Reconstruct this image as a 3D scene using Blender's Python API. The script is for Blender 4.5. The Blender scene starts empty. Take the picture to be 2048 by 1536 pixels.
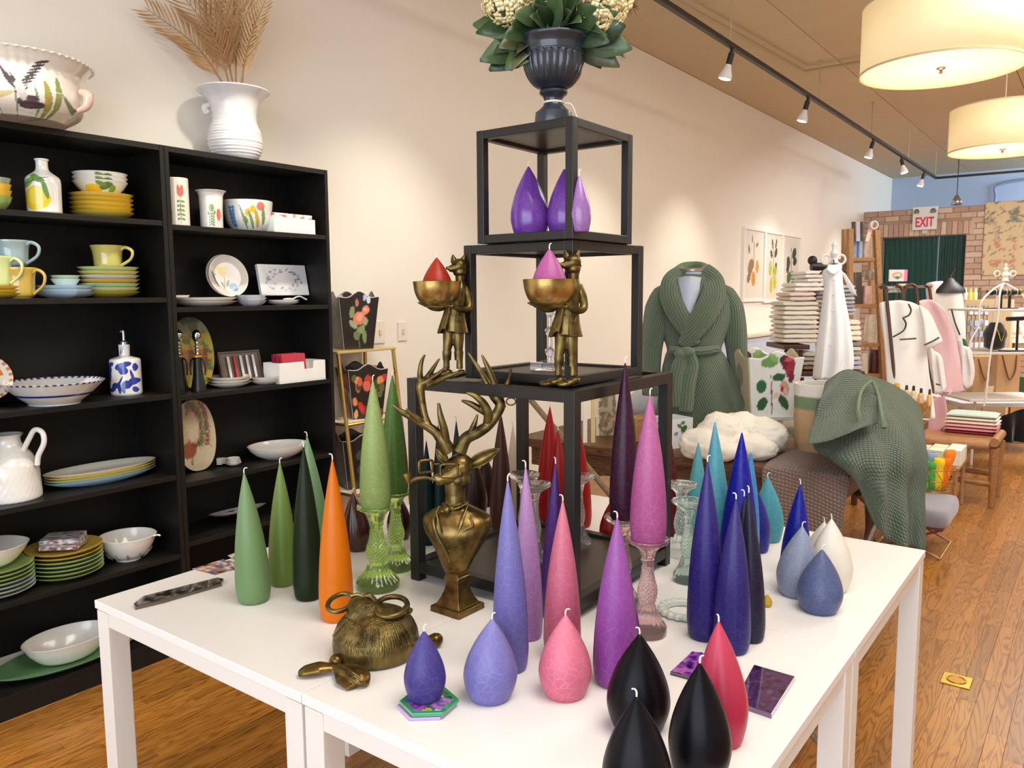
import bpy, bmesh, math, random
from mathutils import Vector, Matrix, Quaternion, noise
random.seed(7)
PI = math.pi
C = bpy.context.scene.collection
# ------------------------------------------------------------------ camera, world, light, exposure
FPX = 1597.37
CAM = Vector((0, 0, 1.46))
_p, _y, _r = math.radians(6.3998), math.radians(-36.707), math.radians(-0.3528)
FWD = Vector((math.sin(_y)*math.cos(_p), math.cos(_y)*math.cos(_p), -math.sin(_p)))
_rt = Vector((math.cos(_y), -math.sin(_y), 0)); _up = _rt.cross(FWD)
RT = _rt*math.cos(_r) + _up*math.sin(_r); UP = _up*math.cos(_r) - _rt*math.sin(_r)
cd = bpy.data.cameras.new('camera'); cam = bpy.data.objects.new('camera', cd); C.objects.link(cam)
cd.sensor_width = 36; cd.lens = FPX/2048*36; cd.clip_start = .02; cd.clip_end = 100
M = Matrix((RT, UP, -FWD)).transposed().to_4x4(); M.translation = CAM; cam.matrix_world = M
bpy.context.scene.camera = cam
sc = bpy.context.scene
sc.view_settings.view_transform = 'Standard'; sc.view_settings.look = 'None'
sc.view_settings.gamma = 1; sc.view_settings.use_curve_mapping = False
sc.view_settings.exposure = 0.06
w = bpy.data.worlds.new('world'); sc.world = w; w.use_nodes = True
w.node_tree.nodes['Background'].inputs[0].default_value = (.80, .88, 1, 1)
w.node_tree.nodes['Background'].inputs[1].default_value = 1.0
def area(name, loc, target, sx, sy, power, col):
    l = bpy.data.lights.new(name, 'AREA'); l.shape = 'RECTANGLE'; l.size = sx; l.size_y = sy; l.energy = power; l.color = col
    o = bpy.data.objects.new(name, l); C.objects.link(o); o.location = loc
    o.rotation_euler = (Vector(target)-Vector(loc)).to_track_quat('-Z', 'Y').to_euler(); return o
area('shopfront_daylight', (.3, -2.3, 1.7), (-.8, 6, 1.0), 4.6, 2.6, 150, (.78, .88, 1))
area('added_fill_front', (.2, 1.0, 3.35), (.2, 1.0, 0), 1.6, 1.6, 62, (1, .95, .88))  # unseen fill lamp added to brighten the front of the room
area('added_fill_middle', (.5, 5.2, 3.35), (.5, 5.2, 0), 1.6, 3.0, 100, (1, .95, .88))  # unseen fill lamp added for the middle of the room
area('added_fill_rear', (.3, 9.8, 3.35), (.3, 11, 0), 1.6, 3.0, 330, (1, .97, .94))  # lamp added out of view to lift the dark brick end
area('added_back_wall_fill', (1.2, 14.9, 3.0), (-1, 15.8, 3.2), 1.6, .3, 100, (.72, .86, 1))  # cool lamp added out of view to brighten the blue back wall
# ------------------------------------------------------------------ pixel-to-place helpers (2048x1536 frame)
def ray(x, y): return FWD + RT*((x-1024)/FPX) - UP*((y-768)/FPX)
def PZ(x, y, z): d = ray(x, y); return CAM + d*((z-CAM.z)/d.z)
def PX(x, y, X): d = ray(x, y); return CAM + d*(X/d.x)
def PY(x, y, Y): d = ray(x, y); return CAM + d*(Y/d.y)
def S(x, y, dep): return CAM + ray(x, y)*dep
def dep(P): return (Vector(P)-CAM).dot(FWD)
HR = _rt.copy()                      # horizontal right of the view
HF = Vector((FWD.x, FWD.y, 0)).normalized()
YAWR = math.atan2(HR.y, HR.x)
# ------------------------------------------------------------------ colours and materials
def lin(c): return c/12.92 if c <= .04045 else ((c+.055)/1.055)**2.4
def hx(h):
    h = h.lstrip('#'); return tuple(lin(int(h[i:i+2], 16)/255) for i in (0, 2, 4))
MC = {}
def newmat(name):
    m = bpy.data.materials.new(name); m.use_nodes = True
    nt = m.node_tree; return m, nt, nt.nodes['Principled BSDF']
def N(nt, t, **kw):
    n = nt.nodes.new(t)
    for k, v in kw.items():
        if k in n.inputs: n.inputs[k].default_value = v
        else: setattr(n, k, v)
    return n
def plain(h, rough=.5, metal=0, coat=0, var=.06, scale=18, bump=0, bscale=120, sss=0, sheen=0, spec=.5):
    key = ('plain', h, rough, metal, coat, var, scale, bump, bscale, sss, sheen, spec)
    if key in MC: return MC[key]
    m, nt, b = newmat('mat_'+h.strip('#')); c = hx(h); L = nt.links
    tc = N(nt, 'ShaderNodeTexCoord'); no = N(nt, 'ShaderNodeTexNoise', Scale=scale, Detail=4.0)
    L.new(tc.outputs['Object'], no.inputs['Vector'])
    mx = N(nt, 'ShaderNodeMix', data_type='RGBA')
    mx.inputs[6].default_value = (*[x*(1-var) for x in c], 1); mx.inputs[7].default_value = (*[min(1, x*(1+var)) for x in c], 1)
    L.new(no.outputs[0], mx.inputs[0]); L.new(mx.outputs[2], b.inputs['Base Color'])
    b.inputs['Roughness'].default_value = rough; b.inputs['Metallic'].default_value = metal
    b.inputs['Coat Weight'].default_value = coat; b.inputs['Coat Roughness'].default_value = .06
    b.inputs['Specular IOR Level'].default_value = spec
    if sss: b.inputs['Subsurface Weight'].default_value = sss; b.inputs['Subsurface Radius'].default_value = (.02, .015, .012); b.inputs['Subsurface Scale'].default_value = .5
    if sheen: b.inputs['Sheen Weight'].default_value = sheen
    if bump:
        n2 = N(nt, 'ShaderNodeTexNoise', Scale=bscale, Detail=3.0); L.new(tc.outputs['Object'], n2.inputs['Vector'])
        bp = N(nt, 'ShaderNodeBump', Strength=bump, Distance=.002); L.new(n2.outputs[0], bp.inputs['Height']); L.new(bp.outputs[0], b.inputs['Normal'])
    MC[key] = m; return m
def attrmat(rough=.25, coat=.3, bump=0, bscale=200, metal=0):          # colour comes from the painted attribute Col
    key = ('attr', rough, coat, bump, bscale, metal)
    if key in MC: return MC[key]
    m, nt, b = newmat('painted'); L = nt.links
    a = N(nt, 'ShaderNodeAttribute', attribute_name='Col'); no = N(nt, 'ShaderNodeTexNoise', Scale=30.0)
    tc = N(nt, 'ShaderNodeTexCoord'); L.new(tc.outputs['Object'], no.inputs['Vector'])
    mx = N(nt, 'ShaderNodeMix', data_type='RGBA', blend_type='MULTIPLY'); mx.inputs[0].default_value = .12
    L.new(a.outputs['Color'], mx.inputs[6]); L.new(no.outputs[0], mx.inputs[7]); L.new(mx.outputs[2], b.inputs['Base Color'])
    b.inputs['Roughness'].default_value = rough; b.inputs['Coat Weight'].default_value = coat; b.inputs['Metallic'].default_value = metal
    if bump:
        n2 = N(nt, 'ShaderNodeTexNoise', Scale=bscale); L.new(tc.outputs['Object'], n2.inputs['Vector'])
        bp = N(nt, 'ShaderNodeBump', Strength=bump, Distance=.002); L.new(n2.outputs[0], bp.inputs['Height']); L.new(bp.outputs[0], b.inputs['Normal'])
    MC[key] = m; return m
def wax(h, tip=.0, crack=.35, rough=.38):
    key = ('wax', h, tip, crack, rough)
    if key in MC: return MC[key]
    m, nt, b = newmat('wax_'+h.strip('#')); c = hx(h); c = tuple(x**1.08*(.55+.38*min(c)**.8) for x in c); L = nt.links
    tc = N(nt, 'ShaderNodeTexCoord'); wn = N(nt, 'ShaderNodeTexNoise', Scale=9.0); L.new(tc.outputs['Object'], wn.inputs['Vector'])
    ad = N(nt, 'ShaderNodeMix', data_type='RGBA'); ad.inputs[0].default_value = .07
    L.new(tc.outputs['Object'], ad.inputs[6]); L.new(wn.outputs[1], ad.inputs[7])
    vo = N(nt, 'ShaderNodeTexVoronoi', feature='DISTANCE_TO_EDGE', Scale=62.0); L.new(ad.outputs[2], vo.inputs['Vector'])
    cr = N(nt, 'ShaderNodeMapRange'); cr.inputs[1].default_value = 0; cr.inputs[2].default_value = .06; cr.inputs[3].default_value = crack*1.7; cr.inputs[4].default_value = 0
    L.new(vo.outputs[0], cr.inputs[0])
    n3 = N(nt, 'ShaderNodeTexNoise', Scale=5.0); L.new(tc.outputs['Object'], n3.inputs['Vector'])
    ml = N(nt, 'ShaderNodeMath', operation='MULTIPLY'); L.new(cr.outputs[0], ml.inputs[0]); L.new(n3.outputs[0], ml.inputs[1])
    lite = tuple(min(1, x*1.35+.035+.12*min(1, sum(c))) for x in c)
    mx = N(nt, 'ShaderNodeMix', data_type='RGBA'); mx.inputs[6].default_value = (*c, 1); mx.inputs[7].default_value = (*lite, 1)
    L.new(ml.outputs[0], mx.inputs[0]); out = mx.outputs[2]
    if tip:                                                            # light coming through the thin tip is painted in as paler colour
        g = N(nt, 'ShaderNodeSeparateXYZ'); L.new(tc.outputs['Generated'], g.inputs[0])
        mr = N(nt, 'ShaderNodeMapRange'); mr.inputs[1].default_value = .35; mr.inputs[2].default_value = 1.0; mr.inputs[3].default_value = 0; mr.inputs[4].default_value = tip
        L.new(g.outputs[2], mr.inputs[0])
        m2 = N(nt, 'ShaderNodeMix', data_type='RGBA'); m2.inputs[7].default_value = (*lite, 1)
        L.new(mr.outputs[0], m2.inputs[0]); L.new(out, m2.inputs[6]); out = m2.outputs[2]
    L.new(out, b.inputs['Base Color'])
    b.inputs['Roughness'].default_value = rough
    b.inputs['Specular IOR Level'].default_value = (.28 if sum(c) > .04 else .16) if rough > .3 else .5; b.inputs['Coat Weight'].default_value = 0 if rough > .3 else .25; b.inputs['Coat Roughness'].default_value = .12
    MC[key] = m; return m
def glass(h, rough=.04, bump=.0):
    key = ('glass', h, rough, bump)
    if key in MC: return MC[key]
    m, nt, b = newmat('glass_'+h.strip('#')); b.inputs['Base Color'].default_value = (*hx(h), 1)
    b.inputs['Roughness'].default_value = rough; b.inputs['Transmission Weight'].default_value = .93; b.inputs['IOR'].default_value = 1.26; b.inputs['Alpha'].default_value = .86; b.inputs['Coat Weight'].default_value = 1; b.inputs['Coat Roughness'].default_value = .05
    tc = N(nt, 'ShaderNodeTexCoord'); no = N(nt, 'ShaderNodeTexNoise', Scale=60.0); nt.links.new(tc.outputs['Object'], no.inputs['Vector'])
    bp = N(nt, 'ShaderNodeBump', Strength=max(bump, .05), Distance=.001); nt.links.new(no.outputs[0], bp.inputs['Height']); nt.links.new(bp.outputs[0], b.inputs['Normal'])
    MC[key] = m; return m
def brass(dark='#2e2412', lite='#85703f', rough=.36, fur=0):
    key = ('brass', dark, lite, rough, fur)
    if key in MC: return MC[key]
    m, nt, b = newmat('aged_brass'); L = nt.links
    tc = N(nt, 'ShaderNodeTexCoord'); no = N(nt, 'ShaderNodeTexNoise', Scale=26.0, Detail=6.0); L.new(tc.outputs['Object'], no.inputs['Vector'])
    cr = N(nt, 'ShaderNodeValToRGB'); cr.color_ramp.elements[0].position = .3; cr.color_ramp.elements[1].position = .68
    cr.color_ramp.elements[0].color = (*hx(dark), 1); cr.color_ramp.elements[1].color = (*hx(lite), 1)
    L.new(no.outputs[0], cr.inputs[0]); L.new(cr.outputs[0], b.inputs['Base Color'])
    b.inputs['Metallic'].default_value = .85; b.inputs['Roughness'].default_value = rough
    n2 = N(nt, 'ShaderNodeTexNoise', Scale=90.0, Detail=3.0)
    if fur:
        mp = N(nt, 'ShaderNodeMapping'); mp.inputs['Scale'].default_value = (3, 3, .45); L.new(tc.outputs['Object'], mp.inputs[0]); L.new(mp.outputs[0], n2.inputs['Vector'])
    else: L.new(tc.outputs['Object'], n2.inputs['Vector'])
    bp = N(nt, 'ShaderNodeBump', Strength=.8 if fur else .25, Distance=.003 if fur else .001); L.new(n2.outputs[0], bp.inputs['Height']); L.new(bp.outputs[0], b.inputs['Normal'])
    MC[key] = m; return m
def wood(h, h2, scale=1.0, rough=.45, axis=1, attr=False):
    key = ('wood', h, h2, scale, rough, axis, attr)
    if key in MC: return MC[key]
    m, nt, b = newmat('wood_'+h.strip('#')); L = nt.links
    tc = N(nt, 'ShaderNodeTexCoord' if not attr else 'ShaderNodeNewGeometry')
    src = tc.outputs['Object'] if not attr else tc.outputs['Position']
    mp = N(nt, 'ShaderNodeMapping'); s = [9*scale]*3; s[axis] = .9*scale; mp.inputs['Scale'].default_value = s
    if attr:
        at = N(nt, 'ShaderNodeAttribute', attribute_name='Col')
        av = N(nt, 'ShaderNodeVectorMath', operation='MULTIPLY_ADD'); av.inputs[1].default_value = (5, 11, 7)
        L.new(at.outputs['Vector'], av.inputs[0]); L.new(src, av.inputs[2]); src = av.outputs[0]
    L.new(src, mp.inputs[0])
    n1 = N(nt, 'ShaderNodeTexNoise', Scale=1.6, Detail=2.0, Distortion=.4); L.new(mp.outputs[0], n1.inputs['Vector'])
    ml = N(nt, 'ShaderNodeMath', operation='MULTIPLY'); ml.inputs[1].default_value = 16; L.new(n1.outputs[0], ml.inputs[0])
    fr = N(nt, 'ShaderNodeMath', operation='PINGPONG'); fr.inputs[1].default_value = .5; L.new(ml.outputs[0], fr.inputs[0])
    n2 = N(nt, 'ShaderNodeTexNoise', Scale=22.0, Detail=3.0); L.new(mp.outputs[0], n2.inputs['Vector'])
    a = N(nt, 'ShaderNodeMath', operation='MULTIPLY_ADD'); a.inputs[1].default_value = 1.2; L.new(fr.outputs[0], a.inputs[0])
    h3 = N(nt, 'ShaderNodeMath', operation='MULTIPLY'); h3.inputs[1].default_value = .5; L.new(n2.outputs[0], h3.inputs[0]); L.new(h3.outputs[0], a.inputs[2])
    cr = N(nt, 'ShaderNodeValToRGB'); cr.color_ramp.elements[0].position = .25; cr.color_ramp.elements[1].position = .62
    cr.color_ramp.elements[0].color = (*hx(h2), 1); cr.color_ramp.elements[1].color = (*hx(h), 1); L.new(a.outputs[0], cr.inputs[0])
    out = cr.outputs[0]
    if attr:
        mx = N(nt, 'ShaderNodeMix', data_type='RGBA', blend_type='MULTIPLY'); mx.inputs[0].default_value = 1
        sx = N(nt, 'ShaderNodeSeparateXYZ'); L.new(at.outputs['Vector'], sx.inputs[0])
        mr = N(nt, 'ShaderNodeMapRange'); mr.inputs[3].default_value = .72; mr.inputs[4].default_value = 1.12; L.new(sx.outputs[0], mr.inputs[0])
        L.new(out, mx.inputs[6]); L.new(mr.outputs[0], mx.inputs[7]); out = mx.outputs[2]
    L.new(out, b.inputs['Base Color']); b.inputs['Roughness'].default_value = rough
    if attr: b.inputs['Coat Weight'].default_value = .25; b.inputs['Coat Roughness'].default_value = .22
    bp = N(nt, 'ShaderNodeBump', Strength=.12, Distance=.001); L.new(a.outputs[0], bp.inputs['Height']); L.new(bp.outputs[0], b.inputs['Normal'])
    MC[key] = m; return m
def knit(h, size=.011, ribs=False, depth=.004, strength=.9):          # waffle or ribbed weave on metric UVs
    key = ('knit', h, size, ribs)
    if key in MC: return MC[key]
    m, nt, b = newmat('knit_'+h.strip('#')); L = nt.links; c = hx(h)
    uv = N(nt, 'ShaderNodeUVMap'); sp = N(nt, 'ShaderNodeSeparateXYZ')
    nw = N(nt, 'ShaderNodeTexNoise', Scale=12.0); L.new(uv.outputs[0], nw.inputs['Vector'])
    vm = N(nt, 'ShaderNodeVectorMath', operation='MULTIPLY_ADD'); vm.inputs[1].default_value = (size*1.2,)*3
    L.new(nw.outputs[1], vm.inputs[0]); L.new(uv.outputs[0], vm.inputs[2]); L.new(vm.outputs[0], sp.inputs[0])
    def wave(o, f):
        a = N(nt, 'ShaderNodeMath', operation='MULTIPLY'); a.inputs[1].default_value = f; L.new(o, a.inputs[0])
        s_ = N(nt, 'ShaderNodeMath', operation='SINE'); L.new(a.outputs[0], s_.inputs[0])
        ab = N(nt, 'ShaderNodeMath', operation='ABSOLUTE'); L.new(s_.outputs[0], ab.inputs[0]); return ab.outputs[0]
    w1 = wave(sp.outputs[0], PI/size); w2 = wave(sp.outputs[1], PI/(size*(1 if not ribs else .35)))
    mu = N(nt, 'ShaderNodeMath', operation='MULTIPLY'); L.new(w1, mu.inputs[0])
    if ribs:
        k = N(nt, 'ShaderNodeMapRange'); k.inputs[3].default_value = .75; k.inputs[4].default_value = 1; L.new(w2, k.inputs[0]); w2 = k.outputs[0]
    L.new(w2, mu.inputs[1])
    bp = N(nt, 'ShaderNodeBump', Strength=strength, Distance=depth); L.new(mu.outputs[0], bp.inputs['Height']); L.new(bp.outputs[0], b.inputs['Normal'])
    mx = N(nt, 'ShaderNodeMix', data_type='RGBA'); mx.inputs[6].default_value = (*[x*.62 for x in c], 1); mx.inputs[7].default_value = (*[min(1, x*1.12) for x in c], 1)
    L.new(mu.outputs[0], mx.inputs[0]); L.new(mx.outputs[2], b.inputs['Base Color'])
    b.inputs['Roughness'].default_value = .9; b.inputs['Sheen Weight'].default_value = .3
    MC[key] = m; return m
def glow(h, e, h2=None):
    key = ('glow', h, e)
    if key in MC: return MC[key]
    m, nt, b = newmat('lit_'+h.strip('#')); b.inputs['Base Color'].default_value = (*hx(h2 or h), 1)
    no = N(nt, 'ShaderNodeTexNoise', Scale=3.0); tc = N(nt, 'ShaderNodeTexCoord'); nt.links.new(tc.outputs['Object'], no.inputs['Vector'])
    mr = N(nt, 'ShaderNodeMapRange'); mr.inputs[3].default_value = e*.9; mr.inputs[4].default_value = e*1.1; nt.links.new(no.outputs[0], mr.inputs[0])
    b.inputs['Emission Color'].default_value = (*hx(h), 1); nt.links.new(mr.outputs[0], b.inputs['Emission Strength'])
    MC[key] = m; return m
# ------------------------------------------------------------------ objects: everything is modelled in world space, then shifted to its owner
ORG = {}
def thing(name, label, cat, loc, group=None):
    o = bpy.data.objects.new(name, None); C.objects.link(o); o.empty_display_size = .05
    o.location = loc; o['label'] = label; o['category'] = cat
    if group: o['group'] = group
    ORG[o.name] = Vector(loc); return o
def obj(name, bm, mat, parent=None, smooth=True, bev=0, sub=0, solid=0, angle=40, offset=0):
    me = bpy.data.meshes.new(name)
    if isinstance(bm, bpy.types.Mesh): me = bm
    else:
        bmesh.ops.recalc_face_normals(bm, faces=bm.faces); bm.to_mesh(me); bm.free()
    if parent is not None: org = ORG[parent.name]
    else:
        cs = [v.co for v in me.vertices]
        org = Vector(((min(c.x for c in cs)+max(c.x for c in cs))/2, (min(c.y for c in cs)+max(c.y for c in cs))/2, min(c.z for c in cs)))
    me.transform(Matrix.Translation(-org))
    if smooth:
        me.shade_smooth() if hasattr(me, 'shade_smooth') else None
        if angle and not sub:
            try: me.set_sharp_from_angle(angle=math.radians(angle))
            except Exception: pass
    if mat is not None:
        me.materials.clear(); me.materials.append(mat)
    o = bpy.data.objects.new(name, me); C.objects.link(o)
    if parent is not None: o.parent = parent
    else: o.location = org
    ORG[o.name] = org
    if solid:
        s_ = o.modifiers.new('solid', 'SOLIDIFY'); s_.thickness = solid; s_.offset = offset
    if bev:
        b = o.modifiers.new('bevel', 'BEVEL'); b.width = bev; b.segments = 2; b.limit_method = 'ANGLE'
    if sub:
        s_ = o.modifiers.new('sub', 'SUBSURF'); s_.levels = sub; s_.render_levels = sub
    return o
def tag(o, label, cat, group=None):
    o['label'] = label; o['category'] = cat
    if group: o['group'] = group
    return o
def struct(o): o['kind'] = 'structure'; return o
def copy_thing(o, loc, label):
    r = o.copy(); C.objects.link(r); r.location = loc; r['label'] = label; ORG[r.name] = Vector(loc)
    for ch in list(o.children):
        c = ch.copy(); C.objects.link(c); c.parent = r
        for g in ch.children:
            d = g.copy(); C.objects.link(d); d.parent = c
    return r
def paint(o, fn):
    me = o.data; at = me.color_attributes.get('Col') or me.color_attributes.new('Col', 'FLOAT_COLOR', 'POINT')
    org = ORG[o.name]; buf = []
    for v in me.vertices: buf += [*fn(v.co+org), 1]
    at.data.foreach_set('color', buf); return o
def bakemods(o):
    bpy.context.view_layer.update()
    me = bpy.data.meshes.new_from_object(o.evaluated_get(bpy.context.evaluated_depsgraph_get()))
    o.modifiers.clear(); mats = list(o.data.materials); o.data = me
    me.materials.clear()
    for m in mats: me.materials.append(m)
    me.shade_smooth(); return o
def fuse(name, bm, mat, parent, vox, smooth=4, angle=0):
    o = obj(name, bm, mat, parent)
    r = o.modifiers.new('r', 'REMESH'); r.mode = 'VOXEL'; r.voxel_size = vox; r.use_smooth_shade = True
    if smooth:
        s_ = o.modifiers.new('s', 'SMOOTH'); s_.iterations = smooth; s_.factor = .5
    return bakemods(o)
# ------------------------------------------------------------------ shapes
def B(): return bmesh.new()
def box(bm, x0, x1, y0, y1, z0, z1):
    vs = [bm.verts.new((x, y, z)) for z in (z0, z1) for x, y in ((x0, y0), (x1, y0), (x1, y1), (x0, y1))]
    for f in ((0, 3, 2, 1), (4, 5, 6, 7), (0, 1, 5, 4), (1, 2, 6, 5), (2, 3, 7, 6), (3, 0, 4, 7)): bm.faces.new([vs[i] for i in f])
    return bm
def obox(bm, c, ux, uy, uz, hx_, hy, hz):
    c = Vector(c); ux, uy, uz = Vector(ux).normalized(), Vector(uy).normalized(), Vector(uz).normalized()
    vs = [bm.verts.new(c+ux*sx*hx_+uy*sy*hy+uz*sz*hz) for sz in (-1, 1) for sx, sy in ((-1, -1), (1, -1), (1, 1), (-1, 1))]
    for f in ((0, 3, 2, 1), (4, 5, 6, 7), (0, 1, 5, 4), (1, 2, 6, 5), (2, 3, 7, 6), (3, 0, 4, 7)): bm.faces.new([vs[i] for i in f])
    return bm
def lathe(bm, c, prof, n=40, sx=1, sy=1, rot=0, wob=None, close=True):
    c = Vector(c); rings = []
    for i, (r, z) in enumerate(prof):
        if r < 1e-6: rings.append([bm.verts.new(c+Vector((0, 0, z)))]); continue
        ring = []
        for k in range(n):
            a = 2*PI*k/n; rr = r*(wob(a, i, z) if wob else 1)
            x, y = rr*math.cos(a)*sx, rr*math.sin(a)*sy
            ring.append(bm.verts.new(c+Vector((x*math.cos(rot)-y*math.sin(rot), x*math.sin(rot)+y*math.cos(rot), z))))
        rings.append(ring)
    for a, b in zip(rings, rings[1:]):
        if len(a) == 1 and len(b) == 1: continue
        for k in range(n):
            j = (k+1) % n
            if len(a) == 1: bm.faces.new((a[0], b[k], b[j]))
            elif len(b) == 1: bm.faces.new((a[k], a[j], b[0]))
            else: bm.faces.new((a[k], a[j], b[j], b[k]))
    if close:
        for r_ in (rings[0], rings[-1]):
            if len(r_) > 1: bm.faces.new(r_)
    return bm
def spline(pts, k=6):
    P = [Vector(p) for p in pts]
    if len(P) < 3: return [P[0].lerp(P[1], i/k) for i in range(k+1)]
    P = [P[0]*2-P[1]]+P+[P[-1]*2-P[-2]]; out = []
    for i in range(1, len(P)-2):
        a, b, c_, d = P[i-1:i+3]
        for s_ in range(k):
            t = s_/k; out.append(.5*((2*b)+(-a+c_)*t+(2*a-5*b+4*c_-d)*t*t+(-a+3*b-3*c_+d)*t**3))
    out.append(P[-2]); return out
def interp(vals, n):
    m = len(vals)-1; out = []
    for i in range(n):
        t = i/(n-1)*m; j = min(int(t), m-1); out.append(vals[j]+(vals[j+1]-vals[j])*(t-j))
    return out
def tube(bm, pts, rad, n=8, k=6, flat=1, closed=False):
    P = spline(pts, k) if k > 1 else [Vector(p) for p in pts]
    if closed: P = [Vector(p) for p in pts]
    R_ = interp(list(rad) if hasattr(rad, '__len__') else [rad, rad], len(P)); rings = []; up = None
    for i, p in enumerate(P):
        a = P[(i-1) % len(P)] if closed else P[max(0, i-1)]; b = P[(i+1) % len(P)] if closed else P[min(len(P)-1, i+1)]
        t = (b-a).normalized() if (b-a).length > 1e-9 else Vector((0, 0, 1))
        if up is None: up = Vector((0, 0, 1)) if abs(t.z) < .9 else Vector((1, 0, 0))
        s_ = t.cross(up).normalized(); up = s_.cross(t).normalized()
        rings.append([bm.verts.new(p+(s_*math.cos(2*PI*q/n)+up*math.sin(2*PI*q/n)*flat)*R_[i]) for q in range(n)])
    prs = list(zip(rings, rings[1:]))+([(rings[-1], rings[0])] if closed else [])
    for a, b in prs:
        for q in range(n): bm.faces.new((a[q], a[(q+1) % n], b[(q+1) % n], b[q]))
    if not closed: bm.faces.new(rings[0]); bm.faces.new(rings[-1])
    return bm
def ell(bm, c, r, ax=None, n=16, m=10):
    c = Vector(c); X_, Y_, Z_ = ax or (Vector((1, 0, 0)), Vector((0, 1, 0)), Vector((0, 0, 1)))
    if not hasattr(r, '__len__'): r = (r, r, r)
    rings = []
    for i in range(m+1):
        f = PI*i/m
        if i in (0, m): rings.append([bm.verts.new(c-Z_*r[2]*math.cos(f))]); continue
        rings.append([bm.verts.new(c+X_*r[0]*math.sin(f)*math.cos(2*PI*k/n)+Y_*r[1]*math.sin(f)*math.sin(2*PI*k/n)-Z_*r[2]*math.cos(f)) for k in range(n)])
    for a, b in zip(rings, rings[1:]):
        for k in range(n):
            j = (k+1) % n
            if len(a) == 1: bm.faces.new((a[0], b[k], b[j]))
            elif len(b) == 1: bm.faces.new((a[k], a[j], b[0]))
            else: bm.faces.new((a[k], a[j], b[j], b[k]))
    return bm
def prism(bm, pts, ex):                                                # pts: 3-D polygon, ex: extrusion vector
    a = [bm.verts.new(Vector(p)) for p in pts]; b = [bm.verts.new(Vector(p)+Vector(ex)) for p in pts]; n = len(a)
    bm.faces.new(a); bm.faces.new(b[::-1])
    for i in range(n): bm.faces.new((a[i], b[i], b[(i+1) % n], a[(i+1) % n]))
    return bm
def loft(bm, rows, ku=4, kv=4, closed=False):                          # smooth sheet through a grid of points, metric UVs
    R1 = [spline(r, ku) if not closed else spline([*r, r[0]], ku)[:-1] for r in rows]
    cols = [spline([r[i] for r in R1], kv) for i in range(len(R1[0]))]
    nv, nu = len(cols[0]), len(cols)
    V = [[bm.verts.new(cols[i][j]) for i in range(nu)] for j in range(nv)]
    uvl = bm.loops.layers.uv.verify()
    U = [[0]*(nu+1) for _ in range(nv)]; W_ = [[0]*(nu+1) for _ in range(nv)]
    for j in range(nv):
        for i in range(1, nu+1): U[j][i] = U[j][i-1]+(V[j][i % nu].co-V[j][i-1].co).length
    mid = [sum(U[j])/len(U[j]) for j in range(nv)]
    for i in range(nu+1):
        for j in range(1, nv): W_[j][i] = W_[j-1][i]+(V[j][i % nu].co-V[j-1][i % nu].co).length
    for j in range(nv-1):
        for i in range(nu if closed else nu-1):
            f = bm.faces.new((V[j][i], V[j][(i+1) % nu], V[j+1][(i+1) % nu], V[j+1][i]))
            for l, (jj, ii) in zip(f.loops, ((j, i), (j, i+1), (j+1, i+1), (j+1, i))): l[uvl].uv = (U[jj][ii], W_[jj][ii])
    return bm
def deco(c, zb, h, R0, base, marks, face=None):
    """colour function: marks are ellipses (u, v, ru, rv, rotation, hex) on the side seen from the aisle; u -1..1, v 0..1"""
    face = face or -HF; rt = Vector((-face.y, face.x, 0)); bc = hx(base); mk = [(m[0], m[1], m[2], m[3], math.cos(m[4]), math.sin(m[4]), hx(m[5])) for m in marks]
    def f(p):
        d = Vector((p.x-c[0], p.y-c[1], 0)); rr = max(d.length, 1e-6)
        if d.dot(face) < 0: return bc
        u = d.dot(rt)/rr; v = (p.z-zb)/h; col = bc
        for mu, mv, ru, rv, cs, sn, hc in mk:
            du, dv = (u-mu)*R0, (v-mv)*h
            a, b = (du*cs+dv*sn)/(ru*R0), (-du*sn+dv*cs)/(rv*h)
            if a*a+b*b < 1: col = hc
        return col
    return f
# ------------------------------------------------------------------ setting
WX, CZ, BY, BRY = -3.26, 3.477, 15.8, 13.88
m_wall = plain('#f0ebe1', .85, var=.02, scale=2, bump=.05)
bm = B(); box(bm, WX-.1, WX, -2.6, BY, 0, CZ); struct(obj('wall_left', bm, m_wall, smooth=False))
bm = B(); box(bm, WX, 4.1, BY, BY+.1, 0, CZ); struct(obj('wall_back', bm, plain('#b2c4e2', .85, var=.02), smooth=False))
bm = B(); box(bm, 4.0, 4.1, -2.6, BY, 0, CZ); struct(obj('wall_right', bm, m_wall, smooth=False))
bm = B(); box(bm, WX, 4.0, -2.7, -2.6, 2.9, CZ); box(bm, WX, -2.6, -2.7, -2.6, 0, 2.9); box(bm, 3.2, 4.0, -2.7, -2.6, 0, 2.9); box(bm, -2.6, 3.2, -2.7, -2.6, 0, .45)
struct(obj('wall_front', bm, m_wall, smooth=False))
bm = B(); box(bm, WX, WX+.014, -2.6, BRY, 0, .12); struct(obj('baseboard_left', bm, plain('#e9e1d2', .5), smooth=False))
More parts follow.
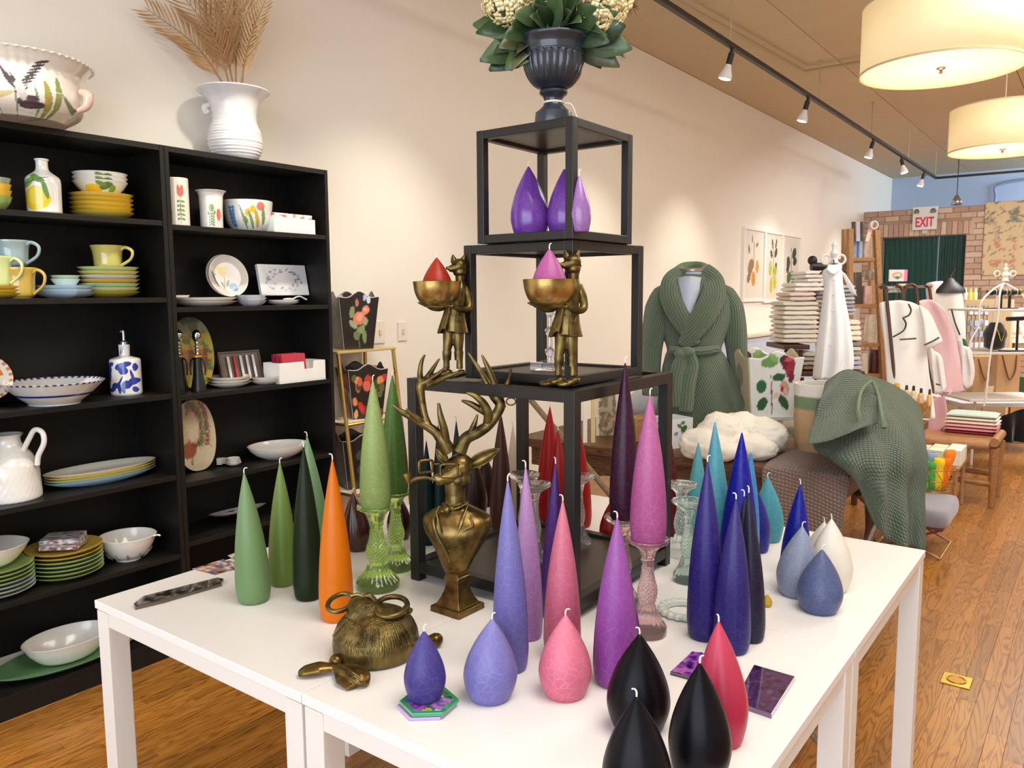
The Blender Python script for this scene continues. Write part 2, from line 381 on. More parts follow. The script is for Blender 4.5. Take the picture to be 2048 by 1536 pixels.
# floor of individual oak strips running away from the window
bm = B(); box(bm, WX-.1, 4.1, -2.7, BY, -.12, -.02); floor = struct(obj('floor', bm, plain('#5d3410', .6), smooth=False))
m_floor = wood('#ae7430', '#83501a', 1.0, .3, 1, True)
def board_mesh(bm, x0, x1, y0, y1, tone, lay):
    e = .0012; n0 = len(bm.faces)
    vs = [bm.verts.new(q) for q in ((x0, y0, -.02), (x1, y0, -.02), (x1, y1, -.02), (x0, y1, -.02), (x0, y0, -e), (x1, y0, -e), (x1, y1, -e), (x0, y1, -e),
          (x0+e, y0+e, 0), (x1-e, y0+e, 0), (x1-e, y1-e, 0), (x0+e, y1-e, 0))]
    for v in vs: v[lay] = (*tone, 1)
    for f in ((0, 1, 5, 4), (1, 2, 6, 5), (2, 3, 7, 6), (3, 0, 4, 7), (4, 5, 9, 8), (5, 6, 10, 9), (6, 7, 11, 10), (7, 4, 8, 11), (8, 9, 10, 11)): bm.faces.new([vs[i] for i in f])
boards = []; x = WX
rb = random.Random(3)
while x < 4.0:
    y = -2.6-rb.random()*.7
    while y < BY:
        ln = rb.uniform(.35, 1.15); y1 = min(y+ln, BY); y0 = max(y, -2.6)
        if y1 > y0+.02:
            c = Vector((x+.0285, (y0+y1)/2, 0)); d = dep(c); vis = 0
            if d > .5:
                v = c-CAM; px_, py_ = 1024+FPX*v.dot(RT)/d, 768-FPX*v.dot(UP)/d
                if (-80 < px_ < 690 and 1230 < py_ < 1660) or (1690 < px_ < 2110 and 900 < py_ < 1640): vis = .057*(y1-y0)/d**2.5
            boards.append((vis, x, y0, y1, (rb.random(), rb.random(), rb.random())))
        y += ln
    x += .057
boards.sort(key=lambda t: -t[0])
for i, (vis, x, y0, y1, tn) in enumerate(boards[:290]):
    bm = B(); lay = bm.verts.layers.float_color.new('Col'); board_mesh(bm, x, x+.0568, y0, y1-.0004, tn, lay); obj('floorboard', bm, m_floor, floor, smooth=False)
bm = B(); lay = bm.verts.layers.float_color.new('Col')
for vis, x, y0, y1, tn in boards[290:]: board_mesh(bm, x, x+.0568, y0, y1-.0004, tn, lay)
o = obj('floorboards', bm, m_floor, floor, smooth=False); o['kind'] = 'stuff'
# ceiling of wide fibre panels
bm = B(); box(bm, WX-.1, 4.1, -2.7, BY, CZ+.012, CZ+.1); ceil = struct(obj('ceiling', bm, plain('#9a8568', .9), smooth=False))
for i in range(6):
    for j in range(16):
        x0, y0 = WX+i*1.22, -2.6+j*1.16
        bm = B(); box(bm, x0+.003, min(x0+1.217, 4.0), y0+.003, min(y0+1.157, BY), CZ, CZ+.014)
        obj('ceiling_panel', bm, plain('#c9b89a', .85, var=.05, scale=5, bump=.15, bscale=60), ceil, smooth=False, bev=.004)
# brick wall with curtained doorway
bm = B()
DX0, DX1, DZ, BT = -2.97, -1.80, 2.32, 2.74
box(bm, WX, DX0, BRY+.012, BRY+.25, 0, BT); box(bm, DX1, 4.0, BRY+.012, BRY+.25, 0, BT); box(bm, DX0, DX1, BRY+.012, BRY+.25, DZ, BT)
brick = struct(obj('wall_brick', bm, plain('#a8937f', .95, bump=.4), smooth=False))
bmats = [plain(c, .9, var=.18, scale=25, bump=.5, bscale=90) for c in ('#c4a490', '#ccae9a', '#b8978a', '#d8c0ae', '#b09688', '#ccb4a2')]
rest = B(); cnt = 0
def one_brick(x0, x1, z0, z1):
    global cnt
    if x1-x0 < .02: return
    d = rb.uniform(0, .008)
    if x0 < -.85 and z0 > 1.35 and cnt < 290:
        bm = B(); box(bm, x0, x1, BRY-d, BRY+.02, z0, z1); obj('brick', bm, rb.choice(bmats), brick, smooth=False, bev=.004); cnt += 1
    else: box(rest, x0, x1, BRY-d, BRY+.02, z0, z1)
row = 0; z = BT-.085
while z > -.05:
    x = WX+.004-(row % 2)*.105
    while x < 4.0:
        x0, x1 = max(x, WX+.004), min(x+.2, 4.0)
        z0, z1 = max(z, 0), z+.074
        if z0 < DZ+.205 and x1 > DX0-.06 and x0 < DX1+.06:
            lo, hi = (DX0-.06, DX1+.06) if z0 > DZ-.05 else (DX0, DX1)
            if x0 < lo: one_brick(x0, lo-.008, z0, z1)
            if x1 > hi: one_brick(hi+.008, x1, z0, z1)
        else: one_brick(x0, x1, z0, z1)
        x += .212
    z -= .085; row += 1
x = DX0-.06
while x < DX1+.05:
    one_brick(x, x+.066, DZ+.008, DZ+.2); x += .0745
o = obj('bricks', rest, bmats[0], brick, smooth=False); o['kind'] = 'stuff'
# curtain in the doorway: two wavy panels
for k, (xa, xb) in enumerate(((DX0+.01, DX0+.78), (DX0+.80, DX1-.01))):
    bm = B(); rows = []
    for z in (DZ-.01, 1.6, .8, .03):
        rows.append([Vector((xa+(xb-xa)*i/36, BRY+.12+.022*math.sin(i*1.75+.3*z)*(1+.2*math.sin(i)), z)) for i in range(37)])
    loft(bm, rows, 2, 2)
    tag(obj('door_curtain', bm, plain('#0f4a45', .8, sheen=.3), solid=.004), ('wide left' if k == 0 else 'narrow right')+' panel of dark green curtain filling the brick doorway', 'curtain', 'green curtains in the doorway')
# pale wainscot trim behind the prints: white board on the left wall, bluish light put into its colour
# ------------------------------------------------------------------ track light
def zat(P, y):                     # height on the vertical through P that projects to pixel row y
    a, b = -2.0, 6.0
    for _ in range(40):
        m = (a+b)/2; v = Vector((P[0], P[1], m))-CAM
        if 768-FPX*v.dot(UP)/v.dot(FWD) > y: a = m
        else: b = m
    return (a+b)/2
TZ = 3.12; TXX = -2.005*(TZ-1.46)/1.54
m_blk = plain('#1b1a19', .45)
TY1 = PZ(1870, 357, TZ).y
trk = thing('track_light', 'long black ceiling track with bulbs running beside the cream wall', 'light', (TXX, 5.0, TZ))
bm = B(); box(bm, TXX-.018, TXX+.018, -1.5, TY1, TZ-.012, TZ+.02); obj('rail', bm, m_blk, trk, smooth=False, bev=.003)
bm = B(); box(bm, TXX, 3.9, TY1-.018, TY1+.018, TZ-.01, TZ+.02); obj('cross_rail', bm, m_blk, trk, smooth=False)
for yy in (-.4, 1.9, PZ(1467, 90, TZ).y, PZ(1640, 205, TZ).y, PZ(1752, 272, TZ).y, PZ(1820, 320, TZ).y, TY1-.1):
    bm = B(); tube(bm, [(TXX, yy, TZ+.02), (TXX, yy, CZ)], [.006, .006], 8, 1); lathe(bm, (TXX, yy, CZ-.012), [(.02, 0), (.02, .012)], 12); obj('hanging_rod', bm, plain('#b9a98e', .4), trk)
m_bulb = glow('#fff4e0', 14, '#f6f2ea')
spots = [(1455, 95, 1443, 152, 1), (1612, 192, 1602, 235, 1), (1752, 275, 1743, 312, 1), (1803, 312, 1812, 336, -1), (1840, 342, 1843, 362, 1)]
heads = [(PZ(a, b, TZ), c, d, s_) for a, b, c, d, s_ in spots]
allheads = [(h[0].y, h[3]) for h in heads]+[(3.2, 1), (2.1, 1), (.9, 1), (-.4, 1), (8.6, 1), (10.4, 1)]
for i, (yy, sg) in enumerate(allheads):
    if i >= 9: continue
    base = Vector((TXX, yy, TZ-.012)); aim = Vector((-.26*sg, -.05, -1)).normalized()
    hd = obj('lamp_holder', tube(tube(B(), [base, base-Vector((0, 0, .035))], [.012, .012], 10, 1), [base-Vector((0, 0, .03)), base-Vector((0, 0, .03))+aim*.075], [.021, .021], 14, 1), m_blk, trk)
    q = Vector((0, 0, -1)).rotation_difference(aim); p0 = base-Vector((0, 0, .03))+aim*.07
    bm = lathe(B(), (0, 0, 0), [(.018, 0), (.022, -.02), (.044, -.075), (.047, -.09), (.040, -.10)], 24, close=False)
    bm.transform(Matrix.Translation(p0) @ q.to_matrix().to_4x4()); obj('bulb', bm, plain('#e9e9ee', .25, coat=.4), trk)
    bm = lathe(B(), (0, 0, 0), [(.0, -.106), (.03, -.104), (.042, -.097)], 24, close=False)
    bm.transform(Matrix.Translation(p0) @ q.to_matrix().to_4x4()); obj('bulb_face', bm, m_bulb, trk)
    l = bpy.data.lights.new('spot', 'SPOT'); l.energy = 62; l.color = (1, .93, .80); l.spot_size = math.radians(82); l.spot_blend = .9; l.shadow_soft_size = .045
    so = bpy.data.objects.new('spot', l); C.objects.link(so); so.location = p0+aim*.125; so.rotation_euler = (aim+Vector((-.22*sg, 0, 0))).to_track_quat('-Z', 'Y').to_euler(); so.parent = trk; so.location -= Vector(trk.location)
# conduits on the ceiling
for pts, nm in (([(1240, -60), (1610, 143)], 0), ([(1610, 143), (1745, 118)], 1)):
    A_, B_ = (PZ(x, y, CZ-.05) for x, y in pts)
    if nm == 1: B_ = Vector((3.9, A_.y, A_.z))
    tag(obj('conduit_pipe', tube(B(), [A_, B_], [.014, .014], 10, 1), plain('#b7a384', .5)), ('ceiling conduit running lengthwise above the track light' if nm == 0 else 'short ceiling conduit crossing toward the big drum pendant'), 'pipe')
# ------------------------------------------------------------------ drum pendants
m_shade = glow('#ffdc9a', .40, '#f3e3bd'); m_rim = plain('#d9c8a4', .7); m_dif = glow('#ffe2b0', .62, '#f0e4cc')
for k, (x, y, d, lab) in enumerate(((1882, 140, 4.05, 'large cream drum pendant nearest the camera at top right'), (2005, 301, 6.26, 'farther cream drum pendant cut off by the right edge'))):
    c = S(x, y, d); r = .378; h = .325
    t = thing('drum_pendant', lab, 'lamp', c, 'drum pendant lamps')
    obj('shade', lathe(B(), c, [(r, 0), (r, h)], 96, close=False), m_shade, t, solid=.004)
    for z_ in (0, h): obj('shade_rim', lathe(B(), c+Vector((0, 0, z_)), [(r-.004, -.005), (r+.004, -.005), (r+.004, .005), (r-.004, .005), (r-.004, -.005)], 96, close=False), m_rim, t)
    for a in (.55, 2.2, 4.4): obj('seam', tube(B(), [c+Vector((r*math.cos(a+YAWR-PI/2), r*math.sin(a+YAWR-PI/2), 0)), c+Vector((r*math.cos(a+YAWR-PI/2), r*math.sin(a+YAWR-PI/2), h))], [.0035]*2, 6, 1), m_rim, t)
    obj('diffuser', lathe(B(), c, [(0, .012), (r-.006, .012), (r-.006, .016), (0, .016)], 64, close=False), m_dif, t)
    obj('finial', ell(lathe(B(), c, [(.022, .006), (.022, .010), (.006, -.004), (0, -.006)], 20), c-Vector((0, 0, .012)), .009), plain('#8a8378', .3, metal=.8), t)
    obj('hanging_cord', tube(B(), [c+Vector((0, 0, h*.9)), Vector((c.x, c.y, CZ))], [.004]*2, 8, 1), plain('#e8dcc4', .5), t)
    l = bpy.data.lights.new('pendant_glow', 'POINT'); l.energy = 14; l.color = (1, .82, .55); l.shadow_soft_size = .25
    lo = bpy.data.objects.new('pendant_glow', l); C.objects.link(lo); lo.parent = t; lo.location = (0, 0, -.35)
# small metal pendant near the back wall
c = PY(1913, 410, 12.6); t = thing('metal_pendant', 'small silver cone pendant hanging before the blue back wall', 'lamp', c)
obj('lamp_shade', lathe(B(), c, [(.065, 0), (.06, .06), (.03, .11), (.02, .13)], 24, close=False), plain('#a9acb0', .25, metal=.9), t, solid=.003)
obj('hanging_cord', tube(B(), [c+Vector((0, 0, .13)), Vector((c.x, c.y, CZ))], [.006]*2, 6, 1), m_blk, t)
pa = PY(1985, 480, BY-.1); tag(obj('wall_conduit', tube(B(), [(pa.x, BY-.04, 2.4), (pa.x, BY-.04, 3.0), (pa.x+.12, BY-.04, 3.25), (pa.x+1.4, BY-.04, 3.30)], .022, 8), plain('#8d9cb4', .5)), 'painted conduit bending up the blue back wall', 'pipe')
# exit sign
sg = PY(1850, 438, BRY-.06)
t = thing('exit_sign', 'white EXIT sign with red letters and two lamps above brick doorway', 'sign', sg)
bm = B(); box(bm, sg.x-.17, sg.x+.17, BRY-.09, BRY-.03, sg.z-.165, sg.z+.185); obj('sign_box', bm, plain('#e4e9ea', .5), t, smooth=False, bev=.008)
bm = B(); box(bm, sg.x-.035, sg.x+.035, BRY-.03, BRY+.01, sg.z-.22, sg.z-.14); obj('bracket', bm, plain('#c9d3cc', .5), t, smooth=False)
for s_ in (-1, 1):
    lc = Vector((sg.x+s_*.115, BRY-.10, sg.z+.12)); obj('sign_lamp', ell(lathe(B(), lc, [(.035, -.035), (.04, 0), (.02, .03)], 16), lc+Vector((0, -.01, -.005)), (.03, .012, .03)), plain('#7d8078', .3, metal=.5), t)
cu = bpy.data.curves.new('exit', 'FONT'); cu.body = 'EXIT'; cu.size = .205; cu.extrude = .004; cu.align_x = 'CENTER'; cu.align_y = 'CENTER'; cu.offset = .004
to = bpy.data.objects.new('tmp', cu); C.objects.link(to); bpy.context.view_layer.update()
me = bpy.data.meshes.new_from_object(to.evaluated_get(bpy.context.evaluated_depsgraph_get())); bpy.data.objects.remove(to)
me.transform(Matrix.Translation((sg.x, BRY-.094, sg.z-.055)) @ Matrix.Rotation(PI/2, 4, 'X') @ Matrix.Diagonal((.62, 1, 1, 1)))
obj('lettering', me, plain('#e0304a', .5), t, smooth=False)
# tapestry
A_, B_ = PY(1971, 405, BRY-.03), PY(1967, 551, BRY-.03)
def tapcol(p):
    u, v = (p.x-A_.x), (p.z-B_.z)/(A_.z-B_.z); n1 = noise.noise(Vector((u*9, v*9, 1))); n2 = noise.noise(Vector((u*22, v*30, 5)))
    base = hx('#e2cda4')
    if v > .72 and n1 > .1: return hx('#7f9284') if n2 > 0 else hx('#c9a79a')
    if n1 > .22 and n2 > -.1: return hx('#d39a86') if v < .5 else hx('#cdb8a4')
    if abs(noise.noise(Vector((u*5+3, v*6, 9)))) < .035: return hx('#9a8a72')
    return base
bm = B(); rows = [[Vector((A_.x+1.3*i/60, BRY-.03+.006*math.sin(i*.5), B_.z+(A_.z-B_.z)*j/50)) for i in range(61)] for j in range(51)]
loft(bm, rows, 1, 1); o = tag(obj('tapestry', bm, attrmat(.9, 0), solid=.006), 'cream floral wall hanging on the brick wall at right edge', 'tapestry'); paint(o, tapcol)
# light switches on the wall
for px0, px1, y0, y1, lab in ((745, 769, 640, 688, 'pale thermostat plate on the wall beside the black rose planter'), (794, 813, 642, 683, 'white single light switch plate on cream wall')):
    a, b = PX(px0, y0, WX), PX(px1, y1, WX); ym, zm = (a.y+b.y)/2, (a.z+b.z)/2; hy, hz_ = abs(b.y-a.y)/2, abs(a.z-b.z)/2-.006
    t = thing('switch_plate', lab, 'switch', (WX, ym, zm)); bm = B(); box(bm, WX, WX+.009, ym-hy, ym+hy, zm-hz_, zm+hz_); obj('plate', bm, plain('#ece5d6', .35), t, smooth=False, bev=.003)
    bm = B(); box(bm, WX+.009, WX+.02, ym-.007, ym+.007, zm-.014, zm+.014); obj('toggle', bm, plain('#d9d1c0', .35), t, smooth=False, bev=.002)
# brass floor outlet
p = PZ(1913, 1362, 0); t = thing('floor_outlet', 'square brass floor outlet cover set in the wood floor', 'outlet', p)
bm = B(); box(bm, p.x-.05, p.x+.05, p.y-.05, p.y+.05, 0, .005); obj('cover_plate', bm, plain('#d8b45a', .25, metal=.9), t, smooth=False, bev=.003)
obj('round_cap', lathe(B(), p, [(.034, .005), (.034, .008), (.028, .008), (.026, .006), (0, .006)], 32), plain('#b8923c', .3, metal=.9), t)
# ------------------------------------------------------------------ white tables
XS, YS, TT = (-1.905, -1.1376, -.370), (.876, 1.657, 2.435), .74
m_white = plain('#ece8e4', .32, var=.01); m_edge = plain('#e6e0d8', .4, var=.01)
for i in range(2):
    for j in range(2):
        x0, x1, y0, y1 = XS[i]+.001, XS[i+1]-.001, YS[j]+.001, YS[j+1]-.001
        lab = [['white square table at front left under the brass animal sculpture', 'white square table at back left under the green candles'], ['white square table nearest the camera under the black candles', 'white square table at back right under the blue and white candles']][i][j]
        t = thing('display_table', lab, 'table', ((x0+x1)/2, (y0+y1)/2, 0), 'white tables pushed together')
        bm = B(); box(bm, x0, x1, y0, y1, TT-.02, TT); obj('tabletop', bm, m_white, t, smooth=False, bev=.0015)
        for (xa, xb, ya, yb) in ((x0+.01, x1-.01, y0+.006, y0+.024), (x0+.01, x1-.01, y1-.024, y1-.006), (x0+.006, x0+.024, y0+.01, y1-.01), (x1-.024, x1-.006, y0+.01, y1-.01)):
            bm = B(); box(bm, xa, xb, ya, yb, TT-.058, TT-.0225); obj('apron', bm, m_edge, t, smooth=False, bev=.001)
        for sx in (0, 1):
            for sy in (0, 1):
                lx = x0+.003 if not sx else x1-.053; ly = y0+.003 if not sy else y1-.053
                bm = B(); box(bm, lx, lx+.05, ly, ly+.05, 0, TT-.024); obj('leg', bm, m_edge, t, smooth=False, bev=.002)
# ------------------------------------------------------------------ tower of three open black cubes
m_cube = plain('#15120f', .40, var=.1, scale=8, bump=.12, bscale=60); m_pan = plain('#2c2722', .36, var=.08)
CUB = []
def cube(fx, fy, a, s, H, z, th, lab, foot):
    u = Vector((math.sin(a), math.cos(a), 0)); v = Vector((-math.cos(a), math.sin(a), 0)); F = Vector((fx, fy, z)); Z_ = Vector((0, 0, 1)); hh = th/2
    t = thing('display_cube', lab, 'stand', F+(u+v)*s/2, 'stacked open black cubes')
    for p_, q_ in ((0, 0), (1, 0), (0, 1), (1, 1)):
        c = F+u*(hh+p_*(s-th))+v*(hh+q_*(s-th))+Z_*(H/2); obj('post', obox(B(), c, u, v, Z_, hh, hh, H/2), m_cube, t, smooth=False, bev=.0015)
    for zz in (foot+hh, H-hh):
        for p_ in (0, 1):
            c = F+u*(s/2)+v*(hh+p_*(s-th))+Z_*zz; obj('rail', obox(B(), c, u, v, Z_, s/2-th, hh-.0006, hh-.0004), m_cube, t, smooth=False, bev=.0015)
            c = F+v*(s/2)+u*(hh+p_*(s-th))+Z_*zz; obj('rail', obox(B(), c, v, u, Z_, s/2-th, hh-.0006, hh-.0004), m_cube, t, smooth=False, bev=.0015)
    for zz, nm in ((foot+th*.55, 'bottom_panel'), (H-th*.45, 'top_panel')):
        obj(nm, obox(B(), F+(u+v)*s/2+Z_*zz, u, v, Z_, s/2-th, s/2-th, .004), m_pan, t, smooth=False)
    CUB.append((F, u, v, s, H, z+foot+th*.55+.004)); return t
cube(-.898, 1.426, -.008, .488, .516, TT, .028, 'largest black open cube forming the base of the candle tower', .022)
cube(-.945, 1.492, .024, .317, .322, TT+.516, .022, 'middle black open cube of the tower holding a crystal candlestick', .0)
cube(-.931, 1.470, .002, .264, .256, TT+.838, .020, 'top black open cube of the tower with purple candles inside', .0)
# ------------------------------------------------------------------ black bookcases along the wall
SX0, SX1 = WX+.004, -2.977
m_bk = plain('#120f0d', .5, spec=.35, var=.15, scale=30, bump=.15, bscale=70); m_bk2 = plain('#0d0b0a', .55, spec=.3, var=.1)
def onfront(x, y): return PX(x, y, SX1).z
SH1 = [onfront(320, 441), onfront(327, 595), onfront(335, 789), onfront(342, 953), onfront(352, 1111), .085]
SH2 = [onfront(653, 470.5), onfront(657, 609.5), onfront(661, 758), onfront(667, 905), onfront(464, 1062), .085]
def bookcase(y0, y1, shelves, lab):
    t = thing('bookcase', lab, 'bookcase', ((SX0+SX1)/2, (y0+y1)/2, 0), 'black bookcases')
    H = 2.043
    for ya in (y0, y1-.018):
        bm = B(); box(bm, SX0, SX1, ya, ya+.018, 0, H); obj('side_panel', bm, m_bk, t, smooth=False, bev=.001)
    bm = B(); box(bm, SX0, SX0+.006, y0+.018, y1-.018, 0, H-.02); obj('back_panel', bm, m_bk2, t, smooth=False)
    bm = B(); box(bm, SX0, SX1-.002, y0+.018, y1-.018, H-.022, H); obj('top_panel', bm, m_bk, t, smooth=False, bev=.001)
    for z in shelves:
        bm = B(); box(bm, SX0+.006, SX1-.003, y0+.018, y1-.018, z-.02, z); obj('shelf', bm, m_bk, t, smooth=False, bev=.001)
    bm = B(); box(bm, SX1-.02, SX1-.004, y0+.018, y1-.018, 0, shelves[-1]-.02); obj('kick_board', bm, m_bk, t, smooth=False)
    return t
bookcase(.925, 1.744, SH1, 'left black bookcase filled with yellow and white ceramics')
bookcase(1.746, 2.557, SH2, 'right black bookcase holding floral vases and rooster platter')
# ------------------------------------------------------------------ candles
def ground(x, yb, z, wpx, rb=1.0):
    """centre on plane z and real radius for a round thing whose near foot shows at (x, yb) and whose width is wpx"""
    P = PZ(x, yb, z); r = wpx/2*dep(P)/FPX
    for _ in range(4):
        Cn = P+HF*r*rb; r = wpx/2*dep(Cn)/FPX
    return P+HF*r*rb, r
def hgt(Cn, y): return zat(Cn, y)-Cn.z
def tallp(R, H):
    p = [(0, 0), (.74*R, 0), (.83*R, .006*H), (.90*R, .02*H), (.935*R, .04*H)]
    for i in range(1, 5): p.append((R*(.935+.065*math.sin(PI/2*i/4)), (.04+.09*i/4)*H))
    for i in range(1, 27):
        t = i/26; p.append((R*max((1-t**2.0)*(1-.10*t)+.025*t, .028), (.13+.87*t)*H))
    return p+[(0, H*1.003)]
def dropp(R, H):
    p = [(0, 0), (.66*R, 0), (.74*R, .008*H), (.80*R, .04*H)]
    for i in range(1, 9): t = i/8; p.append((R*(.80+.20*math.sin(PI/2*t)), (.04+.26*t)*H))
    for i in range(1, 27): t = i/26; p.append((R*max((1-t**1.75)*(1-.06*t)+.03*t, .03), (.30+.70*t)*H))
    return p+[(0, H*1.003)]
m_wick = plain('#e9e2d4', .8)
def wick(bm, top, H, dr):
    a = dr; s_ = H; tube(bm, [top-Vector((0, 0, .003)), top+Vector((0, 0, s_*.5)), top+HR*a*.35*s_+Vector((0, 0, s_*.85)), top+HR*a*s_*.9+Vector((0, 0, s_*(1-.25*abs(a))))], [.0014, .0014, .0012, .001], 6, 4); return bm
def candle(kind, x, yb, w, tx, ty, col, label, z=TT, tip=.35, crack=.35, wk=.013, bend=.4, rough=.38, group='tapered wax candles', C0=None, r0=None):
    if C0 is None: Cn, r = ground(x, yb, z, w, .75 if kind == 'tall' else .6)
    else: Cn, r = C0, r0
    H = hgt(Cn, ty); d = dep(Cn)
    lean = (tx-x)*d/FPX if C0 is None else 0
    t = thing('teardrop_candle' if kind == 'drop' else 'tapered_candle', label, 'candle', Cn, group if kind == 'tall' else 'teardrop wax candles')
    bm = lathe(B(), Cn, tallp(r, H) if kind == 'tall' else dropp(r, H), 44)
    for v in bm.verts:
        q = max(0, (v.co.z-Cn.z)/H); v.co += HR*lean*q**1.3
    obj('wax_body', bm, wax(col, tip, crack, rough), t, angle=50)
    obj('wick', wick(B(), Cn+HR*lean+Vector((0, 0, H)), wk, bend), m_wick, t)
    return Cn, r, H
TALL = [
 (500, 1211, 68, 491, 945, '#82a26c', 'sage green tapered candle at the front of the green row', .3),
 (561, 1175, 56, 563, 925, '#86a04a', 'olive green tapered candle between sage and dark green ones', .3),
 (612, 1204, 60, 612, 893, '#27351c', 'very dark green tapered candle beside the orange one', .05),
 (626, 1122, 58, 617, 872, '#82aa78', 'light green tapered candle half hidden behind the dark green one', .3),
 (668, 1247, 68, 669, 918, '#ff8c00', 'bright orange tapered candle', .0),
 (855, 1092, 32, 855, 880, '#12393a', 'shortest dark teal candle at left inside the tower base', .05),
 (880, 1090, 33, 879, 848, '#123b3c', 'middle dark teal candle behind the deer antlers', .05),
 (915, 1090, 36, 915, 841, '#133e3e', 'rightmost dark teal candle behind the deer antlers', .05),
 (1002, 1062, 45, 1003, 824, '#6a3c2c', 'brown tapered candle inside the tower base behind the deer ear', .1),
 (1028, 1040, 34, 1027, 850, '#ecdcc2', 'cream tapered candle beside the brown one in the tower', .1),
 (1098, 1043, 50, 1101, 813, '#cf1217', 'tall bright red candle left of the front tower post', .05),
 (1119, 1069, 46, 1117, 860, '#d31a1d', 'shorter red candle overlapping the tall red one', .05),
 (1163, 1057, 44, 1160, 860, '#c80f14', 'red candle seen right of the front tower post', .05),
 (1344, 1074, 38, 1340, 872, '#6d0d18', 'dark crimson candle just outside the right tower post', .05),
 (1022, 1349, 72, 1018, 960, '#7d76bd', 'tall lavender blue candle at front centre', .45),
 (1059, 1283, 56, 1053, 932, '#b785be', 'tall pale lilac candle behind the lavender blue one', .45),
 (1108, 1240, 50, 1112, 925, '#5c2488', 'tall deep purple candle behind the pink one', .2),
 (1126, 1325, 75, 1127, 1001, '#dc708c', 'tall salmon pink candle behind the pink teardrop', .4),
 (1235, 1380, 90, 1236, 1035, '#a652ae', 'tall orchid purple candle in front of the pink glass holder', .4),
 (1416, 1285, 72, 1414, 922, '#39298a', 'tall indigo candle at left of the navy group', .3),
 (1470, 1312, 74, 1472, 997, '#392b84', 'indigo candle at the front of the navy group', .35),
 (1507, 1288, 58, 1496, 983, '#262145', 'blackish navy candle at right of the navy group', .2),
 (1493, 1255, 50, 1487, 990, '#2b2650', 'dark navy candle tip peeking between the indigo candles', .2),
 (1483, 1192, 78, 1484, 865, '#0d14b4', 'tall royal blue candle behind the indigo pair', .05),
 (1497, 1125, 50, 1502, 903, '#4aa6e4', 'sky blue candle behind the tall royal blue one', .15),
 (1396, 1075, 44, 1397, 884, '#62b9c4', 'short turquoise candle behind the clear glass holder', .25),
 (1437, 1168, 66, 1429, 843, '#58b0c2', 'tall turquoise candle behind the left indigo one', .35),
 (1596, 1165, 58, 1602, 968, '#0d18ae', 'cobalt blue candle behind the grey blue teardrop', .05),
]
for x, yb, w_, tx, ty, c, lab, tp in TALL: candle('tall', x, yb, w_, tx, ty, c, lab, tip=tp, crack=.05 if ('orange' in lab and 'bright' in lab) or 'very dark' in lab or 'teal' in lab or 'red ' in lab else .35, bend=random.choice((-.6, .5, .7, -.3)))
m_egg = 'brown'
DROP = [
 (713, 1104, 56, 706, 984, '#5b2718', 'glossy brown teardrop candle between orange and green candles', .0),
 (797, 1081, 50, 797, 988, '#4a2015', 'glossy brown teardrop candle behind the green glass holders', .0),
 (952, 1040, 46, 950, 915, '#4e2d20', 'dark brown teardrop candle right behind the deer head', .0),
 (973, 1014, 44, 972, 912, '#3e241b', 'darkest brown teardrop candle at the back behind the deer ear', .0),
 (1222, 1090, 44, 1222, 1004, '#b01315', 'small red teardrop candle behind the pink glass holder', .0),
 (979, 1410, 108, 985, 1238, '#8780c4', 'large lavender blue teardrop candle at the front', .35),
 (1132, 1403, 106, 1133, 1230, '#ec7d97', 'bubblegum pink teardrop candle at the front', .35),
 (1252, 1342, 62, 1252, 1150, '#7f3f9c', 'small violet candle mostly hidden behind the orchid purple one', .2),
 (1282, 1475, 126, 1283, 1268, '#17121a', 'black teardrop candle at the back of the black trio', .0),
 (1280, 1640, 138, 1277, 1393, '#1b171f', 'black teardrop candle at the front left cut by the frame', .0),
 (1408, 1575, 124, 1404, 1326, '#17121c', 'tall black teardrop candle in front of the crimson one', .0),
 (1452, 1498, 104, 1440, 1243, '#df3f64', 'crimson pink teardrop candle behind the black trio', .3),
 (1520, 1107, 52, 1510, 970, '#2c2ea4', 'medium blue teardrop candle behind the navy group', .1),
 (1543, 1086, 58, 1537, 953, '#56b3c6', 'turquoise teardrop candle at the back of the blue group', .2),
 (1650, 1146, 68, 1653, 1044, '#ece5d8', 'left of the two white teardrop candles', .0),
 (1670, 1187, 84, 1668, 1038, '#f0e9dc', 'right of the two white teardrop candles', .0),
 (1603, 1198, 84, 1609, 1053, '#99a2bb', 'pale grey blue teardrop candle beside the white ones', .2),
 (1648, 1231, 88, 1650, 1099, '#66719c', 'slate blue teardrop candle in front at the right', .15),
 (1536, 1215, 20, 1536, 1188, '#e6bd45', 'tiny yellow wax candle peeking behind the navy group', .0),
]
for x, yb, w_, tx, ty, c, lab, tp in DROP: candle('drop', x, yb, w_, tx, ty, c, lab, tip=tp, rough=.22 if 'glossy' in lab else .36, crack=.0 if 'white teardrop' in lab else .05 if 'black' in lab or 'brown' in lab else .35, bend=random.choice((-.6, .5, .7, -.3)), wk=.006 if 'tiny' in lab else .013)
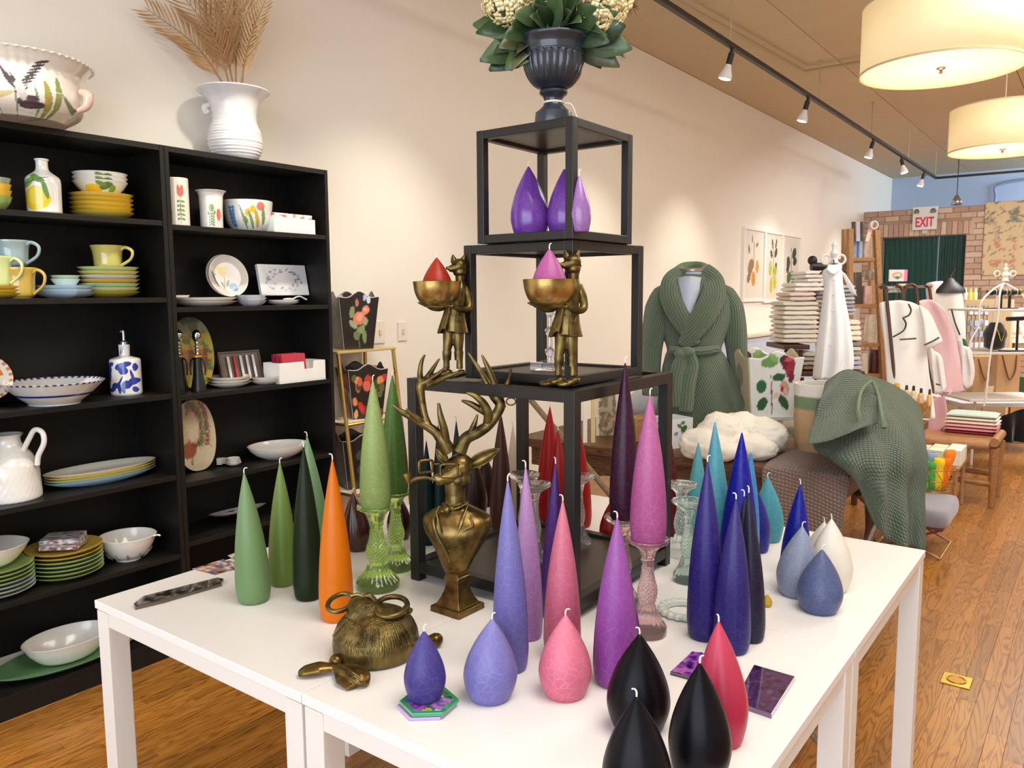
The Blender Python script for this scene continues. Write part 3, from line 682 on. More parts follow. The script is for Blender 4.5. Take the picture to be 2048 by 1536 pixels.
# small violet candle on two hexagonal coasters
cc = PZ(857, 1414, TT)
def hexcoaster(z0, h, sh, lab, cols):
    c = cc+HF*.0+sh; pts = [(c.x+.052*math.cos(a+YAWR), c.y+.052*math.sin(a+YAWR), z0) for a in [i*PI/3+.05 for i in range(6)]]
    t = thing('hexagonal_coaster', lab, 'coaster', (c.x, c.y, z0), 'hexagonal floral coasters')
    obj('glass_rim', prism(B(), pts, (0, 0, h)), plain(cols[0], .1, coat=1), t, smooth=False, bev=.001)
    bm = lathe(B(), (c.x, c.y, z0+h), [(0, .0004), (.043, .0004), (.043, .0)], 6, rot=YAWR+.05); bmesh.ops.subdivide_edges(bm, edges=bm.edges, cuts=14, use_grid_fill=True)
    o = obj('flower_print', bm, attrmat(.1, 1), t)
    def f(p):
        q = p-c; u, v = q.dot(HR), q.dot(HF)
        for fu, fv, fr, hc in ((-.022, -.022, .020, '#a05cc0'), (.024, -.014, .021, '#b27fd0'), (-.01, .026, .016, '#8f4fb8'), (-.040, .0, .010, '#3b78b8'), (.03, .022, .012, '#2f8f4c'), (.0, -.037, .009, '#d9c83a'), (.002, -.03, .014, '#2f8048'), (.037, .012, .013, '#256b3c'), (-.03, .02, .01, '#2f8048')):
            r_ = math.hypot(u-fu, v-fv)
            if r_ < fr: return tuple(a*(.7+.3*math.cos(r_/fr*9)) for a in hx(hc))
        return hx('#e9e6ea')
    paint(o, f)
hexcoaster(TT, .006, Vector((-.002, -.003, 0)), 'lower hexagonal coaster with mauve edge under the violet candle', ('#b493c4', 0))
hexcoaster(TT+.0072, .007, Vector((.002, 0, 0)), 'upper hexagonal coaster with purple and green flowers under violet candle', ('#2f8f62', 0))
cn = Vector((cc.x, cc.y, TT+.0148))-HR*.006+HF*.006
candle('drop', 0, 0, 0, 849, 1262, '#54479c', 'small violet teardrop candle standing on the hexagonal coasters', tip=.3, C0=cn, r0=42*dep(cn)/FPX)
# ------------------------------------------------------------------ pressed glass candlesticks
def holder(x, yb, w, yr, wr, h, lab, z=TT, dolphin=True):
    Cn, r = ground(x, yb, z, w, .95); H = zat(Cn, yr)-Cn.z; rr = wr/2*dep(Cn)/FPX
    t = thing('glass_candlestick', lab, 'candlestick', Cn, 'pressed glass candlesticks'); g = glass(h)
    prof = [(0, 0), (r*.90, 0), (r*.97, .008*H), (r, .03*H), (r, .085*H)]+[(r*(.44+.55*(1-q)**1.7), (.09+.21*q)*H) for q in [k/10 for k in range(11)]]
    def ribs(a, i, z_): return 1+.05*abs(math.sin(a*9))*(1 if .09*H < z_ < .29*H else .25)
    obj('ribbed_foot', lathe(B(), Cn, prof+[(0, .30*H)], 108, wob=ribs), g, t, angle=25)
    def sr(q): return r*(.285+.19*math.exp(-((q-.45)/.13)**2)+.05*(1 if abs(q-.775) < .012 else 0)+.03*(1 if abs(q-.70) < .008 else 0))
    bp = [(0, .3005*H)]+[(sr(q), q*H) for q in [.3005+.0062*k for k in range(80)]]+[(0, .795*H)]
    def scales(a, i, z_):
        if z_ > .68*H: return 1+.03*math.cos(a*12)
        return 1+.11*abs(math.sin(a*7+z_/H*70))*abs(math.sin(a*7-z_/H*70))
    obj('scaled_stem', lathe(B(), Cn, bp, 112, wob=scales), g, t, angle=18)
    cp = [(0, .796*H), (r*.30, .796*H), (r*.36, .82*H), (r*.42, .87*H), (rr*.62, .925*H), (rr*.95, .962*H), (rr, .985*H), (rr*.98, H), (rr*.86, .985*H), (rr*.6, .955*H), (rr*.4, .95*H), (0, .95*H)]
    obj('flared_cup', lathe(B(), Cn, cp, 60, wob=lambda a, i, z_: 1+.02*math.cos(a*12)), g, t, angle=80)
    return Cn, H, z+.951*H
HD = [holder(749, 1190, 86, 1010, 76, '#c4f070', 'green glass candlestick in front holding a pale green candle'),
      holder(789, 1148, 66, 982, 62, '#c4f070', 'green glass candlestick behind holding a darker green candle'),
      holder(1300, 1283, 78, 1076, 84, '#f6cdd0', 'pink glass candlestick holding the mauve pink candle'),
      holder(1250, 1222, 66, 1032, 76, '#f3d2d2', 'pink glass candlestick half hidden holding the dark plum candle'),
      holder(1380, 1172, 56, 1000, 66, '#cfeae2', 'aqua glass candlestick with a pale green foot'),
      holder(1366, 1120, 54, 966, 62, '#dfe9e8', 'clear glass candlestick standing behind the aqua one')]
zt = CUB[0][5]
HD2 = [holder(1070, 1140, 52, 966, 66, '#e6e4e2', 'clear glass candlestick nearest inside the tower base', z=zt),
       holder(1049, 1118, 50, 946, 62, '#e6e4e2', 'clear glass candlestick behind the lavender candles in the tower', z=zt),
       holder(1160, 1100, 48, 950, 62, '#e6e4e2', 'clear glass candlestick behind the front tower post', z=zt)]
for (hd, ty, wpx, c, lab, tp) in ((HD[0], 760, 62, '#a4b86c', 'pale green tapered candle on the front green glass holder', .3), (HD[1], 750, 54, '#648c34', 'deeper green tapered candle on the rear green glass holder', .1),
                              (HD[2], 788, 73, '#c566a2', 'mauve pink tapered candle on the pink glass holder', .35), (HD[3], 724, 58, '#4a1038', 'tall dark plum candle on the rear pink glass holder', .0)):
    cn = Vector((hd[0].x, hd[0].y, hd[2]+.0005)); candle('tall', 0, 0, 0, 0, ty, c, lab, tip=tp, C0=cn, r0=wpx/2*dep(cn)/FPX)
# candles in the top cube
for x, yb, w_, ty, lab in ((1061, 476, 78, 333, 'left purple teardrop candle in the top cube'), (1133, 474, 74, 338, 'right purple teardrop candle in the top cube'), (1162, 463, 44, 350, 'lilac teardrop candle at the back of the top cube')):
    candle('drop', x, yb, w_, x-3, ty, '#8d4fc0' if 'lilac' not in lab else '#a878bc', lab, z=CUB[2][5], tip=.1, crack=.3, rough=.25)
# scalloped glass ring dish
Cn, r = ground(1378, 1246, TT, 104, .95)
bm = B()
for i in range(18):
    a = 2*PI*i/18; ell(bm, Cn+Vector((r*.84*math.cos(a), r*.84*math.sin(a), .0085)), (r*.17, r*.17, .008))
lathe(bm, Cn, [(r*.62, .002), (r*.88, .001), (r*.86, .014), (r*.66, .014), (r*.62, .002)], 48, close=False)
tag(fuse('scalloped_ring', bm, plain('#cfd8cf', .12, coat=.6, sss=.3), None, .0016, 2), 'pale scalloped glass ring dish beside the navy candles', 'dish')
# agate pieces
def agate(name, poly, z0, h, lab, cols, edge='#1c1018'):
    P3 = [PZ(x, y, z0+h) for x, y in poly]; c = sum(P3, Vector())/len(P3)
    t = thing(name, lab, 'coaster', (c.x, c.y, z0))
    obj('stone_slab', prism(B(), [Vector((p.x, p.y, z0)) for p in P3], (0, 0, h-.0006)), plain(edge, .08, coat=1, var=.4, scale=40), t, smooth=False, bev=.0012)
    bm = B(); ins = [c+(p-c)*.965 for p in P3]; f = bm.faces.new([bm.verts.new(Vector((p.x, p.y, z0+h))) for p in ins]); bmesh.ops.triangulate(bm, faces=[f]); bmesh.ops.subdivide_edges(bm, edges=bm.edges, cuts=22, use_grid_fill=True)
    o = obj('polished_face', bm, attrmat(.07, 1), t)
    cl = [hx(k) for k in cols]
    def fn(p):
        v = noise.noise(p*38)+.5*noise.noise(p*90+Vector((3, 1, 2))); v = min(.999, max(0, v*.9+.5)); k = v*(len(cl)-1); i = int(k); f_ = k-i
        return tuple(cl[i][j]*(1-f_)+cl[min(i+1, len(cl)-1)][j]*f_ for j in range(3))
    paint(o, fn)
agate('agate_coaster', [(1384, 1302), (1406, 1304), (1426, 1340), (1392, 1357), (1340, 1343)], TT, .007, 'small purple agate slice half hidden behind the black and crimson candles', ['#2c0f3a', '#7a2fa0', '#b070d8', '#c23a90', '#4a1560'])
agate('agate_coaster', [(1508, 1328), (1591, 1352), (1543, 1428), (1468, 1402)], TT, .009, 'square purple agate coaster at the right front of the table', ['#1f0c24', '#3f2248', '#54306c', '#331436', '#5f4270'], '#6f5a78')
agate('agate_tray', [(437, 1154), (448, 1157), (443, 1166), (325, 1200), (270, 1213), (267, 1206), (285, 1192)], TT, .009, 'long black and silver agate board at left of the table', ['#181412', '#3f3833', '#5a524c', '#8f8884', '#2a2422'], '#4d4234')
# postcards
def card(poly, z, lab, cols, sc=50):
    P3 = [PZ(x, y, z) for x, y in poly]; bm = prism(B(), P3, (0, 0, .0006)); bmesh.ops.triangulate(bm, faces=bm.faces); bmesh.ops.subdivide_edges(bm, edges=bm.edges, cuts=10, use_grid_fill=True)
    o = tag(obj('postcard', bm, attrmat(.3, .4), smooth=False), lab, 'card'); cl = [hx(k) for k in cols]
    paint(o, lambda p: cl[min(len(cl)-1, int(max(0, noise.noise(p*sc)+.5)*len(cl)))])
card([(384, 1138), (448, 1118), (466, 1139), (430, 1150)], TT+.0005, 'printed card with blue and orange picture at the back left edge', ['#3b4b78', '#5f6f98', '#d07a4a', '#d9cfc4', '#2a2a38'])
card([(440, 1124), (500, 1112), (520, 1128), (455, 1142)], TT+.0012, 'printed brown and white card behind the sage green candle', ['#8a6a58', '#e4ddd2', '#54423c', '#c9b8a8'], 40)
card([(455, 1111), (500, 1096), (516, 1106), (470, 1121)], TT+.0020, 'grey paper tag tucked behind the cards', ['#9a9690', '#d9d5cc'], 30)
def cat3q(p, k=5): return [(q.x, q.y) for q in spline([(a, b, 0) for a, b in p], k)]
# ------------------------------------------------------------------ urn with hydrangeas on the top cube
F, u, v, s, H, _z = CUB[2]; top = TT+.838+.256
uc = S(1110, 232, 1.80); uc = F+(u+v)*s/2; uc = Vector((uc.x, uc.y, top))
k = dep(uc)/FPX
uc = uc+HR*((1110-1024)*k-(uc-CAM).dot(HR))
t = thing('urn_vase', 'dark fluted pedestal urn standing on top of the black cube tower', 'vase', uc)
def zy(y): return zat(uc, y)-top
yu = lambda y: zy(y)
H0 = yu(78)
Q = lambda y: max(0.0, yu(y))
pr = [(0, 0), (38*k, 0), (39*k, .005), (36*k, Q(226)), (27*k, Q(219)), (20*k, Q(211)), (18.5*k, Q(202)), (21*k, Q(194)), (27*k, Q(190)), (28.5*k, Q(186)), (27*k, Q(182))]
obj('pedestal', lathe(B(), uc, pr+[(0, Q(182))], 48), plain('#232a33', .32, coat=.3, var=.15), t)
def fl(a, i, z_): return 1-.05*(1-abs(math.sin(a*12)))*(1 if Q(178) < z_ < Q(113) else 0)
bw = [(0, Q(181.5))]+[(a*k, Q(b)) for a, b in cat3q([(24, 181), (30, 178), (43, 168), (54, 152), (60, 134), (61, 118), (60, 111), (61, 108), (62, 98), (66, 90), (70, 84), (71, 80), (69, 77)], 4)]+[(60*k, Q(80)), (52*k, Q(100)), (0, Q(104))]
obj('fluted_bowl', lathe(B(), uc, bw, 192, wob=fl), plain('#232a33', .3, coat=.35, var=.15), t)
obj('tie_string', tube(lathe(B(), uc, [(20*k, Q(208)), (21.5*k, Q(206)), (20*k, Q(204))], 24, close=False), [uc+HR*21*k+Vector((0, 0, Q(206))), uc+HR*38*k+Vector((0, 0, Q(212))), uc+HR*56*k+Vector((0, 0, .004))], [.0012]*2, 6), plain('#e8e2d6', .6), t)
mz = top+H0
arr = thing('flower_arrangement', 'cream hydrangeas with dark green leaves filling the black urn', 'plant', (uc.x, uc.y, mz-.06))
mleaf = [plain(c, .38, var=.25, scale=40) for c in ('#2f4526', '#3d5430', '#26391f', '#4a5f3c', '#54573a')]
rl = random.Random(11)
def leaf(bm, p0, dr, ln, wd, droop, n=7):
    dr = dr.normalized(); sd = dr.cross(-HF+Vector((0, 0, .35)));
    sd = (sd.normalized() if sd.length > .01 else HR.copy()); nr = sd.cross(dr).normalized(); tw = rl.uniform(-.7, .7); sd, nr = sd*math.cos(tw)+nr*math.sin(tw), nr*math.cos(tw)-sd*math.sin(tw)
    pr_ = None; rowsv = []
    for i in range(n+1):
        q = i/n; c = p0+dr*ln*q+Vector((0, 0, -droop*ln*q*q)); wv = wd*math.sin(PI*min(1, q*.94+.03))**1.0*(1-.1*q)
        rowsv.append([bm.verts.new(c-sd*wv+nr*wv*.35), bm.verts.new(c), bm.verts.new(c+sd*wv+nr*wv*.35)])
    for a, b in zip(rowsv, rowsv[1:]):
        bm.faces.new((a[0], a[1], b[1], b[0])); bm.faces.new((a[1], a[2], b[2], b[1]))
def sdir(ax, ay, aw): return HR*ax+Vector((0, 0, 1))*ay-HF*aw
LV = [(1040, 62, -1, .05, .25, 100, .3), (1035, 85, -1, -.25, .3, 95, .3), (1050, 100, -.9, -.45, .2, 92, .2), (1035, 70, -1, .3, 0, 105, .25), (1060, 110, -.6, -.35, .5, 70, .8), (1048, 60, -.7, -.1, .7, 80, .5), (1065, 95, -.8, -.6, .5, 85, .2),
      (1080, 70, -.3, .5, .8, 75, .3), (1100, 65, .1, .7, .8, 80, .2), (1118, 70, .0, -.6, .7, 52, .2), (1130, 65, .3, .6, .7, 85, .3), (1150, 75, .5, .5, .6, 90, .4), (1170, 85, .9, .3, .4, 95, .3), (1180, 85, 1, 0, .3, 95, .4), (1175, 90, .95, -.3, .2, 80, .5), (1165, 100, .8, -.5, .1, 60, .4),
      (1190, 70, 1, .25, -.2, 80, .3), (1110, 45, -.2, .9, .3, 80, .2), (1070, 40, -.5, .8, 0, 80, .3), (1150, 40, .4, .8, 0, 80, .3), (1090, 60, -.5, .3, .9, 70, .5), (1140, 60, .4, .2, 1, 66, .6), (1160, 70, .8, -.1, .7, 80, .5), (1200, 60, .9, .5, .2, 70, .3), (1020, 60, -.9, .5, -.2, 70, .3),
      (1060, 70, -1, .0, -.6, 100, .3), (1180, 75, 1, .0, -.6, 100, .4), (1120, 50, .2, .5, -.9, 90, .4), (1095, 75, -.1, -.2, 1, 45, .6), (1072, 105, -.4, -.7, .4, 50, .3), (1105, 85, .15, -.2, 1, 40, 1.0)]
for rep in range(2):
    for i, (x, y, ax, ay, aw, ln, dp) in enumerate(LV):
        p0 = S(x*.55+1110*.45, min(y, 84)-(12 if rep else 0), dep(uc)+(.0 if aw < 0 else -.03*aw)); p0.z = max(p0.z, mz-.004)
        dr = sdir(ax+rl.uniform(-.2, .2)*rep, ay+rl.uniform(-.2, .3)*rep, aw+rl.uniform(-.3, .3)*rep)
        L_ = ln*k*(1.22 if not rep else rl.uniform(.9, 1.15)); nn = B(); leaf(nn, p0, dr, L_, L_*rl.uniform(.23, .29), dp*.5)
        obj('leaf', nn, mleaf[(i+rep*3) % 5], arr, solid=.0006, angle=0)
for (x, y, rr) in ((1010, 5, 44), (1205, -2, 62), (1195, 40, 28), (1090, -45, 60), (1045, -25, 45)):
    c = S(x, y, dep(uc)-.05); fb = B()
    for i in range(130 if rr > 30 else 40):
        d = Vector((rl.gauss(0, 1), rl.gauss(0, 1), rl.gauss(0, 1))).normalized(); p = c+d*rr*k*rl.uniform(.8, 1.02); sd = d.orthogonal().normalized(); s2 = d.cross(sd); a0 = rl.uniform(0, 6)
        for q in range(4):
            a = a0+q*PI/2; e = sd*math.cos(a)+s2*math.sin(a); e2 = d.cross(e); o_ = p+e*5.2*k
            vs = [fb.verts.new(p), fb.verts.new(o_-e2*4.6*k+d*1.4*k), fb.verts.new(p+e*10.5*k+d*.6*k), fb.verts.new(o_+e2*4.6*k+d*1.4*k)]; fb.faces.new(vs)
    hf = obj('hydrangea_head', fb, plain('#f2e3ae', .6, var=.1), arr, solid=.0008, angle=0)
    obj('stem', tube(B(), [c, Vector((uc.x, uc.y, mz-.05))], [.003, .003], 6, 1), mleaf[1], hf)
bm = B()
for i in range(26):
    c = S(1262, 10, dep(uc)); tube(bm, [c, c+sdir(rl.uniform(-.3, .6), rl.uniform(-.9, .6), rl.uniform(-.3, .4))*30*k], [.0012, .0004], 4, 1)
tube(bm, [S(1262, 10, dep(uc)), S(1200, 60, dep(uc))], [.0015]*2, 5, 1); obj('dried_thistle', bm, plain('#6b4a35', .8), arr)
for k2, (x, y, x2, y2) in enumerate(((1190, 100, 1262, 118), (1185, 95, 1260, 85), (1188, 98, 1240, 108))):
    bm = B(); leaf(bm, S(x, y-18, dep(uc)-.02), S(x2, y2, dep(uc))-S(x, y, dep(uc)), 62*k, 5*k, .3); obj('blade_leaf', bm, mleaf[4], arr, solid=.0006, angle=0)
# ------------------------------------------------------------------ ceramics on the bookcases
ground_t = ground
def SP(x, yb, z, X_=-3.11):
    P = PX(x, yb, X_); return Vector((P.x, P.y, z))
def ground(x, yb, z, wpx, rb=1.0):
    if z > 2: lo, hi = SX0, SX1
    r = wpx/2*dep(PX(x, yb, -3.1))/FPX
    c = PZ(x, yb, z).x-abs(HF.x)*r*rb if abs(z-1.46) > .3 else SX1-.02-r
    c = max(min(c, SX1-.012-r), SX0+.010+r)
    P = PX(x, yb, c); r = wpx/2*dep(P)/FPX
    return Vector((max(P.x, SX0+.010+r), P.y, z)), r
WH = '#ece8e0'
def refine(pr, mx):
    o_ = [pr[0]]
    for a, b in zip(pr, pr[1:]):
        m = max(1, int(math.hypot(b[0]-a[0], b[1]-a[1])/mx))
        for i in range(1, m+1): o_.append((a[0]+(b[0]-a[0])*i/m, a[1]+(b[1]-a[1])*i/m))
    return o_
def mkware(name, label, cat, x, yb, z, prof, w, yt, base, marks=(), group=None, n=56, sx=1, sy=1, rot=0, rb=.7, wob=None, mat=None, paintfn=None, Hm=None, partname='body', handle=None):
    Cn, r = ground(x, yb, z, w, rb)
    H = Hm or hgt(Cn, yt); pr = [(a*r, b*H) for a, b in prof]
    if mat is None: pr = refine(pr, .0016); n = 190
    bm = lathe(B(), Cn, pr, n, sx, sy, rot, wob)
    m = mat or attrmat(.16, .5)
    if handle:
        t = thing(name, label, cat, Cn, group); o = obj(partname, bm, m, t)
        handle(t, Cn, r, H, m)
    else:
        t = o = tag(obj(name, bm, m), label, cat, group)
    if mat is None: paint(o, paintfn or deco(Cn, Cn.z, H, r, base, marks))
    if handle:
        for ch in t.children:
            if ch != o and not ch.data.color_attributes.get('Col') and mat is None: paint(ch, lambda p: hx(base))
    return t, Cn, r, H
def solidprof(out, th=.06):           # open vessel: outer profile then back down the inside
    inn = [(max(0, a-th), b+(th*.6 if i == 0 else 0)) for i, (a, b) in enumerate(out)]
    inn[-1] = (out[-1][0]-th, out[-1][1]); return [(0, out[0][1])]+dens(out)+dens([(out[-1][0]-th*.5, out[-1][1]+.012)]+inn[::-1])+[(0, inn[0][1]+th*.5)]
def dens(p, k=3):
    o_ = []
    for a, b in zip(p, p[1:]):
        for i in range(k): o_.append((a[0]+(b[0]-a[0])*i/k, a[1]+(b[1]-a[1])*i/k))
    return o_+[p[-1]]
def cat3(p, k=5):
    return [(q.x, q.y) for q in spline([(a, b, 0) for a, b in p], k)]
BOWL = [(.42, 0), (.45, .04), (.62, .16), (.80, .42), (.92, .72), (.99, .98)]
PLATE = [(.55, 0), (.58, .10), (.80, .35), (.99, .90)]
def platep(th=.5): return [(0, .15), (.55, 0), (.6, .1), (.82, .42), (.99, .92), (1, 1), (.97, 1), (.8, .58), (.58, .32), (0, .30)]
def stack(name, cat, x, yb, z, w, n, top_y, cols, labs, group, bowl=False, sx=1, sy=1, rot=0, rb=.6, wob=None, nn=48):
    Cn, r = ground(x, yb, z, w, rb); tot = zat(Cn+HF*(-r*.2), top_y)-z; dz = tot/(n+ (1.6 if bowl else .7)); 
    zz = z; out = []
    for i in range(n):
        h = dz*(2.3 if bowl else 1.6)
        if i == 0 and not bowl: h = dz*1.6
        p = platep() if not bowl else solidprof(cat3([(.45, 0), (.6, .12), (.84, .5), (1, 1)]), .05)
        bm = lathe(B(), (Cn.x, Cn.y, zz), [(a*r, b*h) for a, b in p], nn, sx, sy, rot, wob)
        c = cols[i % len(cols)]; o = tag(obj(name, bm, plain(c, .18, coat=.5)), labs[i] if i < len(labs) else labs[-1], cat, group); zz += dz+.0002; out.append(o)
    return Cn, r, zz-dz*0+dz*.05, out
def ordl(n, s, low='lowest', hi='topmost'):
    W = {1: ['only'], 2: [low, hi], 3: [low, 'middle', hi], 4: [low, 'second', 'third', hi], 5: [low, 'second', 'third', 'fourth', hi], 6: [low, 'second', 'third', 'fourth', 'fifth', hi], 7: [low, 'second', 'third', 'fourth', 'fifth', 'sixth', hi]}[n]
    return [f'{w} {s}' + ('') for w in W]
# --- shelf A left
z = SH1[0]
stack('small_bowl', 'bowl', -12, 412, z, 66, 4, 352, ['#8fa45a', '#d9b13c', '#e0bb48', '#9fb0a0'], ordl(4, 'pastel bowl in the stack at the left edge, top shelf'), 'pastel bowls at the left edge', bowl=True)
def neckwob(a, i, z_): return 1
mkware('lemon_bottle', 'white bottle painted with a lemon and green leaves', 'bottle', 90, 424, z, [(0, 0)]+dens([(.92, 0), (.97, .03), (.98, .3), (1, .55)], 6)+dens(cat3([(1, .55), (.92, .66), (.5, .76), (.36, .82), (.34, .96), (.38, .965), (.38, 1), (.0, 1)]), 2), 64, 318, '#efece6',
       [(.02, .26, .78, .22, 0, '#f0cf2c'), (.1, .30, .50, .15, 0, '#f4de55'), (-.45, .54, .45, .07, .5, '#7fae5c'), (.15, .62, .5, .055, -.5, '#6a9a4c'), (.55, .45, .12, .2, .2, '#6f9a50'), (0, .58, .8, .012, .3, '#5d7a3c')], n=72)
Cn, r, zz, _ = stack('yellow_plate', 'plate', 205, 434, z, 117, 5, 388, ['#d8bf4e', '#dcb93a', '#e2c04a', '#dcb93a', '#e4c65a'], ordl(5, 'yellow plate under the lemon bowls'), 'yellow plates under the lemon bowls')
for i, lb in enumerate(('lowest white bowl painted with lemons', 'middle white bowl painted with lemons', 'topmost white bowl painted with lemons')):
    rr = 50*dep(Cn)/FPX; hh = .056; zb = zz+i*.0155
    bm = lathe(B(), (Cn.x, Cn.y, zb), refine([(a*rr, b*hh) for a, b in solidprof(cat3([(.42, 0), (.55, .12), (.8, .5), (1, 1)]), .05)], .002), 150)
    o = tag(obj('lemon_bowl', bm, attrmat(.16, .5)), lb, 'bowl', 'lemon bowls in a stack')
    paint(o, deco(Cn, zb, hh, rr, '#f0ede4', [(.1, .30, .42, .42, 0, '#f1c62b'), (.62, .62, .22, .22, .4, '#5d7f45'), (.45, .75, .2, .14, -.3, '#76964f'), (-.75, .4, .12, .5, .3, '#f1c62b'), (.85, .4, .08, .3, 0, '#86a04c')]))
# --- shelf B left
z = SH1[1]
MUG = [(0, 0)]+cat3([(.60, 0), (.66, .04), (.80, .12), (.84, .4), (.88, .7), (1, .985)], 4)+[(.99, 1), (.95, 1)]+cat3([(.93, .95), (.82, .6), (.78, .2), (.5, .09)], 3)+[(0, .09)]
def mughandle(t, Cn, r, H, m):
    o0 = Cn+HR*r*.82; bm = tube(B(), [o0+Vector((0, 0, H*.80)), o0+HR*r*.35+Vector((0, 0, H*.92)), o0+HR*r*.78+Vector((0, 0, H*.75)), o0+HR*r*.66+Vector((0, 0, H*.42)), o0+HR*r*.02+Vector((0, 0, H*.14))], [r*.10, r*.11, r*.10, r*.09, r*.10], 10, 6)
    obj('handle', bm, m, t)
def mug(x, yb, w, yt, c, lab, z): return mkware('mug', lab, 'mug', x, yb, z, MUG, w, yt, c, (), 'pastel mugs', rb=.6, handle=mughandle, mat=plain(c, .15, coat=.6))
_, C1, r1, H1 = mug(42, 591, 62, 535, '#bfa24a', 'mustard mug under the blue grey mug', z)
mug(28, 0, 66, 0, '#9aaeb0', 'blue grey mug balanced on the mustard mug', 0) if 0 else None
t2 = thing('mug', 'blue grey mug stacked on the mustard mug', 'mug', C1+Vector((0, 0, H1+.001))-HR*.02, 'pastel mugs'); c2 = ORG[t2.name]
obj('body', lathe(B(), c2, [(a*r1*1.08, b*H1*.86) for a, b in MUG], 56), plain('#93a7ab', .15, coat=.6), t2); mughandle(t2, c2, r1*1.08, H1*.86, plain('#93a7ab', .15, coat=.6))
Cn, r, zz, _ = stack('saucer', 'saucer', -6, 600, z, 100, 3, 572, ['#cfae3c'], ordl(3, 'mustard saucer under the lime mug'), 'mustard saucers')
t2 = thing('mug', 'pale lime mug at the left edge in front of the mustard mug', 'mug', Vector((Cn.x+.02, Cn.y, zz+.001)), 'pastel mugs'); c2 = ORG[t2.name]
obj('body', lathe(B(), c2, [(a*r1*.98, b*H1*1.0) for a, b in MUG], 56), plain('#c9d596', .15, coat=.6), t2); mughandle(t2, c2, r1*.98, H1, plain('#c9d596', .15, coat=.6))
def sqw(a, i, z_): return 1/max(abs(math.cos(a-YAWR)), abs(math.sin(a-YAWR)))**.75*.92
Cn, r, zz, _ = stack('square_dish', 'dish', 133, 592, z, 100, 3, 570, ['#c4d6e2'], ordl(3, 'pale blue square dish with scalloped edge'), 'pale blue square dishes', wob=sqw)
for i, (c, lb) in enumerate((('#c9dcdc', 'pale blue small bowl above the square dishes'), ('#b9cfae', 'topmost pale green small bowl above the square dishes'))):
    rr = 27*dep(Cn)/FPX; bm = lathe(B(), (Cn.x, Cn.y, zz+i*.013), [(a*rr, b*.03) for a, b in solidprof(cat3([(.5, 0), (.7, .3), (1, 1)]), .06)], 40); tag(obj('small_bowl', bm, plain(c, .16, coat=.5)), lb, 'bowl', 'small bowls on square dishes')
Cn, r, zz, _ = stack('dinner_plate', 'plate', 220, 593, z, 113, 7, 534, ['#b9a53c', '#c8d0a0', '#a9c496', '#d9a94c', '#c0d2d6', '#d6c060', '#bcd0a0'], ordl(7, 'plate under the yellow green mug'), 'pastel plates in a stack')
t2 = thing('mug', 'yellow green mug standing on the plate stack', 'mug', Vector((Cn.x, Cn.y, zz+.002)), 'pastel mugs'); c2 = ORG[t2.name]
kk = dep(c2)/FPX; obj('body', lathe(B(), c2, [(a*31*kk, b*46*kk) for a, b in MUG], 56), plain('#bdb163', .15, coat=.6), t2); mughandle(t2, c2, 31*kk, 46*kk, plain('#bdb163', .15, coat=.6))
# --- shelf C left
z = SH1[2]
def lean_plate(name, lab, cat, x, yc, d, rx, ry, fn, group=None, tilt=.25, th=.006, X_=None):
    c = PX(x, yc, X_ if X_ is not None else -3.15); kk = dep(c)/FPX; a, b = rx*kk, ry*kk
    bm = lathe(B(), (0, 0, 0), [(0, 0), (.7, 0), (1, .010), (1, .016)]+refine([(.97, .016), (.68, .006), (0, .0045)], .02), 150); 
    bmesh.ops.scale(bm, vec=(a, b, 1), verts=bm.verts)
    bm.transform(Matrix.Translation(c) @ Matrix.Rotation(PI/2+tilt*.0, 4, 'Z') @ Matrix.Rotation(PI/2-tilt, 4, 'X'))
    o = tag(obj(name, bm, attrmat(.15, .5)), lab, cat, group)
    nrm = Vector((math.cos(tilt), 0, math.sin(tilt))); vv = Vector((-math.sin(tilt), 0, math.cos(tilt)))
    paint(o, lambda p: fn((p-c).dot(Vector((0, 1, 0)))/a, (p-c).dot(vv)/b)); return o
def marks2(base, mk):
    bc = hx(base); M_ = [(m[0], m[1], m[2], m[3], math.cos(m[4]), math.sin(m[4]), hx(m[5])) for m in mk]
    def f(u, v):
        col = bc
        for mu, mv, ru, rv, cs, sn, hc in M_:
            du, dv = u-mu, v-mv; a, b = (du*cs+dv*sn)/ru, (-du*sn+dv*cs)/rv
            if a*a+b*b < 1: col = hc
        return col
    return f
lean_plate('patterned_plate', 'white plate with orange and blue pattern at the left edge', 'plate', -30, 757, 0, 48, 46, lambda u, v: hx('#e38a3a') if (math.hypot(u, v) > .86 and math.sin(math.atan2(v, u)*22) > 0) or (.3 < math.hypot(u, v) < .7 and math.sin(math.atan2(v, u)*5) > .5) else (hx('#7a93b8') if math.hypot(u, v) < .25 else hx('#f0ede6')))
def bluebowl(Cn, zb, H, r):
    def f(p):
        d = math.hypot(p.x-Cn.x, p.y-Cn.y)/r; v = (p.z-zb)/H
        if .56 < v < .66 and d > .55 and v < d: return hx('#27348c')
        if d > .9 and v > .9: return hx('#2a3890') if math.sin(math.atan2(p.y-Cn.y, p.x-Cn.x)*40) > 0 else hx('#efeee9')
        return hx('#e8e6e0')
    return f
Cn, r = ground(110, 806, z, 186, .5); Cn.x = SX0+.01+r; hh = zat(Cn, 762)-z
bm = lathe(B(), Cn, refine([(a*r, b*hh) for a, b in solidprof(cat3([(.5, 0), (.52, .08), (.72, .42), (1, 1)]), .03)], .003), 352)
o = tag(obj('serving_bowl', bm, attrmat(.15, .5)), 'wide shallow bowl with blue stripe and notched blue rim', 'bowl'); 
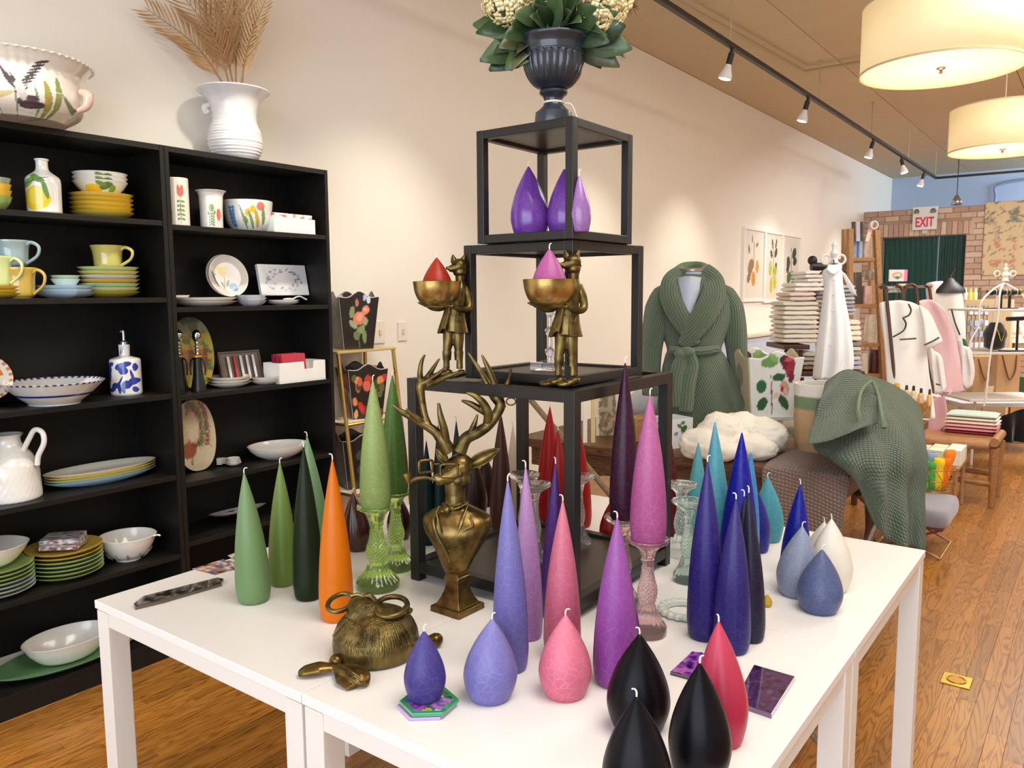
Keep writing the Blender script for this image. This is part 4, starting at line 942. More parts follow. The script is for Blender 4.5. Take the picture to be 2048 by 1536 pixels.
def bb(p, C_=Cn.copy(), r_=r, h_=hh):
    d = math.hypot(p.x-C_.x, p.y-C_.y)/r_; v = (p.z-C_.z)/h_; a = math.atan2(p.y-C_.y, p.x-C_.x)
    if v > .93 and math.sin(a*44) > 0: return hx('#2a3890')
    if d < .9*v**.3 and v > .25 and noise.noise(Vector((math.cos(a)*4, math.sin(a)*4, d*5))) > .1 and d < .55+.45*v-.045: return hx('#35408f')
    if .42 < v < .50: return hx('#27348c')
    return hx('#eceae4')
paint(o, bb)
def blb(t, Cn, r, H, m):
    k = r/29
    obj('pourer', tube(lathe(B(), Cn+Vector((0, 0, H)), [(7*k, 0), (7*k, 5*k), (4.5*k, 7*k), (3.5*k, 8*k)], 20, close=False), [Cn+Vector((0, 0, H+4*k)), Cn+Vector((0, 0, H+24*k)), Cn+Vector((0, 0, H+27*k))-HR*2*k, Cn+Vector((0, 0, H+25*k))-HR*6*k], [3*k, 2.8*k, 2.4*k, 1.8*k], 10, 5), plain('#cfd4da', .18, metal=.9), t)
bl = '#2c3f9e'
mkware('oil_bottle', 'white oil bottle with cobalt leaf pattern and metal pourer', 'bottle', 254, 790, z, [(0, 0)]+dens([(.95, 0), (1, .03), (1, .66)], 12)+dens(cat3([(1, .66), (.93, .715), (.6, .75), (.36, .775), (.34, .80), (.36, .98), (.36, 1)]), 2)+[(0, 1)], 58, 689, '#eeebe4',
       [(-.72, .52, .2, .1, 0, bl), (-.72, .42, .16, .1, 0, bl), (-.72, .34, .1, .08, 0, bl), (-.6, .62, .28, .045, .3, bl), (.15, .58, .4, .07, .35, bl), (.28, .50, .3, .08, -.5, bl), (.5, .63, .25, .05, .2, bl), (.88, .56, .1, .08, 0, bl), (.75, .4, .07, .12, .2, bl), (.45, .22, .30, .08, .7, bl), (.78, .28, .22, .08, -.6, bl), (.0, .16, .12, .12, .1, bl), (-.3, .2, .28, .06, .4, bl), (.1, .30, .36, .02, 1.1, bl), (-.55, .12, .3, .045, .3, bl), (.25, .12, .12, .07, .2, bl), (.85, .12, .12, .06, .2, bl), (-.2, .90, .4, .015, .9, bl), (.1, .88, .3, .015, .9, bl), (-.25, .83, .3, .015, .9, bl), (.2, .94, .3, .015, .9, bl)], n=110, handle=blb)
# --- shelf D left
z = SH1[3]
def pith(t, Cn, r, H, m):
    o0 = Cn+HR*r*.55; obj('handle', tube(B(), [Cn+HR*r*.50+Vector((0, 0, H*.70)), Cn+HR*r*.78+Vector((0, 0, H*.92)), Cn+HR*r*1.0+Vector((0, 0, H*1.06)), Cn+HR*r*1.25+Vector((0, 0, H*1.02)), Cn+HR*r*1.28+Vector((0, 0, H*.86)), Cn+HR*r*1.06+Vector((0, 0, H*.66)), Cn+HR*r*1.0+Vector((0, 0, H*.52))], [r*.09]*7, 12, 7), m, t)
def jug(a, i, z_): return 1+.012*math.cos(a*30)*(1 if i % 4 < 2 else -1)
mkware('pitcher', 'white embossed pitcher with tall loop handle at left', 'pitcher', 22, 1003, z, [(0, 0)]+cat3([(.92, 0), (.96, .04), (.94, .25), (.90, .5), (.72, .68), (.48, .82), (.42, .93), (.52, 1)], 6)+cat3([(.48, 1), (.38, .93), (.44, .82)], 2)+[(0, .8)], 116, 868, '#ece9e2', (), n=90, wob=jug, rb=.8, handle=pith, mat=plain('#ebe8e1', .2, coat=.6))
Cn = SP(206, 962, z, -3.12); r = 113*dep(Cn)/FPX
for i, (c, lb) in enumerate(zip(('#a9c4da', '#b9c08a', '#d9bf55', '#dcd9cc'), ordl(4, 'long oval platter of the stack beside the pitcher'))):
    sc_ = 1
    bm = lathe(B(), (Cn.x, Cn.y, z+i*.0105), [(a*1.0, b*.030) for a, b in platep()], 90, r*.40*sc_, r*.96, 0, (lambda a, i_, z_: 1+(.02*math.sin(a*44) if z_ > .02 else 0)) if i == 3 else None)
    tag(obj('oval_platter', bm, plain(c, .18, coat=.5)), lb, 'platter', 'oval platters in a stack')
# --- shelf E left
z = SH1[4]
Cn, r, zz, _ = stack('side_plate', 'plate', -8, 1200, z, 142, 7, 1132, ['#c9ccd0', '#c6cfae', '#b9c5d4', '#b6c98c', '#a9bf7e', '#bccf95', '#9fb86e'], ordl(7, 'plate under the white bowl at the left edge'), 'plates at the lower left edge')
rr = 64*dep(Cn)/FPX; bm = lathe(B(), (Cn.x, Cn.y, zz+.002), [(a*rr, b*.075) for a, b in solidprof(cat3([(.4, 0), (.62, .2), (.85, .6), (1, 1)]), .04)], 64, wob=lambda a, i, z_: 1+.02*math.cos(a*5)*(z_/.075)); tag(obj('salad_bowl', bm, plain('#e6e2da', .18, coat=.5)), 'white wavy bowl on the plate stack at lower left', 'bowl')
Cn, r, zz, _ = stack('coupe_bowl', 'bowl', 133, 1163, z, 138, 7, 1094, ['#a6b96a', '#b7c684', '#a9bf86', '#c2cf9a', '#b8c47c', '#d7bb55', '#cfb048'], ordl(7, 'green or yellow shallow bowl under the patterned boxes'), 'shallow bowls under the boxes')
for i, (lb, rz) in enumerate((('lower floral patterned box on the shallow bowls', .12), ('upper floral patterned box on the shallow bowls', .22))):
    u = HR*math.cos(rz)+HF*math.sin(rz); v = Vector((0, 0, 1)).cross(u); c = Vector((Cn.x, Cn.y, zz+.014+i*.021))
    o = tag(obj('napkin_pack', obox(B(), c, u, v, (0, 0, 1), .066, .055, .0095), attrmat(.3, .3), smooth=False, sub=0), lb, 'napkins', 'patterned napkin packs')
    bm2 = bmesh.new(); bm2.from_mesh(o.data); bmesh.ops.subdivide_edges(bm2, edges=bm2.edges, cuts=12, use_grid_fill=True); bm2.to_mesh(o.data); bm2.free()
    pal = [hx(k) for k in ('#d9d4cf', '#c47a80', '#5f7d74', '#a9b0bc', '#7d4a5c', '#e0dcd8')]
    paint(o, lambda p: pal[int(min(5, max(0, noise.noise(p*60)*6+3)))])
def colh(t, Cn, r, H, m):
    obj('handle', tube(B(), [Cn+HR*r*.9+Vector((0, 0, H*.93)), Cn+HR*r*1.12+Vector((0, 0, H)), Cn+HR*r*1.22+Vector((0, 0, H*.96))], [r*.07, r*.06, r*.05], 10, 4, .5), m, t)
    for i in range(12):
        a = i*2*PI/12; d = Vector((math.cos(a), math.sin(a), 0)); obj('drain_slot', tube(B(), [Cn+d*r*.56+Vector((0, 0, H*.10)), Cn+d*r*.72+Vector((0, 0, H*.26)), Cn+d*r*.82+Vector((0, 0, H*.42))], [.001, .004, .001], 6, 3), plain('#8f8a82', .5), t)
mkware('colander_bowl', 'white colander bowl with a small tab handle', 'bowl', 258, 1125, z, solidprof(cat3([(.42, 0), (.44, .06), (.66, .25), (.86, .6), (1, 1)]), .05), 108, 1070, '#ece8e0', (), rb=.45, handle=colh, mat=plain('#ebe7de', .16, coat=.5))
# --- bottom shelf left
z = SH1[5]
Cn = SP(135, 1318, z); Cn.x = -3.10; r = 138*dep(Cn)/FPX
bm = lathe(B(), (Cn.x, Cn.y, z), [(a, b*.03) for a, b in platep()], 90, .135, r, 0); tag(obj('oval_platter', bm, plain('#6f9a6a', .2, coat=.5)), 'large green oval platter on the bottom shelf', 'platter')
bm = lathe(B(), (Cn.x+.005, Cn.y+.0, z+.014), [(a, b*.085) for a, b in solidprof(cat3([(.5, 0), (.66, .15), (.86, .55), (1, 1)]), .035)], 80, .115, r*.60, 0); tag(obj('oval_bowl', bm, plain('#dcd8d0', .2, coat=.5)), 'white oval bowl on the green platter on the bottom shelf', 'bowl')
# --- right bookcase shelf A
z = SH2[0]; gr, rd = '#7f9a5c', '#e07a6a'
def stemmarks(u, v0, v1, fl, fc):
    mk = [(u, (v0+v1)/2, .03, (v1-v0)/2, 0, gr)]
    for i in range(5): q = v0+(v1-v0)*(.1+.16*i); mk += [(u-.14, q+.03, .13, .022, .6, gr), (u+.14, q+.03, .13, .022, -.6, gr)]
    return mk+[(u, v1+.08, .22, .10, 0, fc), (u-.12, v1+.14, .09, .09, 0, fc), (u+.12, v1+.14, .09, .09, 0, fc)]
mkware('cylinder_vase', 'tall white cylinder vase painted with a red tulip', 'vase', 356, 447, z, [(0, 0)]+dens([(.98, 0), (1, .02), (1, .98), (.98, 1)], 14)+[(.9, 1), (.9, .5), (0, .5)], 46, 357, '#f0e9da', stemmarks(.62, .05, .62, 0, '#e27467')+stemmarks(-.3, .05, .35, 0, '#e8a05c')+[(-.6, .6, .1, .06, 0, '#6b9cc4')], n=90)
mkware('flared_vase', 'white flared vase with painted sprigs and a red bloom', 'vase', 424, 453, z, [(0, 0)]+dens([(.70, 0), (.73, .03), (.74, .5), (.78, .85)], 8)+cat3([(.78, .85), (.86, .94), (1, .99)], 3)+[(1, 1), (.94, 1), (.72, .85), (.6, .5), (0, .4)], 59, 382, '#efece6', stemmarks(.35, .02, .45, 0, '#9ab06a')[:12]+[(.85, .36, .12, .16, 0, '#d8604f'), (.1, .4, .07, .05, 0, gr), (.6, .42, .07, .05, 0, gr)], n=90)
def wf(u, c): return [(u, .35, .02, .35, .05, '#4a5560')]+[(u+s_*.07, .2+.11*i, .07, .06, s_*.5, c) for i in range(6) for s_ in (-1, 1)]
mkware('flower_bowl', 'deep white bowl painted with blue and yellow flowers', 'bowl', 497, 460, z, solidprof(cat3([(.55, 0), (.66, .06), (.86, .32), (.96, .7), (1, 1)]), .03), 97, 404, '#f0efea', wf(-.38, '#5a9ad0')+[(.12, .45, .05, .4, .3, '#7a7f6c'), (.3, .6, .12, .12, 0, '#e6c63c'), (.2, .35, .1, .12, .2, '#7f9a5c'), (.45, .35, .06, .3, .3, '#8aa05a'), (.5, .7, .1, .12, 0, '#e6c63c'), (.66, .4, .07, .3, .2, '#c9b04a'), (.75, .8, .12, .14, 0, '#df7a6c'), (.85, .5, .05, .3, .1, '#7f9a5c')], rb=.6, n=110)
def tray(x0, x1, yb, yt, z, lab, notch=False):
    a, b = PZ(x0, yb, z), PZ(x1, yb+ (x1-x0)*.06, z); X1 = SX1-.02; ya, yb2 = PX(x0, yb, X1).y, PX(x1, yb, X1).y; h = PX(x0, yt, X1).z-z; X0 = X1-.12
    t = thing('napkin_holder', lab, 'holder', ((X0+X1)/2, (ya+yb2)/2, z)); m = plain('#eceae6', .25, coat=.3); w_ = .006
    bm = B(); box(bm, X0, X1, ya, yb2, z, z+w_); obj('base', bm, m, t, smooth=False)
    for (xa, xb, yc, yd, nm, hh) in ((X1-w_, X1, ya, yb2, 'front_wall', 1), (X0, X0+w_, ya, yb2, 'back_wall', 1), (X0+w_, X1-w_, ya, ya+w_, 'side_wall', 1), (X0+w_, X1-w_, yb2-w_, yb2, 'side_wall', 1)):
        bm = B()
        if nm == 'front_wall' and notch:
            y3, y4 = ya+(yb2-ya)*.52, ya+(yb2-ya)*.74; P_ = [(xa, ya, z+w_), (xa, yb2, z+w_), (xa, yb2, z+h), (xa, y4, z+h), (xa, y4-.004, z+h*.62), (xa, y3+.004, z+h*.62), (xa, y3, z+h), (xa, ya, z+h)]; prism(bm, P_, (w_, 0, 0))
        else: box(bm, xa, xb, yc, yd, z+w_, z+h)
        obj(nm, bm, m, t, smooth=False, bev=.0015)
    return X0, X1, ya, yb2, h
X0, X1, ya, yb2, h = tray(549, 631, 466, 433, z, 'white napkin holder on the top shelf')
o = tag(obj('napkin_pack', box(B(), X0+.01, X1-.012, ya+.008, yb2-.008, z+.0065, z+h+.020), attrmat(.4, .1), smooth=False), 'floral paper napkins standing in the white top shelf holder', 'napkins')
bm2 = bmesh.new(); bm2.from_mesh(o.data); bmesh.ops.subdivide_edges(bm2, edges=bm2.edges, cuts=16, use_grid_fill=True); bm2.to_mesh(o.data); bm2.free()
pal2 = [hx(k) for k in ('#c96a62', '#f0ece6', '#f2efea', '#efece6', '#8fa06c', '#5a4a48')]
paint(o, lambda p: pal2[int(min(5, max(0, noise.noise(p*55)*5+2.4)))])
# --- right shelf B
z = SH2[1]
for i, (x, w_, lb) in enumerate(((407, 130, 'wide flat white plate under the tulip plates'),)):
    stack('flat_plate', 'plate', x, 608, z, w_, 2, 594, ['#e9e4dc'], ordl(2, 'wide flat white plate in front of the tulip plates'), 'flat white plates')
Cn = SP(362, 596, z); 
bm = lathe(B(), (Cn.x-.03, Cn.y-.005, z+.027), [(a*.055, b*.022) for a, b in platep()], 40); tag(obj('small_dish', bm, plain('#ece4d8', .2, coat=.4)), 'small cream dish resting at the left of the flat plates', 'dish')
TU = [(-.28, .22, .20, .22, 0, '#ecc52e'), (-.42, .33, .1, .14, .3, '#ecc52e'), (-.12, .33, .1, .14, -.3, '#f2d24a'), (-.2, -.3, .02, .35, -.1, '#5f6f4a'), (-.05, -.35, .06, .2, -.4, '#6b8052'), (-.3, -.45, .06, .2, .4, '#6b8052'), (.2, -.5, .22, .16, 0, '#6f9ccc'), (.28, -.62, .14, .12, 0, '#86add6'), (-.7, -.05, .05, .22, .3, '#6b7a62'), (-.62, -.3, .04, .25, .4, '#6b7a62'), (-.78, .15, .05, .06, 0, '#7a8870'), (-.62, .08, .05, .05, 0, '#7a8870')]
lean_plate('tulip_plate', 'rear plain plate leaning behind the tulip plate', 'plate', 449, 552, 0, 44, 42, marks2('#d3ccc2', []), 'plates leaning on the shelf', .2, X_=-3.16)
lean_plate('tulip_plate', 'round plate with yellow tulip leaning on the second shelf', 'plate', 454, 553, 0, 44, 42, marks2('#e4ddd2', TU), 'plates leaning on the shelf', .2, X_=-3.14)
for i in range(3):
    Cq, r_ = ground(503, 609, z, 60, .5); rr = r_
    bm = lathe(B(), (Cq.x, Cq.y, z+.012*i), [(a*rr, b*.024) for a, b in solidprof(cat3([(.55, 0), (.75, .35), (1, 1)]), .06)], 48, wob=lambda a, i_, z_: 1+.03*math.cos(a*8)); tag(obj('scalloped_bowl', bm, plain('#dfe0e2', .16, coat=.5)), ordl(3, 'small white scalloped bowl beside the spoon rest')[i], 'bowl', 'small scalloped bowls')
a, b = PX(518, 527, -3.12), PX(610, 592, -3.14)
bm = obox(B(), ((a+b)/2), (0, 1, 0), (-.2, 0, 1), (1, 0, .2), abs(b.y-a.y)/2, abs(a.z-b.z)/2-.002, .008); bmesh.ops.subdivide_edges(bm, edges=bm.edges, cuts=30, use_grid_fill=True)
o = tag(obj('wreath_box', bm, attrmat(.2, .4), smooth=False), 'square pale box printed with a thin grey wreath', 'box'); c0 = (a+b)/2
def wr(p, c0=c0, hy=abs(b.y-a.y)/2, hz_=abs(a.z-b.z)/2):
    u, v = (p.y-c0.y)/hy, (p.z-c0.z)/hz_; r_ = math.hypot(u, v)
    return hx('#7c8694') if (.42 < r_ < .78 and noise.noise(Vector((u*7, v*7, 2))) > .16) else hx('#d3d5da')
paint(o, wr)
Cn = SP(570, 606, z)
for i, lb in enumerate(('lower white oval plate at the right end of the second shelf', 'upper white oval plate at the right end of the second shelf')):
    bm = lathe(B(), (Cn.x-.01, Cn.y, z+.0095*i), [(a, b*.016) for a, b in platep()], 60, .05, .085, 0); tag(obj('oval_plate', bm, plain('#e6e2dc', .18, coat=.5)), lb, 'plate', 'white oval plates')
c = Vector((Cn.x+.015, Cn.y+.03, z+.028)); tag(obj('serving_spoon', ell(tube(B(), [c, c+Vector((-.01, .05, .012)), c+Vector((0, .085, -.004))], [.006, .008, .009], 8, 5, .5), c-Vector((0, .02, 0)), (.02, .03, .006)), plain('#ece8e0', .18, coat=.5)), 'white ceramic spoon lying on the oval plates', 'spoon')
# --- right shelf C
z = SH2[2]
def board(name, lab, cat, x0, x1, yb, yt, X_, z, fn, shape=.8, th=.012, tilt=.12):
    ya, y2 = PX(x0, yb, X_).y, PX(x1, yb, X_).y; H = PX((x0+x1)/2, yt, X_).z-z; yc, hw = (ya+y2)/2, (y2-ya)/2
    pts = []
    for i in range(48):
        a = 2*PI*i/48; cu, cv = math.cos(a), math.sin(a); u = math.copysign(abs(cu)**shape, cu); v = math.copysign(abs(cv)**.95, cv); pts.append((u, v))
    vv = Vector((-math.sin(tilt), 0, math.cos(tilt))); nn = Vector((math.cos(tilt), 0, math.sin(tilt))); o_ = Vector((X_+.03, yc, z+.004))
    bm = B(); rings = []
    for s_ in (0, .3, .6, .85, .97, 1):
        rings.append([bm.verts.new(o_+Vector((0, hw*u*s_, 0))+vv*(H/2*(1+v*s_))/math.cos(tilt)*.985+nn*(.004*(1-s_))) for u, v in pts] if s_ else [bm.verts.new(o_+vv*H/2+nn*.004)])
    back = [bm.verts.new(v_.co-nn*th) for v_ in rings[-1]]; rings.append(back)
    for A2, B2 in zip(rings, rings[1:]):
        for k in range(48):
            j = (k+1) % 48
            if len(A2) == 1: bm.faces.new((A2[0], B2[k], B2[j]))
            else: bm.faces.new((A2[k], A2[j], B2[j], B2[k]))
    bm.faces.new(back); bmesh.ops.triangulate(bm, faces=[f for f in bm.faces if f.calc_center_median().x > o_.x-.5]); bmesh.ops.subdivide_edges(bm, edges=bm.edges, cuts=5)
    o = tag(obj(name, bm, attrmat(.2, .5)), lab, cat); paint(o, lambda p: fn((p.y-yc)/hw, (p.z-z)/H*2-1)); return o
def grapes(u, v):
    n1 = noise.noise(Vector((u*2.2, v*2.2, 3))); n2 = noise.noise(Vector((u*4, v*4, 8)))
    if v > .55: return hx('#5c6e5a') if n1 > -.1 else hx('#8d9a84')
    if -.35 < v < .1 and abs(u) < .7: return hx('#6b3f2a') if n2 > -.1 else hx('#a8743a')
    if v < -.4 and abs(u) < .4: return hx('#b8c83a') if n2 > 0 else hx('#c98a2e')
    return hx('#a9a63c') if n1 > .05 else (hx('#5f7038') if n2 > 0 else hx('#c49a3c'))
board('painted_platter', 'glossy oval platter painted in green and orange behind the bottle stands', 'platter', 343, 428, 776, 634, -3.16, z, grapes, .85)
mch, mbl = plain('#d0d2d4', .12, metal=1), plain('#17181a', .35)
for x, lb in ((362, 'left black corkscrew stand with round chrome head'), (398, 'right black corkscrew stand with round chrome head')):
    Cq, r_ = ground(x, 783, z, 30, .8); kq = r_/15; t = thing('corkscrew_stand', lb, 'corkscrew', Cq, 'corkscrew stands with chrome heads')
    obj('base_cone', lathe(B(), Cq, [(0, 0), (15*kq, 0), (15*kq, 4*kq), (10*kq, 30*kq), (8*kq, 55*kq), (7*kq, 66*kq), (0, 68*kq)], 32), mbl, t)
    obj('yellow_band', lathe(B(), Cq+Vector((0, 0, 68*kq)), [(0, 0), (9*kq, 0), (9*kq, 3*kq), (0, 3*kq)], 24), plain('#d9a824', .3, metal=.5), t)
    bm = B(); 
    for i in range(4): ell(bm, Cq+Vector((0, 0, (75+7*i)*kq)), (4.5*kq, 4.5*kq, 4*kq), n=12, m=6)
    obj('beaded_shaft', bm, mch, t); obj('chrome_head', ell(B(), Cq+Vector((0, 0, 110*kq)), (9*kq, 9*kq, 13*kq)), mch, t)
    for s_ in (-1, 1): obj('lever', tube(B(), [Cq+HR*s_*5*kq+Vector((0, 0, 66*kq)), Cq+HR*s_*12*kq+Vector((0, 0, 62*kq)), Cq+HR*s_*15*kq+Vector((0, 0, 48*kq)), Cq+HR*s_*14*kq+Vector((0, 0, 32*kq))], [2.2*kq, 2*kq, 2*kq, 1.6*kq], 8, 5), mbl, t)
a, b = PX(437, 706, -3.15), PX(513, 757, -3.15); t = thing('framed_box', 'shallow dark framed box with clear lid on the middle shelf', 'box', ((a+b)/2).x and Vector((-3.15, (a.y+b.y)/2, z)))
cb = Vector((-3.13, (a.y+b.y)/2, z+abs(a.z-z)/2+.004)); hy, hh = abs(b.y-a.y)/2+.012, abs(a.z-z)/2
u3, v3, n3 = Vector((0, 1, 0)), Vector((-.25, 0, 1)).normalized(), Vector((1, 0, .25)).normalized()
obj('backing', obox(B(), cb, u3, v3, n3, hy-.006, hh-.006, .006), plain('#4a3c38', .3, var=.5, scale=30), t, smooth=False)
for du, dv, a1, b1 in ((0, hh-.004, hy, .005), (0, -hh+.004, hy, .005), (hy-.004, 0, .005, hh-.009), (-hy+.004, 0, .005, hh-.009)): obj('frame', obox(B(), cb+u3*du+v3*dv, u3, v3, n3, a1, b1, .009), plain('#3a211a', .35), t, smooth=False, bev=.001)
for q in range(5): obj('glass_tube', tube(B(), [cb+u3*(-hy*.6+hy*.3*q)+n3*.012-v3*hh*.7, cb+u3*(-hy*.6+hy*.3*q)+n3*.012+v3*hh*.7], [.006, .006], 8, 1), plain('#cfcac6', .1, coat=1, var=.3) if q != 1 else plain('#b83a3a', .15, coat=1), t)
stack('side_plate', 'plate', 459, 775, z, 84, 3, 752, ['#ece6da', '#e6e0d4'], ordl(3, 'cream side plate in front of the framed box'), 'cream side plates')
stack('side_plate', 'plate', 531, 769, z, 64, 2, 752, ['#e6e0d6'], ordl(2, 'cream plate beside the red napkins holder'), 'small cream plates')
X0, X1, ya, yb2, h = tray(560, 652, 764, 727, z, 'white holder filled with red napkins', True)
for i in range(3):
    c = Vector((X0+.03+i*.027, (ya+yb2)/2-.03+.002*i, z+.0075+.062)); tag(obj('napkin_pack', obox(B(), c, (0, 1, 0), (-.16, 0, 1), (1, 0, .16), .066, .060, .0095), plain(('#8e1f38', '#9c2440', '#b52a40')[i], .3, coat=.4), smooth=False, bev=.001), ('rear', 'middle', 'front')[i]+' crimson napkin pack standing in the white holder', 'napkins', 'crimson napkin packs')
# --- right shelf D
z = SH2[3]
def rooster(u, v):
    q = (u+.45)
    for i, (c, o_) in enumerate((('#8a3f2a', .0), ('#5d7a4c', .12), ('#cf9a3c', .24), ('#4c5f6e', .36), ('#b5622f', .48))):
        if abs(math.hypot((u+.15)*1.0, (v-.25)*.75)-(.38+o_*.9)) < .05 and v > -.3 and u > -.4: return hx(c)
    if math.hypot((u+.45)/.38, (v+.38)/.22) < 1: return hx('#a9522c')
    if math.hypot((u+.62)/.22, (v-.02)/.34) < 1: return hx('#d8b98c') if u > -.7 else hx('#b8402f')
    if math.hypot((u+.8)/.16, (v-.38)/.12) < 1: return hx('#b83a2a')
    if abs(u+.35) < .03 and -.8 < v < -.55: return hx('#6b4a2a')
    if v < -.8: return hx('#d8c8a4')
    return hx('#e2d3b2')
board('rooster_platter', 'cream oval platter painted with a rooster', 'platter', 352, 432, 946, 799, -3.16, z, rooster, .8)
Cn = SP(462, 946, z)
t = thing('spoon_set', 'nested white ceramic measuring spoons with square handles', 'spoon', Cn)
for i in range(4):
    zc = z+.004+.0075*i; c = Vector((Cn.x, Cn.y+.015, zc+.004)); e = c-HR*.05
    bm = lathe(B(), (c.x, c.y, zc), [(a*(.034-.002*i), b*.011) for a, b in platep()], 28); tube(bm, [c-HR*.02+Vector((0, 0, .004)), e+Vector((0, 0, .006))-HF*.004], [.006, .007], 6, 2, .4); obox(bm, e-HR*.008-HF*.006+Vector((0, 0, .004)), HR, HF, (0, 0, 1), .011, .012, .0028)
    obj('spoon', bm, plain('#ebe7df', .18, coat=.5), t)
Cn = SP(554, 908, z); Cn.x = -3.10; r = 61*dep(Cn)/FPX
bm = lathe(B(), (Cn.x, Cn.y, z), [(a, b*.062) for a, b in solidprof(cat3([(.45, 0), (.5, .05), (.72, .3), (.9, .65), (1, 1)]), .035)], 80, r*.85, r*1.02, 0); tag(obj('oval_bowl', bm, plain('#e9e4da', .16, coat=.5)), 'cream oval bowl on the right bookcase behind the candles', 'bowl')
# --- right shelf E
z = SH2[4]; Cn = SP(512, 1040, z)
Cn = Vector((-3.10, PZ(512, 1050, z).y, z+.012))
bm = lathe(B(), (0, 0, 0), refine([(a*.125, b*.02) for a, b in platep()], .003), 160)
bm.transform(Matrix.Translation(Cn+Vector((0, 0, .02))) @ Matrix.Rotation(-.22, 4, 'Y'))
o = tag(obj('patterned_plate', bm, attrmat(.15, .5)), 'round plate with black scroll pattern tilted on lower shelf', 'plate')
paint(o, lambda p: hx('#d9d3ca') if math.hypot(p.x-Cn.x, p.y-Cn.y) > .095 else (hx('#3a2a22') if noise.noise((p-Cn)*34) > .08 else hx('#e6e0d6')))
# ------------------------------------------------------------------ on top of the bookcases
z = 2.043
bird = '#4b474c'
def birds():
    m = []
    for i in range(9): m.append((-.55+.22*i, .20, .012, .26, (-.5+.12*i), ('#6f9a82', '#7d8f6a', '#8aa08a')[i % 3]))
    for i in range(9): m.append((.60+.026*i, .34+.062*i, .085-.003*i, .020, .45, bird))      # raised wing feathers
    m += [(.45, .60, .03, .16, .65, '#5b4a58'), (.5, .5, .05, .18, .55, bird), (.44, .66, .012, .14, .65, '#d8d4d0'), (.66, .20, .11, .07, .3, '#5c4a52'), (.72, .14, .14, .05, .1, '#4b3d44'), (.6, .34, .05, .16, .3, '#cfc9c6'), (.15, .56, .16, .012, -.15, '#8a8088'), (.18, .38, .14, .014, -.15, '#8a8088'), (.12, .7, .025, .045, 0, '#b06a6c'), (.3, .76, .02, .045, 0, '#a85a60'), (-.15, .85, .08, .02, -.4, '#6b7078'), (-.08, .82, .06, .012, .8, '#6b7078'), (.32, .22, .22, .05, .3, '#cdbb8c'), (.85, .25, .03, .3, .1, '#a59a4c'), (.92, .3, .02, .35, .0, '#8f9a5c'), (-.6, .45, .06, .05, 0, '#b0565c')]
    return m
def cacheh(t, Cn, r, H, m):
    obj('side_handle', tube(B(), [Cn+HR*r*.93+Vector((0, 0, H*.52)), Cn+HR*r*1.03+Vector((0, 0, H*.45)), Cn+HR*r*1.0+Vector((0, 0, H*.28)), Cn+HR*r*.88+Vector((0, 0, H*.2))], [.012, .018, .014, .008], 10, 5), plain('#e2bfae', .2, coat=.5), t)
    bm = B()
    for i in range(60):
        a = 2*PI*i/60; ell(bm, Cn+Vector((r*1.0*math.cos(a), r*1.0*math.sin(a), H*.99)), (.007, .007, .004), n=8, m=4)
    obj('rope_rim', bm, plain('#efe9dc', .2, coat=.5), t)
Cn = SP(30, 250, z, -3.0); r = 145*dep(Cn)/FPX; H = zat(Cn, 128)-z; Cn = SP(30, 250, z, WX+.02+r)
t = thing('painted_cachepot', 'large white cachepot painted with flying geese and reeds', 'planter', Cn); k0 = H
pf = solidprof(cat3([(.62, 0), (.66, .02), (.82, .14), (.90, .34), (.88, .58), (.86, .76), (.92, .88), (1, 1)], 5), .035)
o = obj('body', lathe(B(), Cn, refine([(a*r, b*H) for a, b in pf], .0025), 420), attrmat(.12, .7), t); paint(o, deco(Cn, z, H, r, '#ece6dc', birds())); cacheh(t, Cn, r, H, None)
vc, r = ground(472, 311, z, 140, .3); H = zat(vc, 182)-z
t = thing('ribbed_vase', 'white ribbed flared vase holding dried palm fronds', 'vase', vc)
vp_ = [(0, 0)]+cat3([(.52, 0), (.58, .02), (.70, .12), (.76, .26), (.72, .42), (.62, .56), (.62, .72), (.72, .86), (1, .985)], 9)
vp_ = [(a*(1+.012*math.sin(b*150) if .05 < b < .55 else a and 1), b) for a, b in vp_]+[(1, 1), (.95, 1)]+cat3([(.92, .98), (.66, .86), (.56, .7), (.5, .5)], 4)+[(0, .4)]
obj('body', lathe(B(), vc, [(a*r, b*H) for a, b in vp_], 72), plain('#e4e3e4', .2, coat=.4), t)
obj('handle_scroll', tube(B(), [vc-HR*r*.60-HF*r*.2+Vector((0, 0, H*.78)), vc-HR*r*.72-HF*r*.3+Vector((0, 0, H*.74)), vc-HR*r*.70-HF*r*.3+Vector((0, 0, H*.66)), vc-HR*r*.60-HF*r*.3+Vector((0, 0, H*.70))], [.012, .014, .011, .008], 10, 6), plain('#dedcdc', .2, coat=.4), t)
pm = [plain(c, .7, var=.2) for c in ('#b98f5e', '#a67c50', '#cda878')]
